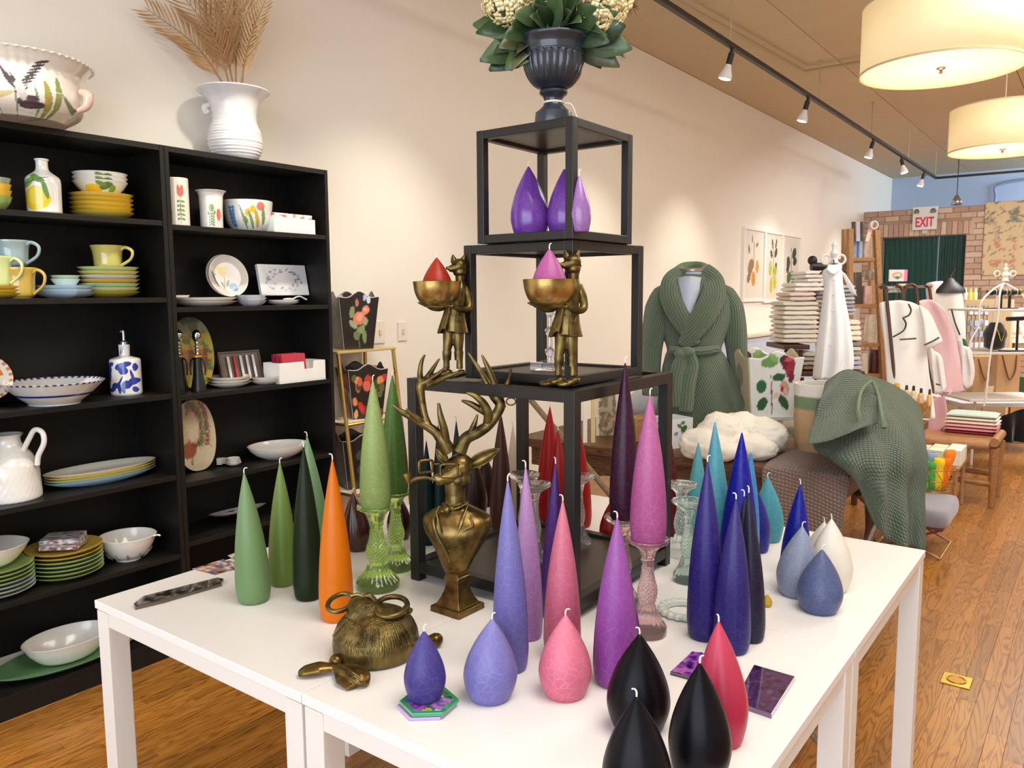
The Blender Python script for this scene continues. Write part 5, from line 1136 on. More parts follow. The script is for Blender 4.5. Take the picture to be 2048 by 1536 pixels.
def frond(pts, ln, lab, seed, wl=1.0, n=46):
    rr_ = random.Random(seed); t = thing('palm_frond', lab, 'dried plant', pts[0], 'dried palm fronds'); P = spline(pts, 10)
    obj('rib', tube(B(), pts, [.0045, .003, .0012], 6, 8), pm[1], t); bm = B()
    for i in range(n):
        q = .16+.84*i/n; j = min(int(q*(len(P)-2)), len(P)-2); p = P[j].lerp(P[j+1], q*(len(P)-1)-j if q*(len(P)-1)-j <= 1 else 1); tg = (P[j+1]-P[j]).normalized()
        for s_ in (-1, 1):
            sd = tg.cross(Vector((HF.x, HF.y, rr_.uniform(-.3, .3)))).normalized()*s_; L_ = ln*1.1*(.55+.45*math.sin(PI*min(1, q*1.05)**.8))*rr_.uniform(.85, 1.1)*wl
            d = (tg*1.15+sd*.8-HF*rr_.uniform(-.1, .35)).normalized(); e = p+d*L_; mid = p+d*L_*.5+sd*.004; wv = d.cross(HF).normalized()*.0030
            a_, b_, c_, e_ = bm.verts.new(p-wv*.4), bm.verts.new(p+wv*.4), bm.verts.new(mid+wv), bm.verts.new(mid-wv); f_ = bm.verts.new(e); bm.faces.new((a_, b_, c_, e_)); bm.faces.new((e_, c_, f_))
    lf = obj('leaflets', bm, rr_.choice(pm), t, smooth=False); lf['kind'] = 'stuff'; return t
vt = vc+Vector((0, 0, H*.9)); dv = dep(vt)
def FP(x, y, o_=0): return S(x, y, dv+o_)
FR = [([(455, 180), (390, 90), (290, 15)], .125, 'lowest palm frond arching to the left'), ([(462, 178), (425, 70), (330, -50)], .14, 'palm frond rising to upper left'), ([(468, 178), (440, 40), (400, -120)], .16, 'broad palm frond left of centre'), ([(472, 178), (470, 40), (455, -130)], .16, 'broad upright palm frond at centre'), ([(480, 178), (500, 80), (535, -10)], .085, 'thin palm frond leaning to the right'), ([(484, 178), (490, 40), (470, -100)], .11, 'narrow palm frond behind the central one')]
for i, (pp, ln, lb) in enumerate(FR): frond([FP(x, y, (-.22, -.26, -.16, -.08, -.10, -.02)[i]*j/2) for j, (x, y) in enumerate(pp)], ln, lb, i, n=70 if i in (2, 3) else 50)

ground = ground_t
# ------------------------------------------------------------------ brass deer bust
pc = PZ(914, 1226, TT)+HF*.02; D0 = dep(pc); K = D0/FPX
def Q3(x, y, w_=0): return S(x, y, D0-w_)
deer = thing('deer_bust', 'brass deer bust in jacket with glasses, pipe and tall antlers', 'sculpture', pc)
mb = brass(); mb2 = brass('#3a2a12', '#846a38', .32)
Z3 = Vector((0, 0, 1)); a45 = YAWR+math.radians(52); U1 = Vector((math.cos(a45), math.sin(a45), 0)); V1 = Vector((-math.sin(a45), math.cos(a45), 0))
zr = lambda y: zat(pc, y)
bm = B(); zp = TT+.015
prv = [(.044, TT+.0004), (.044, zp-.002), (.042, zp), (.036, zp+.001), (.028, zr(1195)+.002), (.022, zr(1180)), (.0185, zr(1165)), (.018, zr(1159))]
ring = None
for hs, z_ in prv+[(.0215, zr(1158)), (.0215, zr(1151)), (.019, zr(1149)), (.019, zr(1143))]:
    r4 = [bm.verts.new(Vector((pc.x, pc.y, z_))+U1*hs*a+V1*hs*b) for a, b in ((-1, -1), (1, -1), (1, 1), (-1, 1))]
    if ring: [bm.faces.new((ring[i], ring[(i+1) % 4], r4[(i+1) % 4], r4[i])) for i in range(4)]
    else: bm.faces.new(r4)
    ring = r4
bm.faces.new(ring); obj('pedestal', bm, mb2, deer, bev=.0012)
# torso: elliptical sections (x centre, y, half width px, half depth px, forward shift px)
def sections(secs, n=28):
    cl = list(zip(*secs)); p1 = spline(list(zip(cl[0], cl[1], cl[2])), 5); p2 = spline(list(zip(cl[3], cl[4], cl[4])), 5); secs = [(a.x, a.y, a.z, b.x, b.y) for a, b in zip(p1, p2)]
    bm = B(); rings = []
    for cx, y, hw, hd, w_ in secs:
        c = Q3(cx, y, w_*K); rings.append([bm.verts.new(c+HR*hw*K*math.copysign(abs(math.cos(a))**.85, math.cos(a))-HF*hd*K*math.copysign(abs(math.sin(a))**.85, math.sin(a))) for a in [2*PI*i/n for i in range(n)]])
    for A2, B2 in zip(rings, rings[1:]):
        for i in range(n): bm.faces.new((A2[i], A2[(i+1) % n], B2[(i+1) % n], B2[i]))
    bm.faces.new(rings[0]); bm.faces.new(rings[-1]); return bm
bm = sections([(912, 1150, 17, 15, 0), (912, 1138, 24, 20, 0), (913, 1120, 33, 26, 3), (915, 1100, 43, 32, 5), (916, 1080, 54, 37, 6), (916, 1060, 65, 40, 6), (915, 1044, 69, 39, 4), (914, 1032, 66, 35, 2), (912, 1022, 52, 30, 0), (912, 1014, 34, 27, 0), (911, 1008, 25, 24, 0), (910, 998, 20, 20, 0)])
obj('torso', fuse('tmp', bm, mb, deer, .0022, 6).data.copy(), mb, deer) if 0 else fuse('torso', bm, mb2, deer, .002, 5)
# lapels, shirt front, buttons, tie
def Tp(x, y, w_): return Q3(x, y, w_*K)
for pts, rad, nm in (([(878, 1012, 24), (866, 1040, 36), (874, 1075, 40), (892, 1105, 37), (903, 1135, 24)], 2.2, 'lapel'), ([(935, 1010, 24), (925, 1035, 40), (920, 1052, 43), (912, 1072, 44)], 2.2, 'lapel'), ([(872, 1022, 30), (879, 1050, 41), (896, 1090, 41)], 1.6, 'lapel'), ([(940, 1030, 34), (946, 1052, 40), (930, 1060, 43), (915, 1085, 43)], 1.8, 'lapel'), ([(887, 1006, 20), (898, 1016, 30), (915, 1015, 31), (936, 1004, 20)], 3.2, 'collar')):
    obj(nm, tube(B(), [Tp(*p) for p in pts], [rad*K, rad*K*2.3, rad*K], 10, 6, .5), mb, deer)
obj('bow_tie', ell(ell(ell(B(), Tp(893, 1020, 36), (8*K, 6*K, 7*K)), Tp(903, 1016, 34), (7*K, 5*K, 4*K)), Tp(884, 1022, 32), (7*K, 5*K, 4*K)), mb, deer)
for y in (1102, 1123): obj('button', ell(B(), Tp(899, y, 37 if y < 1110 else 30), 3.2*K, n=12, m=8), mb, deer)
bm = B()
# head: neck, cranium, cheeks, muzzle
tube(bm, [Tp(911, 1012, 0), Tp(910, 990, 2), Tp(911, 965, 2)], [22*K, 20*K, 23*K], 18, 4)
ell(bm, Tp(916, 938, 0), (30*K, 27*K, 27*K)); ell(bm, Tp(921, 925, 0), (24*K, 24*K, 18*K)); ell(bm, Tp(916, 958, 4), (27*K, 23*K, 19*K))
tube(bm, [Tp(912, 944, 6), Tp(896, 952, 14), Tp(880, 958, 19), Tp(872, 961, 20)], [26*K, 18*K, 12*K, 9*K], 16, 5)
ell(bm, Tp(873, 954, 21), (9*K, 8*K, 6*K)); ell(bm, Tp(880, 966, 18), (10*K, 8*K, 5*K))
fuse('head', bm, mb, deer, .0016, 4)
for s_, x in ((1, 898), (-1, 920)): obj('eye', ell(B(), Tp(x if s_ > 0 else 899, 939, 27 if s_ > 0 else 27), (4*K, 3*K, 3*K), n=12, m=8), mb2, deer) if s_ > 0 else None
# ears
def earmesh(p0, p1, wd, nrm):
    p0, p1 = Vector(p0), Vector(p1); ax = p1-p0; sd = ax.cross(nrm).normalized(); rows = []
    for i in range(9):
        q = i/8; wv = wd*(math.sin(PI*min(.98, q*.86+.12))**.8)*(1-.25*q); c = p0+ax*q
        rows.append([c-sd*wv, c-sd*wv*.5-nrm*wv*.45, c-nrm*wv*.6, c+sd*wv*.5-nrm*wv*.45, c+sd*wv])
    return loft(B(), rows, 3, 2)
for nm, a_, b_, wd in (('ear', (937, 932, -4), (1001, 897, 8), 15), ('ear', (893, 925, -18), (872, 897, -34), 11)):
    obj(nm, earmesh(Tp(*a_), Tp(*b_), wd*K, (-HF+Z3*.2).normalized()), mb, deer, solid=.004, sub=1)
# antlers
AN = {'left': [([(899, 904, 0), (884, 879, 4), (870, 863, 6), (850, 850, 8)], [13, 11, 8.5, 7.5]), ([(860, 856, 7), (850, 832, 4), (844, 799, 0), (841, 775, 0), (845, 764, 0)], [6.5, 6, 6, 8, 8]), ([(842, 768, 0), (840, 746, 4), (843, 724, 6), (850, 709, 8)], [6, 5, 3.6, 1.6]),
   ([(846, 767, 0), (858, 750, -6), (868, 734, -10), (879, 717, -12)], [6, 5, 3.6, 1.6]), ([(846, 767, 2), (866, 755, 8), (878, 747, 12), (889, 736, 14)], [6, 5.5, 4, 2]), ([(855, 772, 8), (876, 762, 20), (897, 752, 30), (919, 744, 38)], [4, 5, 4, 2]),
   ([(853, 852, 8), (824, 835, 14), (802, 823, 18), (785, 810, 22)], [7, 6.5, 5, 2]), ([(848, 848, 8), (835, 837, 18), (822, 827, 24), (812, 818, 28)], [5, 5, 4, 2]), ([(892, 886, 6), (888, 858, 16), (881, 832, 22), (877, 806, 24)], [8, 7, 5.5, 2.6])],
  'right': [([(918, 904, 0), (932, 877, 2), (957, 864, 4), (977, 850, 4), (992, 830, 2), (1001, 810, 0), (994, 796, 0)], [13, 11, 10, 9, 9, 9, 9]), ([(938, 872, 4), (948, 850, 12), (955, 829, 16)], [6, 5, 2]), ([(975, 848, 4), (976, 826, 14), (966, 806, 20), (950, 792, 24), (932, 785, 26)], [8, 8, 7, 5, 2]),
   ([(975, 828, 6), (956, 816, 10), (940, 807, 12), (923, 801, 12)], [6, 6, 5, 2]), ([(1000, 808, 0), (985, 790, -4), (974, 766, -8), (957, 737, -14), (936, 705, -18)], [8, 7, 6, 4.5, 1.8]), ([(994, 800, 0), (989, 770, 6), (976, 736, 12), (964, 710, 16)], [8, 6.5, 5, 2]), ([(996, 800, 0), (1010, 779, 2), (1018, 757, 2), (1022, 737, 0)], [7, 6, 4.5, 1.8])]}
for sd, segs in AN.items():
    bm = B()
    for pts, rr_ in segs: tube(bm, [Tp(*p) for p in pts], [q*K*1.16 for q in rr_], 12, 6)
    rk = random.Random(5)
    for _ in range(34):
        pts = segs[0][0]; q = rk.random(); i = min(int(q*1.6), len(pts)-2); p = Vector(Tp(*pts[i])).lerp(Tp(*pts[i+1]), rk.random()); ell(bm, p+Vector((rk.gauss(0, 1), rk.gauss(0, 1), rk.gauss(0, 1))).normalized()*8.5*K, 2.4*K, n=8, m=5)
    fuse('antler', bm, mb, deer, .0013, 2)
# spectacles
def rrect(c, ux, uy, a, b, n=24): return [c+ux*math.copysign(abs(math.cos(t))**.35, math.cos(t))*a+uy*math.copysign(abs(math.sin(t))**.35, math.sin(t))*b for t in [2*PI*i/n for i in range(n)]]
gl = obj('spectacles', tube(tube(tube(tube(B(), [Tp(880, 928, 34), Tp(868, 928, 33)], [2.6*K]*2, 8, 1), [Tp(915, 930, 27), Tp(940, 934, 2)], [2.4*K]*2, 8, 1), rrect(Tp(898, 941, 31), (HR-HF*-.15).normalized(), Z3, 17*K, 13*K), 2.8*K, 8, 1, closed=True), rrect(Tp(852, 933, 33), (HR*.9+HF*.4).normalized(), Z3, 14*K, 12*K), 2.8*K, 8, 1, closed=True), mb2, deer)
obj('tobacco_pipe', tube(tube(B(), [Tp(874, 961, 26), Tp(852, 956, 30), Tp(835, 957, 32), Tp(820, 964, 33)], [3*K, 3.6*K, 4.4*K, 7*K], 10, 6), [Tp(818, 966, 33), Tp(814, 955, 33), Tp(812, 947, 33)], [8*K, 9.5*K, 10*K], 14, 4), mb, deer)
# ------------------------------------------------------------------ brass animal head lying on the table with glasses and bow
pc = PZ(738, 1345, TT)+HF*.085*1; D0 = dep(pc); K = D0/FPX
an = thing('furry_animal_bust', 'brass furry animal head with loose spectacles and bow, at front left', 'sculpture', pc)
r_ = 86*K; bm = B(); cdm = Vector((pc.x, pc.y, TT)); ztop = lambda y: zat(cdm, y)-TT
lathe(bm, cdm, [(0, .0004), (r_*.93, .0004), (r_*.99, .012), (r_, .028), (r_*.97, .046), (r_*.88, .064), (r_*.72, .080), (r_*.48, .090), (0, .094)], 40)
pk = S(708, 1197, D0+.0); pk2 = S(722, 1224, D0-.01); pk3 = S(738, 1252, D0-.0)
tube(bm, [pk3-Z3*.03, pk3, pk2, pk], [68*K, 56*K, 36*K, 12*K], 22, 6)
ell(bm, S(765, 1275, D0-.03), (40*K, 30*K, 26*K)); ell(bm, S(700, 1280, D0-.035), (38*K, 30*K, 24*K))
fuse('furry_body', bm, brass(fur=1), an, .0026, 5)
bm = B()
for i in range(46):
    a = -1.2+2.4*i/45; rk = random.Random(i); tp = Vector(pk).lerp(pk2, rk.uniform(.1, .5)); q0 = tp+HR*math.sin(a)*12*K-HF*math.cos(a)*10*K
    q1 = cdm+HR*math.sin(a)*r_*.72-HF*math.cos(a)*r_*.72+Z3*(.078); q2 = cdm+HR*math.sin(a)*r_*1.0-HF*math.cos(a)*r_*1.0+Z3*rk.uniform(.035, .055)
    tube(bm, [q0, q0.lerp(q1, .55)-Z3*.004, q1, q2], [.0006, .0016, .0016, .0006], 5, 4)
o = obj('fur_strands', bm, brass(fur=1), an); o['kind'] = 'stuff'
def torus_pts(c, ux, uy, a, b, n=36): return [c+ux*a*math.cos(2*PI*i/n)+uy*b*math.sin(2*PI*i/n) for i in range(n)]
gl = B(); tube(gl, torus_pts(S(782, 1213, D0-.01), HR, (HF+Z3*.12).normalized(), 32*K, 40*K), 5.6*K, 10, 1, closed=True)
tube(gl, torus_pts(S(681, 1205, D0+.0), (HR*.95+HF*.2).normalized(), (HF+Z3*.15).normalized(), 24*K, 34*K), 5*K, 10, 1, closed=True)
tube(gl, [S(757, 1216, D0), S(748, 1200, D0), S(737, 1191, D0), S(728, 1197, D0), S(724, 1212, D0-.012)], [6*K, 6*K, 6.5*K, 6*K, 5*K], 10, 6)
tube(gl, [S(702, 1192, D0), S(716, 1189, D0), S(728, 1194, D0)], [4*K]*3, 8, 4); tube(gl, [S(808, 1216, D0-.01), S(822, 1222, D0-.02)], [6*K, 6*K], 8, 2)
obj('spectacles', gl, mb, an)
kn = PZ(671, 1338, TT)+HF*.006+Z3*.011; kk = dep(kn)/FPX
def GP(x, y, h): return PZ(x, y, TT+h)
bm = tube(B(), [GP(671, 1334, .014), GP(640, 1336, .014), GP(612, 1342, .011), GP(598, 1347, .007)], [.009, .019, .017, .010], 16, 5, .55)
tube(bm, [GP(671, 1334, .014), GP(700, 1343, .018), GP(724, 1354, .014), GP(738, 1358, .009)], [.009, .022, .025, .016], 16, 5, .55)
tube(bm, [GP(676, 1340, .012), GP(690, 1358, .011), GP(705, 1376, .005)], [.009, .018, .010], 14, 5, .5); ell(bm, kn, (15*kk, 14*kk, .016))
for v in bm.verts: v.co.z = max(v.co.z, TT+.0006)
fuse('bow', bm, mb2, an, .0014, 3)
for i in range(3): obj('bow_crease', tube(B(), [GP(684+i*3, 1332+i*6, .028-.004*i), GP(702+i*5, 1342+i*8, .033-.006*i), GP(722+i*2, 1356+i*6, .024-.006*i)], [.001, .003, .001], 6, 5), mb2, an)
obj('ear_lobe', ell(tube(B(), [GP(812, 1292, .03), GP(842, 1290, .02), GP(872, 1278, .016)], [.013, .012, .013], 12, 5), GP(872, 1280, .016), (.014, .016, .014)), mb2, an)
# ------------------------------------------------------------------ two brass fox-headed butlers carrying bowls
T1 = TT+.516
D0 = dep(Vector((CUB[1][0].x, CUB[1][0].y, T1)))-.030; pc = S(1128, 772, D0); pc.z = T1; K = D0/FPX
bt = thing('fox_statue', 'brass fox statue in coat carrying a bowl with a pink candle', 'sculpture', pc, 'brass fox statues with bowls')
bm = B()
# trousers and torso under the jacket
for hx_, kx, ax_ in ((1122, 1118, 1117), (1143, 1144, 1146)):
    tube(bm, [Tp(hx_, 662, 0), Tp(hx_, 685, 1), Tp(kx, 712, 0), Tp(ax_, 735, 0), Tp(ax_, 752, 0)], [13.5*K, 13*K, 9*K, 7*K, 7.5*K], 14, 5)
tube(bm, [Tp(1133, 672, 0), Tp(1135, 640, 0), Tp(1140, 600, -4), Tp(1146, 575, -4), Tp(1147, 555, -4)], [20*K, 20*K, 19*K, 17*K, 10*K], 18, 5)
tube(bm, [Tp(1147, 560, -4), Tp(1147, 545, -2), Tp(1146, 535, 0)], [11*K, 11*K, 13*K], 14, 4)
fuse('body', bm, mb, bt, .0016, 4)
for cx, lx in ((1118, 1109), (1144, 1135)): obj('boot_cuff', tube(B(), [Tp(cx, 713, 0), Tp(cx, 733, 0)], [10.5*K, 9*K], 16, 2), mb, bt)
for (x0, y0, x1, y1, lb) in ((1120, 762, 1092, 768, 0), (1150, 763, 1126, 769, 0)):
    sh = B(); ell(sh, Tp(x0, y0-2, 2), (11*K, 12*K, 8*K)); ell(sh, Tp(x1, y1-1, 12), (15*K, 13*K, 6*K)); ell(sh, Tp((x0+x1)/2, (y0+y1)/2-1, 6), (13*K, 11*K, 7*K)); 
    for v in sh.verts: v.co.z = max(v.co.z, T1+.0004)
    fuse('shoe', sh, mb, bt, .0014, 3)
# jacket: open skirt
rows = []
for y, hw, hd, cx in ((612, 21, 17, 1136), (630, 23, 19, 1134), (648, 27, 22, 1132), (664, 32, 25, 1131), (669, 33, 26, 1131)):
    rows.append([Tp(cx+hw*math.sin(a), y+(0 if y < 660 else (3 if abs(a) > .8 else -6)), hd*math.cos(a)) for a in [-.42+(-2*PI+.42*1.7)*i/20 for i in range(21)]])
obj('jacket', loft(B(), rows, 3, 4), mb, bt, solid=.003, sub=1)
for e in (0, -1): obj('jacket_edge', tube(B(), [r[e] for r in rows], [1.8*K]*3, 8, 4), mb, bt)
obj('jacket_hem', tube(B(), rows[-1], [1.9*K]*3, 8, 3), mb, bt)
obj('pocket', tube(B(), [Tp(1140, 634, 24), Tp(1143, 643, 26), Tp(1150, 643, 24), Tp(1153, 634, 20)], [1.5*K]*3, 6, 4), mb, bt); obj('button', ell(B(), Tp(1127, 628, 21), 2.4*K, n=10, m=6), mb2, bt)
# arms and hands
for nm, pts, rd in (('arm', [(1156, 572, -6), (1165, 592, -4), (1167, 616, 2), (1152, 621, 14), (1136, 614, 22)], [10, 9, 8.5, 7, 5.5]), ('arm', [(1138, 578, -16), (1120, 596, -22), (1106, 616, -12), (1088, 618, 0), (1076, 612, 8)], [10, 8, 7.5, 6, 5])):
    am = B(); tube(am, [Tp(*p) for p in pts], [q*K for q in rd], 12, 6); hnd = pts[-1]
    ell(am, Tp(hnd[0]-3, hnd[1]-1, hnd[2]+2), (7*K, 7*K, 4.5*K))
    for f_ in range(4): tube(am, [Tp(hnd[0]-5, hnd[1]-1, hnd[2]+6-4*f_), Tp(hnd[0]-13, hnd[1]-3, hnd[2]+8-4*f_), Tp(hnd[0]-(19, 21, 20, 17)[f_], hnd[1]-7, hnd[2]+8-4*f_)], [2.4*K, 2.2*K, 1.6*K], 8, 3)
    tube(am, [Tp(hnd[0]+1, hnd[1]-2, hnd[2]+7), Tp(hnd[0]-4, hnd[1]-8, hnd[2]+10)], [2.4*K, 1.8*K], 8, 2)
    fuse(nm, am, mb, bt, .0011, 2)
# head
hm = B(); ell(hm, Tp(1145, 524, 0), (18*K, 17*K, 16*K)); ell(hm, Tp(1146, 538, -1), (16*K, 14*K, 12*K)); tube(hm, [Tp(1142, 527, 3), Tp(1131, 530, 8), Tp(1123, 531, 11)], [14*K, 9*K, 5.5*K], 12, 5); ell(hm, Tp(1121, 529, 12), (4.5*K, 4.5*K, 4*K))
for x0, x1, w0 in ((1134, 1131, 2), (1152, 1157, -2)):
    tube(hm, [Tp(x0, 516, w0), Tp((x0+x1)/2, 508, w0), Tp(x1, 499, w0)], [8*K, 6*K, 1.6*K], 10, 4)
for i in range(9): tube(hm, [Tp(1158-i*.6, 526+i*3, 4-i*2), Tp(1163-i*.8, 532+i*3, 2-i*2)], [3*K, 1*K], 6, 2)
fuse('head', hm, mb, bt, .0012, 2)
obj('eye', tube(B(), [Tp(1134, 521, 15), Tp(1138, 519, 16), Tp(1142, 521, 16)], [1.2*K]*3, 6, 4), brass('#1a1208', '#3a2a10'), bt)
bc = Tp(1099, 616, 14); zr_ = zat(bc, 559)-bc.z; rb_ = 53*K
bo = obj('bowl', lathe(B(), bc, [(a*rb_, b*zr_) for a, b in solidprof(cat3([(.25, 0), (.5, .05), (.76, .25), (.93, .6), (1, 1)], 5), .03)], 64), brass('#6a5026', '#c2a25e', .26), bt)
bc2 = bc+Z3*(zr_*.30)
_f, _u, _v = CUB[1][:3]; d1 = dep(_f+_v*.317)-.040; p1_ = S(903, 757, d1); p1_.z = T1
bt2 = copy_thing(bt, p1_, 'brass fox statue in coat carrying a bowl with a red candle')
off = Vector(bt2.location)-Vector(bt.location)
for cb, ty, col, lab, cw in ((bc, 498, '#c567a8', 'pink teardrop candle held in the brass fox bowl at right', 62), (bc+off, 515, '#c23a1c', 'orange red teardrop candle held in the brass fox bowl at left', 55)):
    cn = cb+Z3*(zr_*.22); candle('drop', 0, 0, 0, 0, ty, col, lab, tip=.1, crack=.2, C0=cn, r0=cw/2*1.15*dep(cn)/FPX)
# crystal candlestick in the middle cube
zc = CUB[1][5]; F, u, v = CUB[1][:3]; cc_ = F+(u+v)*.317*.5; cc_ = Vector((cc_.x, cc_.y, zc)); cc_ = cc_+HR*((1100-1024)*dep(cc_)/FPX-(cc_-CAM).dot(HR)); kc = dep(cc_)/FPX
t = thing('crystal_candlestick', 'clear crystal ball candlestick on square base inside the middle cube', 'candlestick', cc_)
gc = glass('#f4f4f6'); obj('square_base', obox(B(), cc_+Z3*.011, u, v, Z3, .036, .036, .0105), gc, t, smooth=False, bev=.003)
obj('stem', tube(B(), [cc_+Z3*.0225, cc_+Z3*.20], [.006, .006], 12, 1), gc, t)
for h_ in (.045, .095, .145): 
    b_ = bmesh.new(); bmesh.ops.create_icosphere(b_, subdivisions=1, radius=.0145); b_.transform(Matrix.Translation(cc_+Z3*(h_+.0))); obj('faceted_ball', b_, gc, t, smooth=False)
obj('cup', lathe(B(), cc_+Z3*.20, [(0, 0), (.012, 0), (.02, .02), (.022, .03), (.018, .03), (.01, .012), (0, .012)], 24), gc, t)
# ------------------------------------------------------------------ helpers for flat painted boards and square planters
def pbox(c, u, v, n, hu, hv, hn, fn, cu=40, cv=40):
    """board whose front carries a painted grid; fn(u, v) in -1..1"""
    u, v, n = Vector(u).normalized(), Vector(v).normalized(), Vector(n).normalized(); c = Vector(c)
    bm = B(); G = [[bm.verts.new(c+u*hu*(2*i/cu-1)+v*hv*(2*j/cv-1)+n*hn) for i in range(cu+1)] for j in range(cv+1)]
    for j in range(cv):
        for i in range(cu): bm.faces.new((G[j][i], G[j][i+1], G[j+1][i+1], G[j+1][i]))
    bk = [bm.verts.new(c+u*hu*a+v*hv*b-n*hn) for a, b in ((-1, -1), (1, -1), (1, 1), (-1, 1))]
    bm.faces.new(bk[::-1]); F_ = [G[0], [r[-1] for r in G], G[-1][::-1], [r[0] for r in G][::-1]]
    for k, e in enumerate(F_): bm.faces.new([*e[::-1], bk[k], bk[(k+1) % 4]])
    return bm, lambda p: fn((p-c).dot(u)/hu, (p-c).dot(v)/hv)
def planter(name, label, base, top_h, bot_h, H, rot, fnA, fnB, wave, edge, body):
    t = thing(name, label, 'planter', base); base = Vector(base)
    for k in range(4):
        a = rot+k*PI/2; n = Vector((math.cos(a), math.sin(a), 0)); u = Vector((-n.y, n.x, 0)); fn = (fnA, fnB)[k % 2]
        bm = B(); G = []; cu, cv = 44, 44
        for j in range(cv+1):
            q = j/cv; h = bot_h+(top_h-bot_h)*q; row = []
            for i in range(cu+1):
                s_ = 2*i/cu-1; z = H*q+wave*H*q**4*(math.cos(s_*PI*1.0)*.5-.3+.25*math.cos(s_*2*PI))
                row.append(bm.verts.new(base+n*h+u*h*s_+Vector((0, 0, z))))
            G.append(row)
        for j in range(cv):
            for i in range(cu): bm.faces.new((G[j][i], G[j][i+1], G[j+1][i+1], G[j+1][i]))
        top = [v_.co.copy() for v_ in G[-1]]; cor = [r[0].co.copy() for r in G]
        o = obj('side_panel', bm, attrmat(.3, .3), t, solid=.004, offset=-1, angle=0)
        def f(p, n=n, u=u, fn=fn):
            d = p-base; q = d.z/H; h = bot_h+(top_h-bot_h)*q; return fn(d.dot(u)/h, q*2-1)
        paint(o, f); obj('rim_edge', tube(B(), top[::4], [.0022]*2, 6, 2), edge, t); obj('corner_edge', tube(B(), [cor[0], cor[-1]], [.0022]*2, 6, 1), edge, t)
    bm = B(); box(bm, -bot_h*.97, bot_h*.97, -bot_h*.97, bot_h*.97, .001, .006); bm.transform(Matrix.Translation(base) @ Matrix.Rotation(rot, 4, 'Z')); obj('base', bm, body, t, smooth=False)
    return t
# ------------------------------------------------------------------ gold plant stand with black floral planters by the right bookcase
gold = plain('#cfae62', .25, metal=.9)
TL = PX(676, 703, -3.02); Yf = TL.y; Yr = PX(786, 697, -3.02).y; zt_ = TL.z; Xt = -3.02; Xb = -3.235
L2 = PY(693, 849, Yf); zs2 = L2.z; ex = (L2.x-Xt)/(zt_-zs2)
lx = lambda z: Xt+ex*(zt_-z)
t = thing('plant_stand', 'gold metal A-frame plant stand right of the black bookcase', 'stand', ((Xt+Xb)/2, (Yf+Yr)/2, 0))
for y_ in (Yf, Yr): 
    obj('leg', tube(B(), [(Xt, y_, zt_-.01), (lx(0.002), y_, .002)], [.010]*2, 8, 1), gold, t); obj('leg', tube(B(), [(Xb, y_, zt_-.01), (Xb, y_, .002)], [.010]*2, 8, 1), gold, t)
zs3 = zs2-(zt_-zs2)*.98
bm = B(); box(bm, Xb-.012, Xt+.012, Yf-.012, Yr+.012, zt_-.012, zt_); obj('top_plate', bm, plain('#dcc48a', .35, metal=.5), t, smooth=False, bev=.002)
for z_ in (zs2, zs3):
    bm = B(); box(bm, Xb-.01, lx(z_)-.012, Yf+.012, Yr-.012, z_-.008, z_); obj('shelf', bm, plain('#ece3cf', .4), t, smooth=False)
    for a_, b_ in (((lx(z_), Yf), (lx(z_), Yr)), ((Xb, Yf), (lx(z_), Yf)), ((Xb, Yr), (lx(z_), Yr))): obj('shelf_rail', tube(B(), [(*a_, z_-.004), (*b_, z_-.004)], [.008]*2, 8, 1), gold, t)
blk = '#1f1b1c'
ROSE = [(0, -.55, .03, .45, .1, '#6b6a40'), (.1, -.3, .28, .14, .4, '#8a9a68'), (-.35, -.1, .26, .12, -.5, '#a3ad84'), (.35, -.55, .14, .24, .2, '#7f9060'), (-.15, -.5, .2, .16, -.2, '#6f8052'), (-.4, .35, .14, .22, -.3, '#8e9c6c'), (.35, .0, .16, .14, 0, '#9fae7c'), (.0, .12, .34, .24, .1, '#e58468'), (.02, .16, .20, .13, .3, '#f0a48c'), (.36, .42, .20, .16, 0, '#e8886c'), (.36, .44, .1, .08, 0, '#f2b09a'), (-.12, .68, .1, .14, 0, '#c9785a'), (.3, .86, .12, .1, .6, '#b9c4e0'), (.48, .78, .1, .12, .3, '#d8dcee')]
ROSE2 = [(-.1, .3, .3, .2, 0, '#4a5044'), (.0, -.2, .36, .22, .2, '#3f4c3c'), (-.2, -.6, .05, .3, 0, '#39453a'), (.2, -.75, .16, .1, 0, '#59645c')]
def bouq(seed):
    rr_ = random.Random(seed); cs = ['#d9684a', '#c8402f', '#e8935c', '#b93a44', '#e0a070', '#5f6b3c', '#8f2c30', '#e06a5c', '#3f4a2c']
    return [(rr_.uniform(-.85, .85), rr_.uniform(-.85, .6)-.0, rr_.uniform(.12, .26), rr_.uniform(.1, .2), rr_.uniform(0, 3), cs[i % 9]) for i in range(26)]
yaw1 = -.42
for i, (x, yb, w_, yt, z_, lab, fA, fB) in enumerate(((708, 694, 108, 588, zt_, 'black tole planter with a coral rose and butterfly on top of gold stand', ROSE, ROSE2), (726, 846, 112, 730, zs2, 'black tole planter covered in red and orange roses on the middle tier', bouq(2), bouq(3)), (716, 985, 112, 868, zs3, 'dark tole planter on the lowest tier of the gold stand', ROSE2, ROSE2))):
    Xc = (Xt+Xb)/2-.005 if i == 0 else (lx(z_)+Xb)/2; P = PX(x, yb, Xc); P.z = z_+.0005; H = zat(P, yt)-z_; th_ = min(w_*dep(P)/FPX/2*.74, .105)
    planter('tole_planter', lab, P, th_, th_*.74, H, yaw1, marks2(blk, fA), marks2(blk, fB), .10, plain('#d8ccb8', .4), plain(blk, .4))
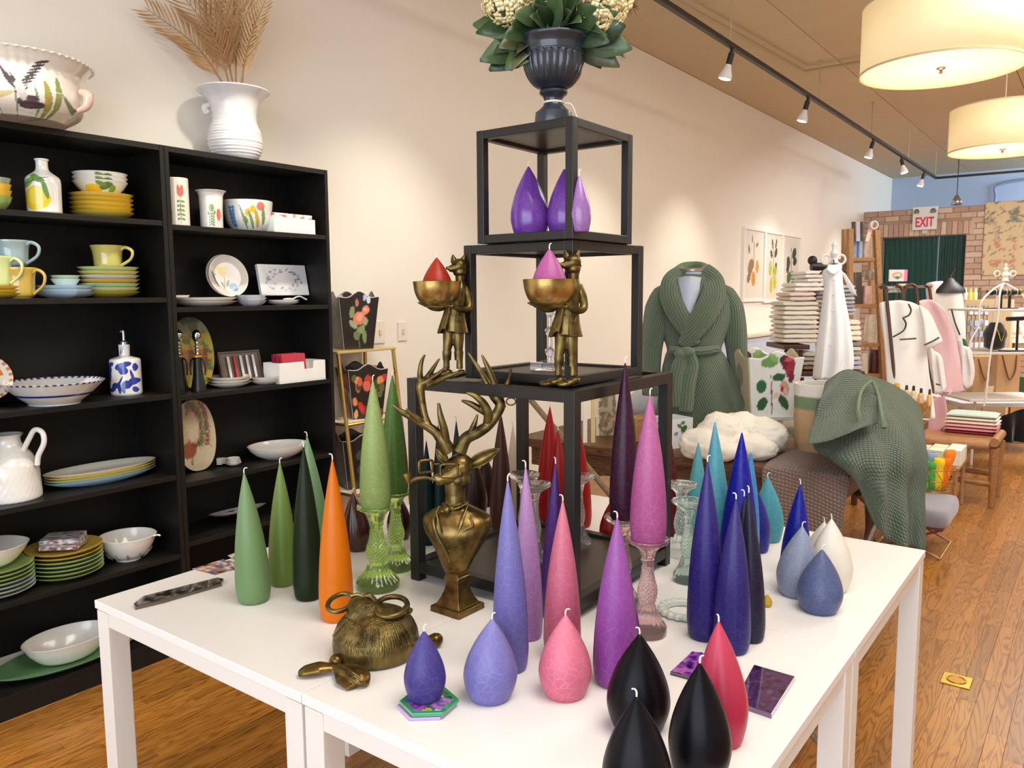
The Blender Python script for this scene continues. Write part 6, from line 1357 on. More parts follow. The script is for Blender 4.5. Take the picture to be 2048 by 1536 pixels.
# ------------------------------------------------------------------ things seen through the tower base
c = S(1214, 862, 4.2); bm, fn = pbox(c, HR, Z3, -HF, .058, .24, .008, lambda u, v: (hx('#b9ad92') if noise.noise(Vector((u*2, v*7, 4))) > .12 else (hx('#8c8466') if noise.noise(Vector((u*3, v*11, 1))) > -.02 else hx('#d2a08a') if noise.noise(Vector((u*4, v*9, 7))) > .1 else hx('#7a7258'))) if abs(u) < .75+.2*noise.noise(Vector((v*6, 2, 1))) else hx('#e9e0cc'), 24, 90)
o = tag(obj('dried_flower_panel', bm, attrmat(.8, 0), smooth=False), 'tall narrow panel of dried flowers seen through the tower base', 'wall art'); paint(o, fn)
tag(obj('easel_leg', tube(B(), [S(1058, 796, 3.3), (lambda a, b: a+(b-a)*((a.z-.003)/(a.z-b.z)))(S(1058, 796, 3.3), S(1232, 1002, 2.95))], [.012, .012], 8, 1), wood('#8a7458', '#6b563c', 2)), 'grey brown wooden easel leg leaning diagonally behind the red candles', 'easel')
t = thing('picture_stand', 'white and gold picture frame standing behind the red candles', 'frame', S(1178, 935, 4.0))
for xa, col in ((1170, '#f0eadb'), (1186, '#d9c58a')): obj('frame_post', obox(B(), S(xa, 860, 4.0), HR, HF, Z3, .010, .012, .20), plain(col, .4), t, smooth=False)
obj('frame_rail', obox(B(), S(1178, 940, 4.0), HR, HF, Z3, .03, .012, .01), plain('#f0eadb', .4), t, smooth=False)
gt = thing('ornate_scissors', 'old brown metal scissors hanging by the tower behind the deer antler', 'scissors', S(1022, 803, 3.1))
gp = torus_pts if 'torus_pts' in globals() else None
obj('finger_loop', tube(B(), torus_pts(S(1022, 803, 3.1), HR, Z3, .018, .014), .003, 8, 1, closed=True), plain('#6b4a36', .4, metal=.6), gt)
obj('blade', tube(B(), [S(1012, 812, 3.1), S(1000, 822, 3.1), S(992, 834, 3.1)], [.003, .003, .001], 6, 3), plain('#6b4a36', .4, metal=.6), gt)
tag(obj('floor_cushion', fuse('t_', ell(ell(B(), S(1312, 806, 4.5), (.13, .09, .10)), S(1295, 806, 4.5), (.10, .09, .09)), plain('#dcdce0', .8), None, .008, 6).data.copy(), plain('#dcdce0', .9, bump=.1)), 'x', 'y') if 0 else None
cu_ = fuse('cushion', ell(ell(B(), S(1316, 800, 4.5), (.12, .09, .10)), S(1290, 806, 4.5), (.10, .09, .085)), plain('#dcdde2', .9, bump=.1), None, .006, 8); tag(cu_, 'pale grey cushion seen through the right side of the tower', 'cushion')
# ------------------------------------------------------------------ rustic wooden table behind
ZW = .72; mw = wood('#6a4426', '#3c2412', 1.6, .5, 0); mwl = wood('#b98a58', '#8a5f36', 1.6, .5, 2)
t = thing('rustic_table', 'dark brown rustic plank table behind the white tables', 'table', (-1.6, 4.3, 0))
for i in range(5):
    bm = B(); y0 = 3.32+.36*i; box(bm, -2.45, -.80, y0, y0+.356, ZW-.045, ZW); obj('plank', bm, mw, t, smooth=False, bev=.004)
for x_, y_ in ((-.90, 3.42), (-2.3, 3.42), (-1.02, 4.78), (-2.3, 4.95)): obj('leg', lathe(B(), (x_, y_, 0), [(.03, 0), (.036, .02), (.03, .06), (.024, .12), (.036, .30), (.045, .42), (.032, .50), (.046, .54), (.046, ZW-.1454)], 20), mw, t)
for y0, y1 in ((3.36, 3.39), (5.03, 5.06)): bm = B(); box(bm, -2.38, -.86, y0, y1, ZW-.145, ZW-.0455); obj('apron', bm, mw, t, smooth=False)
bm = B(); box(bm, -.90, -.86, 3.39, 5.03, ZW-.145, ZW-.0455); obj('apron', bm, mw, t, smooth=False)
for s_ in (-1, 1): obj('cross_brace', tube(B(), [(-.88, 4.3-s_*.55, .12), (-.88, 4.4+s_*.55, ZW-.18)], [.02]*2, 8, 1), mw, t)
# ------------------------------------------------------------------ green robe on a dress form
DR = 4.15; KR = DR/FPX
def RP(x, y, w_=0): return S(x, y, DR-w_*KR)
mk = knit('#5e7058', .013, ribs=True, depth=.006); base = RP(1392, 880); base.z = ZW
t = thing('dress_form', 'sage green wrap robe with tied belt on a headless dress form', 'mannequin', base)
fb = plain('#b4bfd0', .6)
obj('form_neck', lathe(B(), RP(1386, 580), [(.05, 0), (.052, .05), (.050, .095), (0, .096)], 32), fb, t)
obj('neck_cap', lathe(B(), RP(1386, 580)+Z3*.0965, [(0, 0), (.056, 0), (.056, .010), (.045, .018), (0, .02)], 32), plain('#a59a8c', .3, metal=.5), t)
obj('form_chest', loft(B(), [[RP(1352, 556, 22), RP(1380, 552, 48), RP(1408, 556, 22)], [RP(1358, 580, 38), RP(1380, 580, 54), RP(1402, 580, 38)], [RP(1366, 604, 50), RP(1378, 604, 55), RP(1392, 604, 50)], [RP(1374, 630, 52), RP(1378, 632, 54), RP(1382, 630, 52)]], 4, 4), fb, t, solid=.004)
obj('stand_post', tube(B(), [Vector((base.x, base.y, ZW+.012)), Vector((base.x, base.y, 1.1))], [.015]*2, 10, 1), plain('#2a2a2a', .4), t); obj('stand_base', lathe(B(), base, [(0, 0), (.14, 0), (.14, .01), (0, .012)], 32), plain('#2a2a2a', .4), t)
def lerp_secs(secs, k=4):
    out = []
    for i in range(len(secs[0])//1): pass
    cols = list(zip(*secs)); P1 = spline([(a, b, c_) for a, b, c_ in zip(cols[0], cols[1], cols[2])], k); P2 = spline([(a, 0, 0) for a in cols[3]], k)
    return [(p.x, p.y, p.z, q.x) for p, q in zip(P1, P2)]
def robe_loft(secs, fold, closed=True, n=40):
    rows = []
    for cx, y, hw, hd in secs:
        fa = max(0, (y-705)/150); rows.append([RP(cx, y)+HR*hw*KR*math.cos(a)*(1+fold*fa*math.sin(a*7))-HF*hd*KR*math.sin(a)*(1+fold*1.6*fa*math.sin(a*9+1)) for a in [2*PI*i/n for i in range(n)]])
    return loft(B(), rows, 2, 3, closed=True)
obj('robe_body', robe_loft([(1386, 550, 30, 24), (1386, 562, 52, 32), (1387, 580, 72, 40), (1388, 605, 80, 46), (1388, 640, 74, 47), (1388, 670, 62, 44), (1388, 698, 52, 40), (1390, 712, 58, 43), (1393, 740, 68, 48), (1398, 780, 78, 54), (1403, 820, 88, 58), (1405, 856, 92, 60)], .06), mk, t, solid=.008)
for nm, pts, rd in (('sleeve', [(1350, 566, 4), (1333, 578, 4), (1319, 612, 4), (1309, 660, 6), (1304, 700, 6), (1302, 745, 8), (1306, 790, 12)], [8, 23, 27, 23, 19, 18, 20]), ('sleeve', [(1424, 566, 4), (1442, 578, 4), (1458, 612, 2), (1469, 660, 0), (1474, 710, -4), (1478, 770, -4), (1482, 845, -4)], [8, 23, 27, 23, 19, 19, 22])):
    P = spline([RP(*p) for p in pts], 5); R_ = interp([q*KR for q in rd], len(P)); rows = []
    for p, r in zip(P, R_): rows.append([p+HR*r*math.cos(a)-HF*r*math.sin(a) for a in [2*PI*i/16 for i in range(16)]])
    obj(nm, loft(B(), rows, 2, 1, closed=True), mk, t, solid=.006)
def band(pts, wd, name, m, th=.014, ow=None):
    P = spline([RP(*p) for p in pts], 5); rows = []; W_ = interp(wd, len(P))
    for i, p in enumerate(P):
        tg = (P[min(i+1, len(P)-1)]-P[max(i-1, 0)]).normalized(); sd = tg.cross(-HF).normalized(); wv = W_[i]*KR
        rows.append([p-sd*wv+HF*.012, p-sd*wv*.5-HF*.004, p-HF*.008, p+sd*wv*.5-HF*.004, p+sd*wv+HF*.012])
    return obj(name, loft(B(), rows, 3, 1), m, t, solid=th, sub=1)
band([(1362, 546, 10), (1344, 562, 34), (1340, 590, 50), (1352, 620, 56), (1374, 655, 56), (1392, 690, 50)], [16, 18, 20, 20, 18, 10], 'shawl_lapel', mk)
band([(1404, 540, 10), (1428, 562, 34), (1428, 592, 52), (1410, 628, 62), (1386, 664, 60), (1366, 694, 50)], [18, 20, 24, 24, 20, 10], 'shawl_lapel', mk)
cb_ = [RP(1362, 548, 12), RP(1358, 541, -6), RP(1368, 534, -24), RP(1386, 531, -32), RP(1402, 533, -24), RP(1412, 540, -6), RP(1408, 548, 12)]
obj('shawl_collar', tube(B(), cb_, [.03, .026, .022, .026, .03], 12, 6), mk, t)
band([(1338, 700, 40), (1360, 702, 50), (1388, 704, 53), (1416, 702, 50), (1440, 698, 38)], [7, 8, 8, 8, 7], 'belt', mk, .01)
band([(1372, 704, 58), (1360, 730, 62), (1352, 770, 66), (1352, 815, 68)], [8, 14, 15, 17], 'belt_tail', mk, .01); band([(1380, 706, 60), (1386, 730, 62), (1378, 770, 68), (1372, 825, 72)], [8, 12, 13, 14], 'belt_tail', mk, .01)
obj('belt_knot', ell(ell(B(), RP(1374, 704, 60), (16*KR, 10*KR, 10*KR)), RP(1360, 708, 58), (12*KR, 8*KR, 9*KR)), mk, t)
# ------------------------------------------------------------------ linens on the rustic table
def lump(name, blobs, mat, vox, label, cat, amp, fq, sm=5, seed=0, zmin=None):
    bm = B()
    for c, r in blobs: ell(bm, c, r)
    o = fuse(name, bm, mat, None, vox, sm)
    for v in o.data.vertices:
        q = v.co+ORG[o.name]; nn = noise.noise(q*fq+Vector((seed, 0, 0))); f2 = 1-abs(noise.noise(Vector((q.x*fq*.8, q.y*fq*.8, q.z*fq*2.2))+Vector((seed, 4, 0))))*2
        v.co += v.normal*(amp*nn+amp*.8*f2)
    if zmin is not None:
        for v in o.data.vertices:
            if v.co.z+ORG[o.name].z < zmin: v.co.z = zmin-ORG[o.name].z
    s_ = o.modifiers.new('s', 'SMOOTH'); s_.iterations = 3; bakemods(o)
    return tag(o, label, cat)
mqw = plain('#eae4d8', .9, bump=.35, bscale=50)
def W3(x, y, d): return S(x, y, d)
lump('quilt', [(W3(1405, 890, 3.62), (.11, .09, .075)), (W3(1440, 868, 3.68), (.10, .12, .10)), (W3(1478, 862, 3.75), (.10, .10, .09)), (W3(1520, 872, 3.72), (.12, .10, .085)), (W3(1500, 895, 3.60), (.12, .09, .06)), (W3(1430, 900, 3.55), (.12, .08, .05)), (W3(1545, 880, 3.75), (.06, .08, .07))], mqw, .006, 'crumpled white quilt heaped on the rustic table', 'quilt', .012, 14, 5, 0, ZW+.001)
P = PZ(1350, 897, ZW); def_f = lambda u, v: marks2('#e8e8ea', [(.2, .3, .3, .2, .5, '#3f6b3a'), (-.2, .5, .25, .12, -.5, '#4f7a45'), (.3, -.1, .25, .2, -.6, '#355f34'), (.1, .7, .2, .12, .2, '#5d8450'), (.15, -.6, .28, .26, 0, '#dd9a2c'), (-.5, 0, .2, .14, .3, '#7d9bbd'), (0, .1, .03, .7, .2, '#6b5a3c')])(u, v)
o1 = thing('lemon_box', 'small square box printed with lemons and leaves by the quilt', 'box', P+HF*.07)
for k in range(4):
    a = YAWR-PI/2+.5+k*PI/2; n = Vector((math.cos(a), math.sin(a), 0)); bm, fn = pbox(P+HF*.07+n*.066+Z3*.072, Vector((-n.y, n.x, 0)), Z3, n, .066 if k % 2 else .069, .0715, .003, def_f, 40, 40); paint(obj('side_panel', bm, attrmat(.3, .3), o1, smooth=False), fn)
tag(obj('wooden_crate', box(B(), *(lambda q: (q.x-.20, q.x-.08, q.y+.0, q.y+.16, ZW+.0005, ZW+.12))(PZ(1322, 890, ZW))), mwl, smooth=False, bev=.004), 'small slatted wooden block behind the lemon box', 'crate')
# mirrored riser with white floral planter
PR = PZ(1545, 885, ZW); rz = ZW+.115
t = thing('mirrored_riser', 'low mirrored glass riser box under the white floral planter', 'stand', PR+HF*.16)
RC = PR+HF*.16; ra = YAWR+.35; ru = Vector((math.cos(ra), math.sin(ra), 0)); rv = Vector((-ru.y, ru.x, 0))
obj('mirror_body', obox(B(), RC+Z3*.053, ru, rv, Z3, .145, .145, .0525), plain('#cfd6d2', .08, metal=.8), t, smooth=False); obj('mirror_top', obox(B(), RC+Z3*.110, ru, rv, Z3, .150, .150, .0045), plain('#b9c8bd', .08, metal=.6), t, smooth=False, bev=.002)
MAG = [(-.1, -.3, .03, .65, .12, '#7a5a44'), (-.25, .75, .34, .16, .1, '#6f9a5a'), (-.1, .88, .22, .1, -.6, '#86b06c'), (.25, .82, .16, .14, .3, '#3a3034'), (.42, .72, .22, .26, .2, '#7a2430'), (.55, .55, .16, .28, -.2, '#9c3040'), (.5, .85, .2, .08, .3, '#c2606c'), (.62, .3, .12, .2, .1, '#7a2836'), (.15, .28, .26, .13, .1, '#2f5f3c'), (-.55, .0, .2, .22, -.7, '#3a6a45'), (-.5, -.55, .26, .18, .6, '#34613e'), (.45, -.5, .34, .14, -.7, '#2f5b3a'), (.42, -.05, .16, .26, .6, '#c9a08a'), (.32, -.1, .06, .1, 0, '#b8324a'), (.5, -.2, .05, .16, .7, '#d8c8a8'), (.1, -.3, .14, .1, 0, '#e0c8b4')]
GREY = [(.1, .3, .3, .35, .4, '#a89c86'), (0, -.3, .04, .6, .1, '#8a7a5c'), (-.2, -.1, .3, .14, .7, '#8f9070'), (.2, -.5, .3, .12, -.7, '#9a9a78')]
planter('floral_planter', 'white square planter with red bloom and dark green leaves', Vector((RC.x, RC.y, rz+.0006)), .142, .108, .325, YAWR-PI/2+.10, marks2('#e6e6e2', MAG), marks2('#d9c9a4', GREY), .10, plain('#b8a890', .4), plain('#e0dcd2', .5))
# jute tote
tp = W3(1660, 900, 3.75); tp.z = ZW+.0005
def tote(p):
    q = (p.z-ZW)/.33; return hx('#c9a77e') if q < .62 else (hx('#7d8f6e') if q < .80 else hx('#e9e4da'))
o = tag(obj('jute_basket', lathe(B(), tp, refine([(0, 0), (.155, 0), (.165, .05), (.172, .32), (.160, .32), (.15, .03), (0, .03)], .01), 60, 1, .8, YAWR, lambda a, i, z_: 1+.012*math.sin(a*40)), attrmat(.9, 0, .4, 150)), 'kraft basket with green stripe and white top under the throw', 'basket'); paint(o, tote)
mgw = knit('#5a6f55', .015, depth=.009, strength=1.0); mbw = knit('#a08378', .015, depth=.009, strength=1.0)
def cloth(name, rows, m, label, cat='blanket', th=.007, amp=.0, ku=5, kv=5, seed=0, group=None):
    R_ = [[W3(*p) for p in r] for r in rows]; bm = loft(B(), R_, ku, kv)
    for v in bm.verts:
        s_ = v.co.dot(HR); low = min(1, max(0, (1.02-v.co.z)/.45)); v.co -= HF*(amp*noise.noise(Vector((s_*9+seed, v.co.z*2.2, 0)))+amp*1.1*low*math.sin(s_*46+2.2*math.sin(v.co.z*5)+seed))
    return tag(obj(name, bm, m, solid=th, sub=1, angle=0), label, cat, group)
Yb, zt2 = 3.32, ZW+.006
def wb_(rows): return [[Vector(p) for p in r] for r in rows]
bm = loft(B(), wb_([[(-1.16, 3.80, zt2), (-1.05, 3.78, zt2), (-.95, 3.76, zt2), (-.84, 3.72, zt2)], [(-1.16, 3.5, zt2), (-1.05, 3.5, zt2+.003), (-.95, 3.5, zt2), (-.81, 3.5, zt2)], [(-1.14, 3.335, zt2+.003), (-1.04, 3.33, zt2+.004), (-.93, 3.33, zt2+.003), (-.79, 3.33, zt2+.003)], [(-1.14, 3.30, .70), (-1.04, 3.298, .70), (-.93, 3.298, .70), (-.785, 3.298, .70)], [(-1.13, 3.285, .60), (-1.04, 3.27, .60), (-.93, 3.285, .60), (-.795, 3.275, .60)], [(-1.12, 3.28, .45), (-1.04, 3.26, .45), (-.93, 3.285, .45), (-.80, 3.27, .44)], [(-1.11, 3.285, .28), (-1.04, 3.26, .29), (-.93, 3.28, .28), (-.81, 3.27, .29)]]), 6, 5)
tag(obj('waffle_blanket', bm, mbw, solid=.007, sub=1, angle=0), 'mauve brown waffle blanket hanging over the rustic table corner', 'blanket')
cloth('green_throw', [[(1632, 792, 3.70), (1690, 748, 3.75), (1745, 752, 3.80), (1800, 775, 3.85), (1836, 805, 3.73)], [(1628, 842, 3.40), (1690, 830, 3.38), (1750, 835, 3.40), (1812, 838, 3.46), (1850, 860, 3.48)], [(1628, 895, 3.18), (1690, 905, 3.13), (1755, 915, 3.12), (1815, 915, 3.22), (1853, 930, 3.34)], [(1660, 918, 3.13), (1712, 945, 3.08), (1762, 965, 3.08), (1812, 975, 3.20), (1850, 985, 3.32)], [(1720, 972, 3.07), (1750, 1000, 3.06), (1782, 1018, 3.06), (1815, 1030, 3.14), (1846, 1036, 3.26)], [(1742, 1046, 3.06), (1766, 1074, 3.04), (1791, 1088, 3.05), (1816, 1096, 3.12), (1840, 1094, 3.22)]], mgw, 'large sage green waffle throw spilling down over the table end', amp=.035, ku=6, kv=5)
cloth('throw_flap', [[(1650, 765, 3.52), (1685, 740, 3.56), (1715, 742, 3.60), (1758, 768, 3.60)], [(1640, 800, 3.30), (1680, 790, 3.42), (1720, 790, 3.44), (1760, 800, 3.36)], [(1624, 850, 3.22), (1670, 845, 3.20), (1715, 838, 3.22), (1758, 830, 3.28)], [(1612, 890, 3.04), (1660, 882, 3.02), (1706, 862, 3.04), (1756, 848, 3.24)]], mgw, 'folded top layer of the green throw with hanging ties', amp=.012, seed=8)
for k, (pp, lb) in enumerate((([(1742, 762, 3.45), (1724, 780, 3.38), (1716, 815, 3.20), (1720, 852, 3.18)], 'left hanging tie of the green throw'), ([(1745, 762, 3.45), (1756, 790, 3.40), (1762, 825, 3.22), (1768, 856, 3.18)], 'right hanging tie of the green throw'))): tag(obj('fabric_tie', tube(B(), [W3(*p) for p in pp], [.008, .007, .008, .012], 8, 6), plain('#6f8268', .9, bump=.4)), lb, 'tie', 'ties of the green throw')
# bottles and jars beyond the throw
for i, (x, yb, h, r, c, lb) in enumerate(((1793, 792, 26, 12, '#e9a92c', 'round yellow jar beyond the green throw'), (1812, 800, 30, 6, '#c9b48a', 'small amber bottle with dark cap, first of three'), (1826, 803, 32, 6, '#d8c49c', 'small amber bottle with dark cap, second of three'), (1841, 806, 30, 6, '#d2b07c', 'small amber bottle with dark cap, third of three'), (1858, 812, 34, 5, '#e0b070', 'dropper bottle with black top beside the white pajamas'))):
    p = W3(x, yb, 4.6); kq = 4.6/FPX; p.z = max(p.z, ZW+.0005) if i == 0 else p.z; p = PZ(x, 835, ZW) if 0 else p
    tt_ = thing('jar' if i == 0 else 'dropper_bottle', lb, 'jar' if i == 0 else 'bottle', Vector((p.x, p.y, p.z)))
    obj('glass_body', lathe(B(), p, [(0, 0), (r*kq, 0), (r*kq, h*.55*kq), (r*.5*kq, h*.68*kq), (0, h*.68*kq)], 20), plain(c, .12, coat=.8), tt_); obj('cap', lathe(B(), p+Z3*h*.69*kq, [(0, 0), (r*.5*kq, 0), (r*.4*kq, h*.3*kq), (0, h*.31*kq)], 12), plain('#e9a92c' if i == 0 else '#2c2a2c', .4), tt_)
pt = W3(1812, 806, 4.75); tt_ = thing('wooden_riser', 'light wooden riser holding the small amber bottles', 'stand', (pt.x, pt.y, ZW)); bm = B(); obox(bm, Vector((pt.x, pt.y, (ZW+W3(1825, 803, 4.6).z)/2)), HR, HF, Z3, .10, .10, (W3(1825, 803, 4.6).z-ZW)/2-.006); obj('block', bm, mwl, tt_, smooth=False, bev=.004)
# ------------------------------------------------------------------ wall prints and lower wall panel
PRN = [('orange kumquat', [(0, .3, .03, .5, .05, '#7a6a50'), (-.2, .75, .06, .12, .4, '#8a7a5c'), (.3, .6, .12, .06, .3, '#7d6f54'), (-.5, .45, .08, .14, .5, '#6f7a5a'), (-.3, -.05, .3, .2, .5, '#9a7a5c'), (.35, -.05, .16, .2, 0, '#e59a3c'), (0, -.4, .2, .22, 0, '#e39434'), (-.45, -.35, .22, .14, .8, '#8a7a5e')]),
       ('yellow green lemon', [(0, .2, .03, .55, 0, '#6f6a4c'), (-.15, .7, .08, .16, .3, '#4a4a3c'), (.3, .72, .08, .16, -.4, '#55543f'), (-.25, .4, .16, .1, -.6, '#4a4f38'), (.3, .45, .2, .12, .6, '#4a4f38'), (-.3, 0, .12, .18, .3, '#54503c'), (.35, .0, .14, .16, -.4, '#55583c'), (-.35, -.05, .2, .22, 0, '#c3cc54'), (.25, -.1, .22, .14, 0, '#b9c650'), (-.2, -.55, .18, .24, 0, '#d0c93c'), (.25, -.45, .2, .22, 0, '#cfcf44')]),
       ('dark green olive', [(0, .2, .03, .5, .1, '#4c5a44'), (.3, .5, .24, .16, .4, '#3f4c3a'), (.4, .25, .22, .12, .2, '#3a4636'), (-.35, .2, .2, .2, .6, '#4a5544'), (-.4, .0, .16, .14, .2, '#4a5544'), (-.2, -.25, .3, .16, .2, '#5f7a4c'), (.2, -.2, .26, .14, -.2, '#6b8452'), (-.3, -.5, .16, .12, 0, '#4a5a48'), (.2, -.55, .3, .2, 0, '#5a6a58'), (-.1, -.8, .12, .1, 0, '#68775c')])]
for (x0, x1, yt0, yb0, (nm_, mk_)) in ((1487, 1527, 452, 604, PRN[0]), (1530, 1562, 460, 606, PRN[1]), (1565, 1599, 466, 608, PRN[2])):
    a, b = PX(x0, yt0, WX+.02), PX(x1, yb0, WX+.02); b.z = PX(x0, yb0, WX+.02).z; cy, cz, hy, hz_ = (a.y+b.y)/2, (a.z+b.z)/2, abs(b.y-a.y)/2-.01, abs(a.z-b.z)/2
    t = thing('framed_print', f'white framed botanical print of {nm_} branch on the left wall', 'picture', (WX, cy, cz), 'framed botanical prints')
    bm, fn = pbox((WX+.012, cy, cz), (0, 1, 0), Z3, (1, 0, 0), hy-.03, hz_-.03, .006, marks2('#eee8dc', mk_), 36, 70); paint(obj('print', bm, attrmat(.3, .3), t, smooth=False), fn)
    for du, dv, h1, h2 in ((0, hz_-.015, hy, .015), (0, -hz_+.015, hy, .015), (hy-.015, 0, .015, hz_-.031), (-hy+.015, 0, .015, hz_-.031)):
        bm = B(); box(bm, WX, WX+.035, cy+du-h1, cy+du+h1, cz+dv-h2, cz+dv+h2); obj('frame', bm, plain('#f2f1ee', .4), t, smooth=False, bev=.002)
zl = PX(1530, 667, WX+.15).z
bm = B(); box(bm, WX+.001, WX+.14, 7.2, 12.2, .0, zl-.025); struct(obj('trim_1', bm, plain('#c3cfe2', .6), smooth=False)); bm = B(); box(bm, WX+.001, WX+.17, 7.2, 12.2, zl-.024, zl); struct(obj('trim_2', bm, plain('#ddd3c0', .6), smooth=False))  # bluish light on the white lower panel is painted into its colour
# ------------------------------------------------------------------ stacks of folded linen on a dark stand
mdk = wood('#5a3a24', '#3a2214', 2, .5, 0)
DT = 5.4
def wpt(x, y, d=DT): return S(x, y, d)
t = thing('linen_stand', 'dark wooden stand carrying tall stacks of folded linens', 'stand', (wpt(1650, 700).x, wpt(1650, 700).y, 0))
for x0, x1, y in ((1566, 1618, 689), (1600, 1728, 742)):
    a, b = wpt(x0, y), wpt(x1, y); c = (a+b)/2+HF*.17; obj('shelf_board', obox(B(), c+Z3*.0-Z3*.018, HR, HF, Z3, (b-a).length/2, .19, .016), mdk, t, smooth=False, bev=.004)
for x in (1604, 1722):
    a = wpt(x, 745)
    for o_ in (.02, .32): q = a+HF*o_; obj('leg', box(B(), q.x-.018, q.x+.018, q.y-.018, q.y+.018, 0, q.z-.036), mdk, t, smooth=False, bev=.003)
for x in (1576, 1606):
    a = wpt(x, 695); obj('bracket', tube(B(), [a+HF*.05-Z3*.02, wpt(1608, 735)+HF*.05], [.014, .014], 8, 1), mdk, t)
rt = random.Random(21)
def towels(x0, x1, yb, yt, n, cols, where, group, d=DT, dp=.15):
    for i in range(n):
        q0, q1 = yb+(yt-yb)*i/n, yb+(yt-yb)*(i+1)/n; j0, j1 = rt.uniform(-3, 2), rt.uniform(-2, 3)
        a, b = wpt(x0+j0, (q0+q1)/2, d), wpt(x1+j1, (q0+q1)/2, d); h = abs(q0-q1)*d/FPX; c = (a+b)/2+HF*(dp+.01); hw = (b-a).length/2
        rows = []; 
        for k in range(13):
            u = -1+2*k/12; e = (1-abs(u)**14)**.5*.45+.55; sag = .003*noise.noise(Vector((u*2, q0, x0)))
            rows.append([c+HR*hw*u+HF*dp*math.copysign(abs(math.cos(s_))**.35, math.cos(s_))*.98+Z3*(h*.495*e*math.copysign(abs(math.sin(s_))**.3, math.sin(s_))+sag) for s_ in [2*PI*m/14+.1 for m in range(14)]])
        bm = loft(B(), rows, 1, 1, closed=True); bm.verts.ensure_lookup_table(); bm.faces.new(bm.verts[:14]); bm.faces.new(bm.verts[-14:])
        o = obj('folded_towel', bm, plain(cols[i % len(cols)], .95, var=.04, bump=.3, bscale=60)); nm = {0: 'bottom', n-1: 'top'}.get(i, ('second', 'third', 'fourth', 'fifth', 'sixth', 'seventh', 'eighth', 'ninth', 'tenth', 'eleventh')[i-1])
        tag(o, f'{nm} folded linen of the {where}', 'towel', group)
towels(1570, 1640, 687, 603, 9, ['#e6dfd2', '#efe9dd', '#e9e2d6', '#dfd9d0', '#f0ebe2'], 'wide cream stack at left of the linens', 'wide cream linens')
towels(1580, 1632, 602, 584, 2, ['#e2cfc4', '#e8d6cc'], 'short blush layer above the cream stack', 'blush linens')
towels(1594, 1650, 583, 565, 2, ['#f2efe9', '#f6f4ef'], 'white pair above the blush layer', 'white pair of linens')
towels(1615, 1655, 564, 541, 3, ['#f4f2ee', '#efebe4'], 'highest white stack by the dress hanger', 'highest white linens')
towels(1633, 1662, 640, 566, 9, ['#9a938c', '#b5ada4', '#8d8790'], 'narrow grey stack just left of the white dress', 'narrow grey linens', d=DT+.05, dp=.1)
towels(1682, 1712, 632, 570, 8, ['#a9a8b4', '#b9b8c2', '#9c9ca8'], 'grey blue stack right of the white dress', 'grey blue linens')
towels(1610, 1642, 741, 705, 4, ['#8a6f58', '#a9a29c', '#b0a8a4', '#c7c2ba'], 'small brown and grey stack on the lower board', 'brown grey linens')
towels(1696, 1724, 741, 684, 6, ['#b8b0c4', '#b5b2c6', '#cfc9c2', '#a19a98', '#d9d0c4', '#8f8892'], 'lilac grey stack on the lower board right of the dress', 'lilac grey linens')
towels(1700, 1722, 683, 640, 4, ['#efe6d4', '#f3ead6', '#ece4d4'], 'cream stack above the lilac grey one', 'cream linens right of the dress')
# white nightdress on a hanger
DD = 5.0
t = thing('white_nightdress', 'long white sleeveless nightdress hanging in front of the linens', 'dress', wpt(1662, 752, DD))
rows = []
for y, xl, xr, dpt in ((536, 1655, 1681, .03), (545, 1646, 1683, .05), (570, 1650, 1684, .06), (600, 1647, 1688, .07), (646, 1641, 1696, .09), (700, 1633, 1702, .10), (733, 1629, 1702, .10), (757, 1627, 1690, .10)):
    cx, hw = (xl+xr)/2, (xr-xl)/2*DD/FPX; f_ = (y-536)/220
    rows.append([wpt(cx, y, DD)+HR*hw*math.cos(a)*(1+.04*f_*math.sin(a*5))-HF*dpt*math.sin(a)*(1+.30*f_*math.sin(a*8)) for a in [2*PI*i/40 for i in range(40)]])
obj('dress_body', loft(B(), rows, 2, 4, closed=True), plain('#eef1f6', .85, var=.02, bump=.15, bscale=60), t, solid=.004)
obj('collar', loft(B(), [[wpt(1653, 540, DD-.07), wpt(1668, 548, DD-.10), wpt(1684, 536, DD-.07)], [wpt(1656, 529, DD-.03), wpt(1668, 530, DD-.05), wpt(1683, 527, DD-.03)]], 5, 4), plain('#f0f2f6', .85), t, solid=.006)
for y in (560, 590, 622, 655, 690): obj('button', ell(B(), wpt(1668-(y-560)*.05, y, DD-.10), .006, n=8, m=6), plain('#dcdfe6', .3), t)
band_ = loft(B(), [[wpt(1682, 542, DD), wpt(1690, 548, DD-.02)], [wpt(1690, 560, DD), wpt(1704, 570, DD-.02)], [wpt(1702, 585, DD+.02), wpt(1714, 592, DD)]], 3, 4); obj('sleeve_ruffle', band_, plain('#f0f2f6', .85), t, solid=.006)
obj('hanger_hook', tube(B(), [wpt(1668, 529, DD+.02), wpt(1668, 522, DD+.08), wpt(1667, 519, DD+.25)], [.004]*3, 6, 4), plain('#2c2523', .4), t)
obj('hanger', tube(B(), [wpt(1640, 548, DD+.02), wpt(1655, 534, DD+.02), wpt(1668, 528, DD+.02), wpt(1682, 534, DD+.02), wpt(1694, 546, DD+.02)], [.006]*3, 8, 5), plain('#2c2523', .4), t)
ot = thing('crystal_finial', 'white ornate finial of a stand rising above the nightdress', 'ornament', wpt(1665, 540, DD+.25))
obj('spire', lathe(B(), wpt(1667, 535, DD+.25), [(.012, 0), (.03, .03), (.014, .06), (.026, .09), (.012, .12), (.018, .145), (.004, .17), (0, .175)], 16), plain('#e2e2e6', .2, coat=.6), ot)
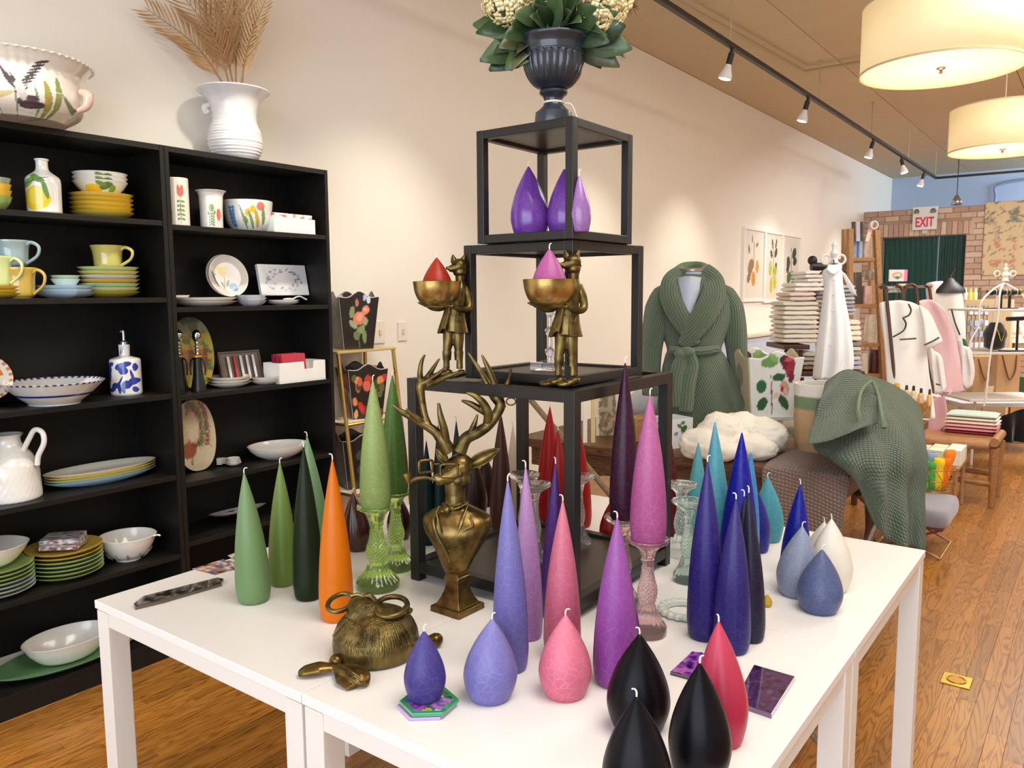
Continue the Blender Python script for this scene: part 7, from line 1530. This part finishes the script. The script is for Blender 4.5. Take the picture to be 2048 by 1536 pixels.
for s_ in (-1, 1): obj('scroll', tube(B(), torus_pts(wpt(1667+s_*15, 519, DD+.25), HR, Z3, .028, .030, 20), .008, 8, 1, closed=True), plain('#e2e2e6', .2, coat=.6), ot)
obj('post', tube(B(), [wpt(1667, 536, DD+.25), Vector((*wpt(1667, 536, DD+.25).xy, .002))], [.009]*2, 8, 1), plain('#d8d8dc', .3), ot)
_a = wpt(1640, 534, 5.9); _t = thing('black_hook_rail', 'black bar on a post behind the top of the white linens', 'rail', (_a.x, _a.y, 0)); obj('bar', tube(B(), [wpt(1622, 533, 5.9), wpt(1662, 534, 5.9)], [.03, .03], 8, 1), plain('#201c1e', .5), _t); obj('knob', ell(B(), wpt(1625, 521, 5.9), .035), plain('#201c1e', .5), _t); obj('post', tube(B(), [_a-Z3*.025, Vector((_a.x, _a.y, .002))], [.012]*2, 8, 1), plain('#201c1e', .5), _t)
# ------------------------------------------------------------------ leaning ladder shelf
DL = 6.9; ml = wood('#b08455', '#8a6038', 2, .5, 2)
def lp(x, y, o=0): return S(x, y, DL+o)
b0 = lp(1725, 760); t = thing('ladder_shelf', 'tall narrow wooden ladder shelf before the green curtain', 'shelf', (b0.x, b0.y, 0))
def fl_(P): k_ = P.z; return P
for (x0, y0, x1, y1, o) in ((1700, 455, 1700, 790, 0), (1752, 458, 1768, 790, 0), (1690, 456, 1683, 790, .35), (1742, 460, 1746, 790, .35)):
    a, b = lp(x0, y0, o), lp(x1, y1, o); dr = (b-a).normalized(); e = a+dr*((a.z-.002)/-dr.z); obj('upright', obox(B(), (a+e)/2, HR, dr, HF, .021, (a-e).length/2-.012, .028), ml, t, smooth=False, bev=.003)
for xl, xr, y in ((1704, 1754, 519), (1703, 1757, 612), (1702, 1761, 690), (1700, 1766, 752)):
    a, b = lp(xl, y), lp(xr, y); obj('shelf', obox(B(), (a+b)/2+HF*.18-Z3*.0, HR, HF, Z3, (b-a).length/2, .19, .016), ml, t, smooth=False, bev=.003)
def litem(name, lab, cat, x0, x1, yb, yt, col, o=.05, grp=None, dpt=.06, top=.8, var=.35, coat=.3):
    a, b = lp(x0, yb, o), lp(x1, yb, o); hw = (b-a).length/2; c = (a+b)/2+HF*dpt; H = abs(yb-yt)*(DL+o)/FPX; rows = []
    for q, s_ in ((0, .95), (.08, 1), (.5, 1.0), (.85, top+.08), (1, top)): rows.append([c+HR*hw*s_*math.copysign(abs(math.cos(a_))**.5, math.cos(a_))+HF*dpt*.9*s_*math.copysign(abs(math.sin(a_))**.5, math.sin(a_))+Z3*H*q for a_ in [2*PI*i/16 for i in range(16)]])
    bm = loft(B(), rows, 1, 2, closed=True); bm.verts.ensure_lookup_table(); nv = len(bm.verts)//9
    lo = sorted(bm.verts, key=lambda v: v.co.z)[:16]; hi = sorted(bm.verts, key=lambda v: -v.co.z)[:16]
    for grp_ in (lo, hi): cc2 = sum((v.co for v in grp_), Vector())/16; grp_.sort(key=lambda v: math.atan2((v.co-cc2).dot(HF), (v.co-cc2).dot(HR))); bm.faces.new(grp_)
    return tag(obj(name, bm, plain(col, .35, coat=coat, var=var, scale=30)), lab, cat, grp)
for a_ in (('gift_bag', 'blue wrapped bag at left of the ladder top shelf', 'bag', 1704, 1716, 516, 470, '#8fa6cc'), ('gift_bag', 'shiny blue and white bag second on the ladder top shelf', 'bag', 1717, 1727, 516, 468, '#a9c0e0'), ('gift_bag', 'cream floral bag at right of the ladder top shelf', 'bag', 1728, 1746, 515, 472, '#dcc4b0'), ('dark_pouch', 'black and grey patterned pouches on the second ladder shelf', 'bag', 1704, 1726, 610, 545, '#4a4038'), ('paper_bag', 'tan paper bag beside the dark pouches on the ladder', 'bag', 1737, 1752, 560, 540, '#a89684'), ('pink_pouch', 'pink and pearl pouch on the second ladder shelf', 'bag', 1728, 1746, 610, 572, '#dcb4a4'), ('cream_towel', 'cream cloth with dark hoop on the third ladder shelf', 'cloth', 1736, 1756, 688, 630, '#e2d8c4'), ('wine_bag', 'dark red and black bag on the lowest ladder shelf', 'bag', 1744, 1762, 750, 700, '#5a2428'), ('cream_pouch', 'white pouch on the lowest ladder shelf', 'bag', 1722, 1738, 750, 706, '#e8dcc8')): litem(*a_)
for x, c_ in ((1707, '#1f1b1c'), (1722, '#26211f'), (1716, '#b9b4c4'), (1735, '#e9c8c4')):
    a, b = lp(x, 478, -.02), lp(x+(8 if x == 1735 else 0), 448, -.0); tag(obj('hanging_strap', obox(B(), (a+b)/2, HR, (a-b), HF, .016, (a-b).length/2+.02, .004), plain(c_, .5), smooth=False), {1707: 'black ribbon at the far left of the ladder top', 1722: 'black ribbon second on the ladder top', 1716: 'lilac ribbon between the black ribbons', 1735: 'pale pink ribbon hanging on the ladder top'}[x], 'ribbon')
rr_ = lp(1747, 450, -.05); tag(obj('tape_roll', lathe(B(), (0, 0, 0), [(.026, -.02), (.036, -.02), (.036, .02), (.026, .02), (.026, -.02)], 24, close=False), plain('#d8dade', .4), parent=None), 'white ribbon roll on top of the ladder post', 'ribbon roll'); _o = bpy.data.objects['tape_roll']; _o.location = rr_-Z3*.0; _o.rotation_euler = (PI/2, 0, YAWR); _o.data.transform(Matrix.Translation((0, 0, -.02)))
# ------------------------------------------------------------------ garment rack with pajamas
DG = 5.7; mp_ = plain('#5a3f34', .35, metal=.3)
def gp_(x, y, o=0): return S(x, y, DG+o)
g0 = gp_(1800, 800); t = thing('garment_rack', 'brown curved metal garment rack holding pajamas', 'rack', (g0.x, g0.y, 0))
def toflr(a, b): dr = (b-a).normalized(); return a+dr*((a.z-.003)/-dr.z)
P0, P1 = gp_(1773, 590), gp_(1788, 745); obj('curved_upright', tube(B(), [gp_(1756, 573, .3), gp_(1764, 570, .1), gp_(1771, 576), P0, P1, toflr(P0, P1)], [.012]*3, 10, 6), mp_, t)
obj('curved_upright', tube(B(), [gp_(1808, 640, .5), gp_(1808, 592, .5), gp_(1812, 574, .5), gp_(1821, 569, .5), gp_(1831, 574, .5), gp_(1835, 595, .5), gp_(1836, 640, .5)], [.012]*3, 10, 6), mp_, t)
obj('curved_upright', tube(B(), [gp_(1794, 571, .3), gp_(1802, 575, .3), gp_(1806, 590, .3), gp_(1807, 620, .3)], [.012]*3, 10, 6), mp_, t); obj('curved_upright', tube(B(), [gp_(1850, 571, .8), gp_(1858, 576, .8), gp_(1862, 600, .8)], [.012]*3, 10, 6), mp_, t)
obj('hang_bar', tube(B(), [gp_(1762, 575, .05), gp_(1862, 573, 1.2)], [.012]*2, 10, 1), mp_, t); q_ = gp_(1836, 640, .5); obj('base_foot', tube(B(), [q_, Vector((q_.x, q_.y, .003))], [.012]*2, 8, 1), mp_, t)
for i in range(9):
    c = gp_(1776+i*3.2, 580, .12+.04*i); obj('hanger_hook', tube(B(), [c-Z3*.02, c+HR*.012, c+Z3*.018, c-HR*.012+Z3*.005], [.0025]*3, 6, 5), plain('#d8d8dc', .2, metal=.8), t)
def garment(name, lab, rows, mat, trims=(), o=0, thick=.035, group=None, sl=None, cat='pajama top'):
    c0_ = rows[-1]; tt = thing(name, lab, cat, gp_(*c0_[1][:2], o)); f_ = []
    R_ = [[gp_(x, y, o+.03*math.sin(i*1.7+j*.8)) for i, (x, y) in enumerate(r)] for j, r in enumerate(rows)]
    obj('body', loft(B(), R_, 5, 5), mat, tt, solid=thick, offset=1, sub=1, angle=0)
    for s_ in (sl or []): obj('sleeve', loft(B(), [[gp_(x, y, o-.05) for x, y in r] for r in s_], 4, 4), mat, tt, solid=.03, sub=1, angle=0)
    for p_ in trims: obj('piping', tube(B(), [gp_(x, y, o-.10) for x, y in p_], [.006]*3, 6, 5), plain('#2f3c3e', .6), tt)
    return tt
wh_ = plain('#ebebe8', .9, var=.02, bump=.15, bscale=50); pk_ = plain('#e2bcc2', .9, var=.04, bump=.15, bscale=50)
garment('pajama_shirt', 'white short sleeved pajama shirt with dark piping on the rack', [[(1764, 604), (1785, 600), (1806, 600), (1832, 606), (1850, 618)], [(1766, 650), (1790, 645), (1815, 645), (1840, 650), (1856, 660)], [(1769, 700), (1792, 700), (1818, 700), (1842, 700), (1856, 705)], [(1773, 780), (1798, 785), (1825, 785), (1848, 780), (1862, 778)], [(1780, 830), (1805, 850), (1832, 850), (1852, 845), (1866, 838)]], wh_,
        [[(1817, 608), (1822, 620), (1818, 630), (1806, 636)], [(1806, 636), (1812, 648), (1806, 662), (1786, 674)], [(1800, 679), (1832, 677)], [(1849, 690), (1866, 682), (1878, 675)]], 0, sl=[[[(1836, 608), (1852, 618), (1862, 632)], [(1846, 650), (1862, 652), (1874, 658)], [(1850, 700), (1868, 694), (1886, 684)]]])
garment('pajama_shirt', 'second white pajama garment hanging behind the piped shirt', [[(1862, 690), (1870, 700), (1876, 720)], [(1866, 750), (1876, 760), (1884, 770)], [(1868, 790), (1878, 786), (1888, 782)]], plain('#e9e4e0', .9, bump=.1), [[(1872, 768), (1880, 770)]], .25)
garment('pink_pajama', 'pink pajama top hanging behind the white one', [[(1838, 602), (1852, 598), (1870, 604), (1890, 620)], [(1850, 650), (1872, 650), (1895, 655), (1908, 660)], [(1868, 710), (1890, 715), (1908, 715), (1920, 712)], [(1878, 770), (1895, 778), (1912, 776), (1928, 772)], [(1882, 786), (1898, 784), (1914, 788), (1934, 778)]], pk_, [[(1903, 618), (1910, 645), (1920, 670)]], .55)
garment('pink_pajama', 'darker pink folded garment hanging low on the rack', [[(1852, 800), (1870, 795), (1890, 790)], [(1850, 830), (1872, 835), (1896, 838)], [(1852, 868), (1872, 866), (1892, 850)]], plain('#cf9fa4', .9, bump=.1), (), .5, cat='pajama trousers')
garment('floral_pajama', 'white pajama with green and pink leaf print at the rack end', [[(1922, 676), (1928, 690), (1934, 700)], [(1924, 720), (1934, 730), (1942, 745)], [(1922, 770), (1932, 778), (1942, 772)]], plain('#e4e0de', .9, var=.3, scale=12), (), .6)
tag(obj('green_scarf', loft(B(), [[gp_(1925, 676, .8), gp_(1930, 678, .8)], [gp_(1928, 700, .8), gp_(1940, 706, .8)], [gp_(1934, 730, .8), gp_(1943, 732, .8)]], 3, 4), plain('#2f6b4c', .8, var=.4), solid=.02, sub=1), 'dark green printed scarf hanging at the end of the rack', 'scarf')
garment('cream_gown', 'long cream gown on the black dress form behind the rack', [[(1868, 566), (1886, 560), (1910, 568), (1924, 575)], [(1862, 600), (1885, 600), (1910, 605), (1930, 612)], [(1870, 660), (1890, 660), (1915, 665), (1934, 670)], [(1880, 740), (1900, 740), (1920, 745), (1934, 748)]], plain('#dcdad8', .85, var=.04), (), 1.6, cat='gown', thick=.10)
bp_ = gp_(1898, 575, 1.65); tf = thing('black_dress_form', 'black dress form neck rising from the cream gown', 'mannequin', (bp_.x, bp_.y, 0)); bp_ = Vector(bp_)
obj('shoulders', fuse('t2', tube(ell(B(), bp_-Z3*.02, (.13, .09, .10)), [bp_+Z3*.02, bp_+Z3*.07], [.075, .04], 14, 2), plain('#17161a', .5), tf, .006, 4).data, None, tf) if 0 else obj('shoulders', lathe(B(), bp_-Z3*.05, [(0, 0), (.15, 0), (.145, .03), (.10, .07), (.055, .11), (.035, .135), (0, .14)], 24, 1, .65, YAWR), plain('#17161a', .5), tf)
obj('neck_finial', tube(B(), [bp_+Z3*.07, bp_+Z3*.12+HR*.02, bp_+Z3*.17+HR*.045], [.022, .018, .022], 12, 4), plain('#17161a', .35), tf); obj('stand_post', tube(B(), [bp_-Z3*.1, Vector((bp_.x, bp_.y, .002))], [.014]*2, 8, 1), plain('#17161a', .4), tf)
cdp = gp_(1796, 551, .9); u_, v_ = HR, Z3; bm, fn = pbox(cdp, HR, Z3, -HF, .075, .048, .006, lambda u, v: hx('#e88fc0') if u > .62 else (hx('#4f9a78') if math.hypot(u+.1, v+.35) < .28 else (hx('#e6a9a0') if abs(math.hypot(u+.1, v)-.45) < .12 else hx('#f0eeea'))), 30, 24)
t = thing('sign_card', 'small white and pink card sign standing above the rack', 'card', cdp); paint(obj('card', bm, attrmat(.5, 0), t, smooth=False), fn); obj('card_post', tube(B(), [cdp-Z3*.045+HF*.01, Vector((cdp.x, cdp.y, .003))+HF*.01], [.006]*2, 6, 1), mp_, t)
c_ = gp_(1806, 572, .9); tag(obj('price_card', obox(B(), c_, HR, HF, Z3, .036, .004, .02), plain('#e6e0cc', .5), smooth=False), 'small cream card under the pink and white sign', 'card')
# ------------------------------------------------------------------ white wrought iron jewellery stand
DJ = 6.6; mwi = plain('#dcd8d2', .4)
def jp(x, y, o=0): return S(x, y, DJ+o)
j0 = jp(2008, 700, .2); t = thing('jewellery_stand', 'white wrought iron domed jewellery stand at the right edge', 'stand', (j0.x, j0.y, 0))
obj('finial', lathe(B(), jp(2010, 562, .2), [(.03, 0), (.02, .03), (.034, .05), (.016, .08), (.022, .10), (.008, .12), (.012, .135), (0, .15)], 16), mwi, t)
for s_ in (-1, 1): obj('scroll', tube(B(), torus_pts(jp(2010+s_*16, 547, .2), HR, Z3, .025, .022, 18), .006, 6, 1, closed=True), mwi, t)
for p_ in ([(2008, 566, .2), (1985, 580, 0), (1965, 600, -.1), (1958, 622, -.1), (1958, 650, -.1), (1942, 680, -.1), (1936, 706, -.1)], [(2008, 566, .2), (2000, 585, -.2), (1995, 640, -.25), (1982, 700, -.25), (1972, 790, -.25), (1968, 812, -.25)], [(2010, 566, .2), (2034, 580, .3), (2052, 600, .4), (2060, 640, .4)], [(2008, 566, .2), (1992, 600, .5), (1985, 650, .6), (1985, 708, .6)]): obj('curved_rib', tube(B(), [jp(*q) for q in p_], [.008]*3, 8, 6), mwi, t)
for y, x0 in ((621, 1953), (707, 1937), (801, 1934)):
    a, b = jp(x0, y), jp(2110, y-2); c = (a+b)/2+HF*.2; obj('tier', obox(B(), c, HR, HF, Z3, (b-a).length/2, .24, .010), mwi, t, smooth=False, bev=.004)
for x in (1950, 2080): a = jp(x, 800, .1); obj('leg', tube(B(), [a, Vector((a.x, a.y, .002))], [.010]*2, 8, 1), mwi, t)
mv = plain('#121113', .9, sheen=.4)
for nm, lb, parts in (('velvet_rack', 'black velvet double bar holding bracelets on the top tier', [((1974, 585), (2042, 585), .018), ((2002, 588), (2001, 619), .012), ((2020, 588), (2018, 619), .012)]), ('velvet_rack', 'black velvet T bar holding necklaces on the middle tier', [((2014, 638), (2046, 637), .018), ((2036, 640), (2033, 704), .010)])):
    tt = thing(nm, lb, 'jewellery rack', jp(*parts[1][1], .05), 'black velvet racks')
    for (a, b, r) in parts: obj('bar' if r > .015 else 'post', tube(B(), [jp(*a, .05), jp(*b, .05)], [r, r], 10, 1), mv, tt)
    b_ = jp(*parts[1][1], .05)+Z3*.008; obj('base', obox(B(), b_, HR, HF, Z3, .12, .05, .006), mv, tt, smooth=False)
for i in range(10): c = jp(1976+i*7, 585, .05); tag(obj('bracelet', tube(B(), torus_pts(c, HF, Z3, .024, .024, 16), .004, 6, 1, closed=True), plain(('#b8a24c', '#3a3230', '#d9d2c4')[i % 3], .3, metal=.6)), ('gold', 'dark', 'pale')[i % 3]+' bracelets looped on the black velvet bar', 'bracelet', ('gold', 'dark', 'pale')[i % 3]+' bracelets on the velvet bar')
bu = jp(1988, 700, .05); tt = thing('necklace_bust', 'black velvet necklace bust on the middle tier of the stand', 'jewellery bust', bu)
fuse('bust', ell(ell(tube(B(), [bu+Z3*.02, bu+Z3*.15, bu+Z3*.23], [.075, .085, .04], 16, 3), bu+Z3*.13, (.09, .06, .08)), bu+Z3*.03, (.07, .05, .03)), mv, tt, .006, 4)
tag(obj('gold_necklace', tube(B(), [bu+Z3*.21-HF*.055-HR*.035, bu+Z3*.14-HF*.085-HR*.02, bu+Z3*.08-HF*.088, bu+Z3*.14-HF*.085+HR*.022, bu+Z3*.21-HF*.055+HR*.035], [.003]*3, 6, 6), plain('#d8bc5a', .2, metal=.9)), 'thin gold necklace draped on the black bust', 'necklace')
tb = jp(1962, 645, -.1); tag(obj('blue_tag', ell(ell(B(), tb, (.02, .01, .03)), tb-Z3*.05-HR*.03, (.03, .01, .015)), plain('#9fb6e2', .3, coat=.6)), 'pale blue ornament tied to the white stand rib', 'ornament')
# wire grid with small goods behind
tt = thing('wire_grid', 'wire grid display behind the jewellery stand', 'rack', Vector((*jp(1956, 705, 1.38).xy, 0)))
for i in range(6): x = 1936+i*8; a = jp(x, 610, 1.38); obj('wire', tube(B(), [a, Vector((a.x, a.y, .003 if i in (0, 5) else jp(x, 705, 1.38).z))], [.004]*2, 6, 1), plain('#5a5a60', .4), tt)
for i in range(6): obj('wire', tube(B(), [jp(1934, 612+i*18, 1.38), jp(1978, 612+i*18, 1.38)], [.004]*2, 6, 1), plain('#5a5a60', .4), tt)
rq = random.Random(9)
for i in range(4):
    for j in range(4):
        c = jp(1942+i*10, 624+j*22, 1.362); tag(obj('small_packet', obox(B(), c, HR, HF, Z3, .017, .010, .026), plain(rq.choice(['#a9b4c8', '#c9c2d4', '#8a94a8', '#dcd8e0']), .4, var=.3, scale=60), smooth=False), f'{("top", "second", "third", "bottom")[j]} row packet hung on the wire grid, {("first", "second", "third", "fourth")[i]} from left', 'packet', 'packets on the wire grid')
for i, (x, c_) in enumerate(((1940, '#d8b05a'), (1950, '#e2c890'), (1958, '#4a3a2c'), (1930, '#d9d0bc'))):
    p = jp(x, 599, 1.6); tag(obj('bottle', lathe(B(), p, [(0, 0), (.022, 0), (.022, .07), (.01, .09), (.01, .12), (0, .12)], 16), plain(c_, .2, coat=.5)), ('amber', 'pale honey', 'dark brown', 'cream')[i]+' bottle on the ledge before the brick wall', 'bottle')
a = jp(1946, 599, 1.6); tag(obj('wall_ledge', box(B(), a.x-.22, a.x+.35, a.y-.06, a.y+.16, 0, a.z-.002), plain('#cbb592', .6), smooth=False), 'pale wooden cabinet with bottles before the brick wall', 'cabinet')
a = jp(2032, 655, 1.6); bm, fn = pbox(a, HR, Z3, -HF, .18, .16, .01, lambda u, v: hx('#d2623a') if u < -.55 and v > .3 else (hx('#c98a72') if noise.noise(Vector((u*4, v*4, 3))) > .15 else hx('#e2d3c2')), 24, 24)
tt = thing('pillow_board', 'orange and cream patterned board behind the velvet T bar', 'board', Vector((a.x, a.y, 0))); paint(obj('face', bm, attrmat(.7, 0), tt, smooth=False), fn); obj('post', tube(B(), [a-Z3*.12+HF*.02, Vector((a.x, a.y, .002))+HF*.02], [.01]*2, 6, 1), mp_, tt)
# kraft gift bags and white desk with black cloth
DK = 7.2
def kp(x, y, o=0): return S(x, y, DK+o)
a = kp(2000, 806); dz_ = a.z; tt = thing('white_desk', 'white topped desk wrapped in black cloth at the right edge', 'desk', Vector((kp(2020, 860, .3).x, kp(2020, 860, .3).y, 0)))
cdk = (kp(1925, 806)+kp(2120, 806))/2+HF*.35; hw_ = (kp(2120, 806)-kp(1925, 806)).length/2; cdk.z = dz_
obj('desktop', obox(B(), cdk-Z3*.02, HR, HF, Z3, hw_, .35, .02), plain('#cfd0d6', .4), tt, smooth=False, bev=.003)
rows = [[Vector((*(cdk-HR*hw_*.93+HR*hw_*1.86*i/44-HF*(.33+.03*math.sin(i*.9)*(q+.2))).xy, z_)) for i in range(45)] for q, z_ in ((0, dz_-.10-.0), (.5, dz_*.5), (1, .10))]
for r in rows: 
    for i, p in enumerate(r): p.z -= .05*math.sin(i/44*PI*2)*(1 if r is rows[0] else 0)
obj('black_cloth', loft(B(), rows, 1, 5), plain('#0e0d10', .9, sheen=.3), tt, solid=.006)
for s_ in (-1, 1): q = cdk+HR*hw_*.9*s_-HF*.25; obj('leg', box(B(), q.x-.02, q.x+.02, q.y-.02, q.y+.02, 0, dz_-.04), mwi, tt, smooth=False)
q = kp(1990, 912, .1); obj('foot_rail', tube(B(), [Vector((*(cdk-HR*hw_-HF*.2).xy, .07)), Vector((*(cdk+HR*hw_-HF*.2).xy, .07))], [.014]*2, 8, 1), plain('#d8d0c4', .4), tt)
for x0, x1, yt, o, lb in ((1990, 2037, 704, .25, 'front kraft paper gift bag with brown rope handle on the desk'), (1944, 1985, 712, .5, 'kraft paper gift bag behind, with looped handle')):
    a, b = kp(x0, 800, o), kp(x1, 800, o); c = (a+b)/2; H = kp(x0, yt, o).z-dz_; tt = thing('gift_bag', lb, 'bag', Vector((c.x, c.y, dz_+.0005)), 'kraft gift bags'); c.z = dz_+.0005
    hw = (b-a).length/2; obj('bag_body', obox(B(), c+Z3*H/2+HF*.05, HR, HF, Z3, hw, .05, H/2), plain('#bb9062', .7, var=.05), tt, smooth=False, bev=.004)
    for s_ in (0, 1): obj('handle', tube(B(), [c+Z3*H*.94-HR*hw*.6+HF*(.098*s_+.001), c+Z3*H*.5-HR*hw*.1-HF*.01+HF*.118*s_, c+Z3*H*.42+HR*hw*.1-HF*.012+HF*.122*s_, c+Z3*H*.6+HR*hw*.5-HF*.01+HF*.118*s_, c+Z3*H*.94+HR*hw*.6+HF*(.098*s_+.001)], [.006]*3, 8, 6), plain('#6b4a34', .6), tt)
a = kp(1976, 784, .1); a.z = dz_; tag(obj('price_tag', obox(B(), a+Z3*.07, (HR+HF*.3), HF-HR*.3, Z3+HR*.2, .05, .003, .07), plain('#d8c79c', .6), smooth=False), 'small cream card leaning on the white desk', 'card')
a = kp(2060, 770, .3); tag(obj('green_box', obox(B(), Vector((a.x, a.y, dz_+.10))+Z3*.001, HR, HF, Z3, .08, .08, .10), plain('#3a6b48', .5), smooth=False), 'dark green box at the very right edge of the desk', 'box')
# ------------------------------------------------------------------ wooden bench with folded pajamas, crate, stool, wire basket
mbn = wood('#a9784a', '#84562e', 2, .45, 0); zb_ = .44
f1 = PZ(1985, 1016, 0); e1 = PZ(1862, 880, zb_)
u_ = Vector((1, .0, 0)); bx1, by0 = f1.x+.02, f1.y-.02; bx0, by1 = bx1-.74, by0+.42
t = thing('wooden_bench', 'light wooden bench carrying a stack of folded pajamas', 'bench', ((bx0+bx1)/2, (by0+by1)/2, 0))
bm = B(); box(bm, bx0, bx1-.055, by0, by1, zb_-.03, zb_); obj('seat', bm, mbn, t, smooth=False, bev=.006)
obj('seat_rail', tube(B(), [(bx1-.03, by0-.01, zb_+.012), (bx1-.03, by1+.01, zb_+.012)], [.03, .03], 12, 1), mbn, t); obj('seat_rail', tube(B(), [(bx0-.01, by0+.0, zb_-.02), (bx1-.06, by0+.0, zb_-.02)], [.026, .026], 12, 1), mbn, t)
for x_ in (bx0+.04, bx1-.03):
    for y_ in (by0+.03, by1-.03): obj('leg', tube(B(), [(x_, y_, 0.002), (x_, y_, .2), (x_, y_, zb_-.03)], [.018, .026, .03], 12, 3), mbn, t)
for y_ in (by0+.03, by1-.03): obj('stretcher', tube(B(), [(bx0+.04, y_, .16), ((bx0+bx1)/2, y_, .17), (bx1-.03, y_, .16)], [.022, .014, .022], 10, 4), mbn, t)
c = PZ(1941, 862, zb_+.02); zz = zb_+.002
for i, (h, cl, w_, nm_) in enumerate(((.018, '#8f2334', .17, 'crimson'), (.024, '#d98f98', .165, 'rose pink'), (.024, '#e6aeb2', .168, 'light pink'), (.026, '#efd9cc', .17, 'cream white'), (.024, '#f0e2d4', .165, 'ivory'), (.024, '#b9c9bd', .16, 'sage grey'))):
    rows = []; cc3 = Vector((c.x+.0, c.y+.10, zz+h/2)); 
    for k in range(11):
        s1 = -1+2*k/10; e = (1-abs(s1)**8)**.5*.95+.05; rows.append([cc3+Vector((w_*s1, .14*math.copysign(abs(math.cos(s_))**.4, math.cos(s_)), h*.49*e*math.copysign(abs(math.sin(s_))**.6, math.sin(s_)))) for s_ in [2*PI*m/14+.1 for m in range(14)]])
    fp = loft(B(), rows, 1, 1, closed=True); fp.verts.ensure_lookup_table(); fp.faces.new(fp.verts[:14]); fp.faces.new(fp.verts[-14:])
    tag(obj('folded_pajamas', fp, plain(cl, .95, bump=.3, bscale=60)), nm_+' folded pajamas in the stack on the bench', 'folded clothes', 'folded pajamas on the bench'); zz += h+.0006
# stool with crossed legs
zs_ = .285; c1, c2 = PZ(1884, 984, zs_), PZ(1936, 1030, zs_); hy_ = (c1.y-c2.y)/2; sc_ = Vector(((c1.x+c2.x)/2-.20, (c1.y+c2.y)/2, 0))
t = thing('padded_stool', 'low grey cushioned stool with crossed metal legs', 'stool', sc_)
rows = []
for z_, s_ in ((zs_-.10, .95), (zs_-.092, 1.0), (zs_-.05, 1.02), (zs_-.016, .98), (zs_-.003, .88), (zs_, .5), (zs_+.001, .05)): rows.append([sc_+Vector((.20*s_*math.copysign(abs(math.cos(a))**.22, math.cos(a)), hy_*s_*math.copysign(abs(math.sin(a))**.22, math.sin(a)), z_)) for a in [2*PI*i/56 for i in range(56)]])
obj('cushion', loft(B(), rows, 1, 3, closed=True), plain('#8d8b94', .85, sheen=.3, var=.1), t)
zf = zs_-.118; bm = B(); box(bm, sc_.x-.18, sc_.x+.18, sc_.y-hy_*.9, sc_.y+hy_*.9, zf, zs_-.101); obj('seat_frame', bm, plain('#6b3a2a', .5), t, smooth=False)
for y_ in (-hy_*.8, hy_*.8):
    for s_ in (-1, 1): obj('crossed_leg', tube(B(), [sc_+Vector((-.17*s_, y_+.007*s_, .007)), sc_+Vector((.17*s_, y_+.007*s_, zf-.002))], [.007]*2, 8, 1), plain('#9a6248', .3, metal=.6), t)
for x_ in (-.17, .17): obj('foot_bar', tube(B(), [sc_+Vector((x_, -hy_*.8, .007)), sc_+Vector((x_, hy_*.8, .007))], [.007]*2, 8, 1), gold, t)
# gold wire basket on the stool
wb = PZ(1866, 980, zs_+.002); t = thing('wire_basket', 'gold wire basket on the grey stool filled with bright gloves', 'basket', wb)
RZ = lambda z_, r_, n=24: [wb+Vector((r_*math.cos(2*PI*i/n), r_*math.sin(2*PI*i/n), z_)) for i in range(n)]
for z_, r_ in ((.006, .085), (.07, .10), (.14, .115)): obj('wire_ring', tube(B(), RZ(z_, r_), .0035, 6, 1, closed=True), gold, t)
for i in range(14):
    a, b = 2*PI*i/14, 2*PI*(i+1)/14; obj('wire', tube(B(), [wb+Vector((.085*math.cos(a), .085*math.sin(a), .006)), wb+Vector((.10*math.cos(b), .10*math.sin(b), .07)), wb+Vector((.115*math.cos(a), .115*math.sin(a), .14))], [.0022]*2, 5, 1), gold, t)
for i, (dx, dy, c_, hh, lb) in enumerate(((-.045, -.02, '#7cc23c', .20, 'lime green'), (-.02, -.03, '#4aa84c', .18, 'bright green'), (.005, -.035, '#f2d21c', .20, 'yellow'), (.03, -.02, '#f07818', .20, 'deep orange'), (.05, .005, '#f58a1c', .24, 'orange'), (-.0, .035, '#8fa8cc', .22, 'pale blue'))):
    p = wb+HR*dx*1.1+HF*(dy); rows = [[p+HR*(.028*q*math.cos(a))+HF*(.018*q*math.sin(a))+HR*dx*.35*z_/.1+Z3*z_ for a in [2*PI*k/12 for k in range(12)]] for z_, q in ((.012, .7), (.08, 1.0), (.13, .9), (hh*.85, 1.2), (hh, .9))]
    tag(obj('garden_glove', loft(B(), rows, 1, 3, closed=True), plain(c_, .8, var=.12), solid=.002), lb+' rolled glove standing in the gold wire basket', 'glove', 'rolled gloves in the basket')
# crate with soap boxes behind the stool
cr = PZ(1897, 960, .26)+Vector((-.04, .10, 0)); t = thing('low_crate', 'low brown crate with small boxes behind the grey stool', 'crate', Vector((cr.x, cr.y, 0)))
bm = B(); box(bm, cr.x-.28, cr.x+.08, cr.y+.02, cr.y+.40, .30, .32); obj('tray', bm, mwl, t, smooth=False, bev=.003)
for dx in (-.26, .06):
    for dy in (.04, .38): obj('leg', tube(B(), [(cr.x+dx, cr.y+dy, .002), (cr.x+dx, cr.y+dy, .299)], [.013]*2, 8, 1), mwl, t)
for i in range(3):
    for j in range(2):
        x_, y_ = cr.x-.22+.105*i, cr.y+.08+.15*j; tag(obj('soap_box', box(B(), x_, x_+.09, y_, y_+.13, .3205, .40+.012*i), plain(('#e2d8b4', '#d9e0c4', '#efe6d8')[i], .5, var=.25, scale=50), smooth=False, bev=.003), ('left', 'middle', 'right')[i]+(' front' if j == 0 else ' rear')+' small patterned box on the low crate', 'box', 'small boxes on the crate')
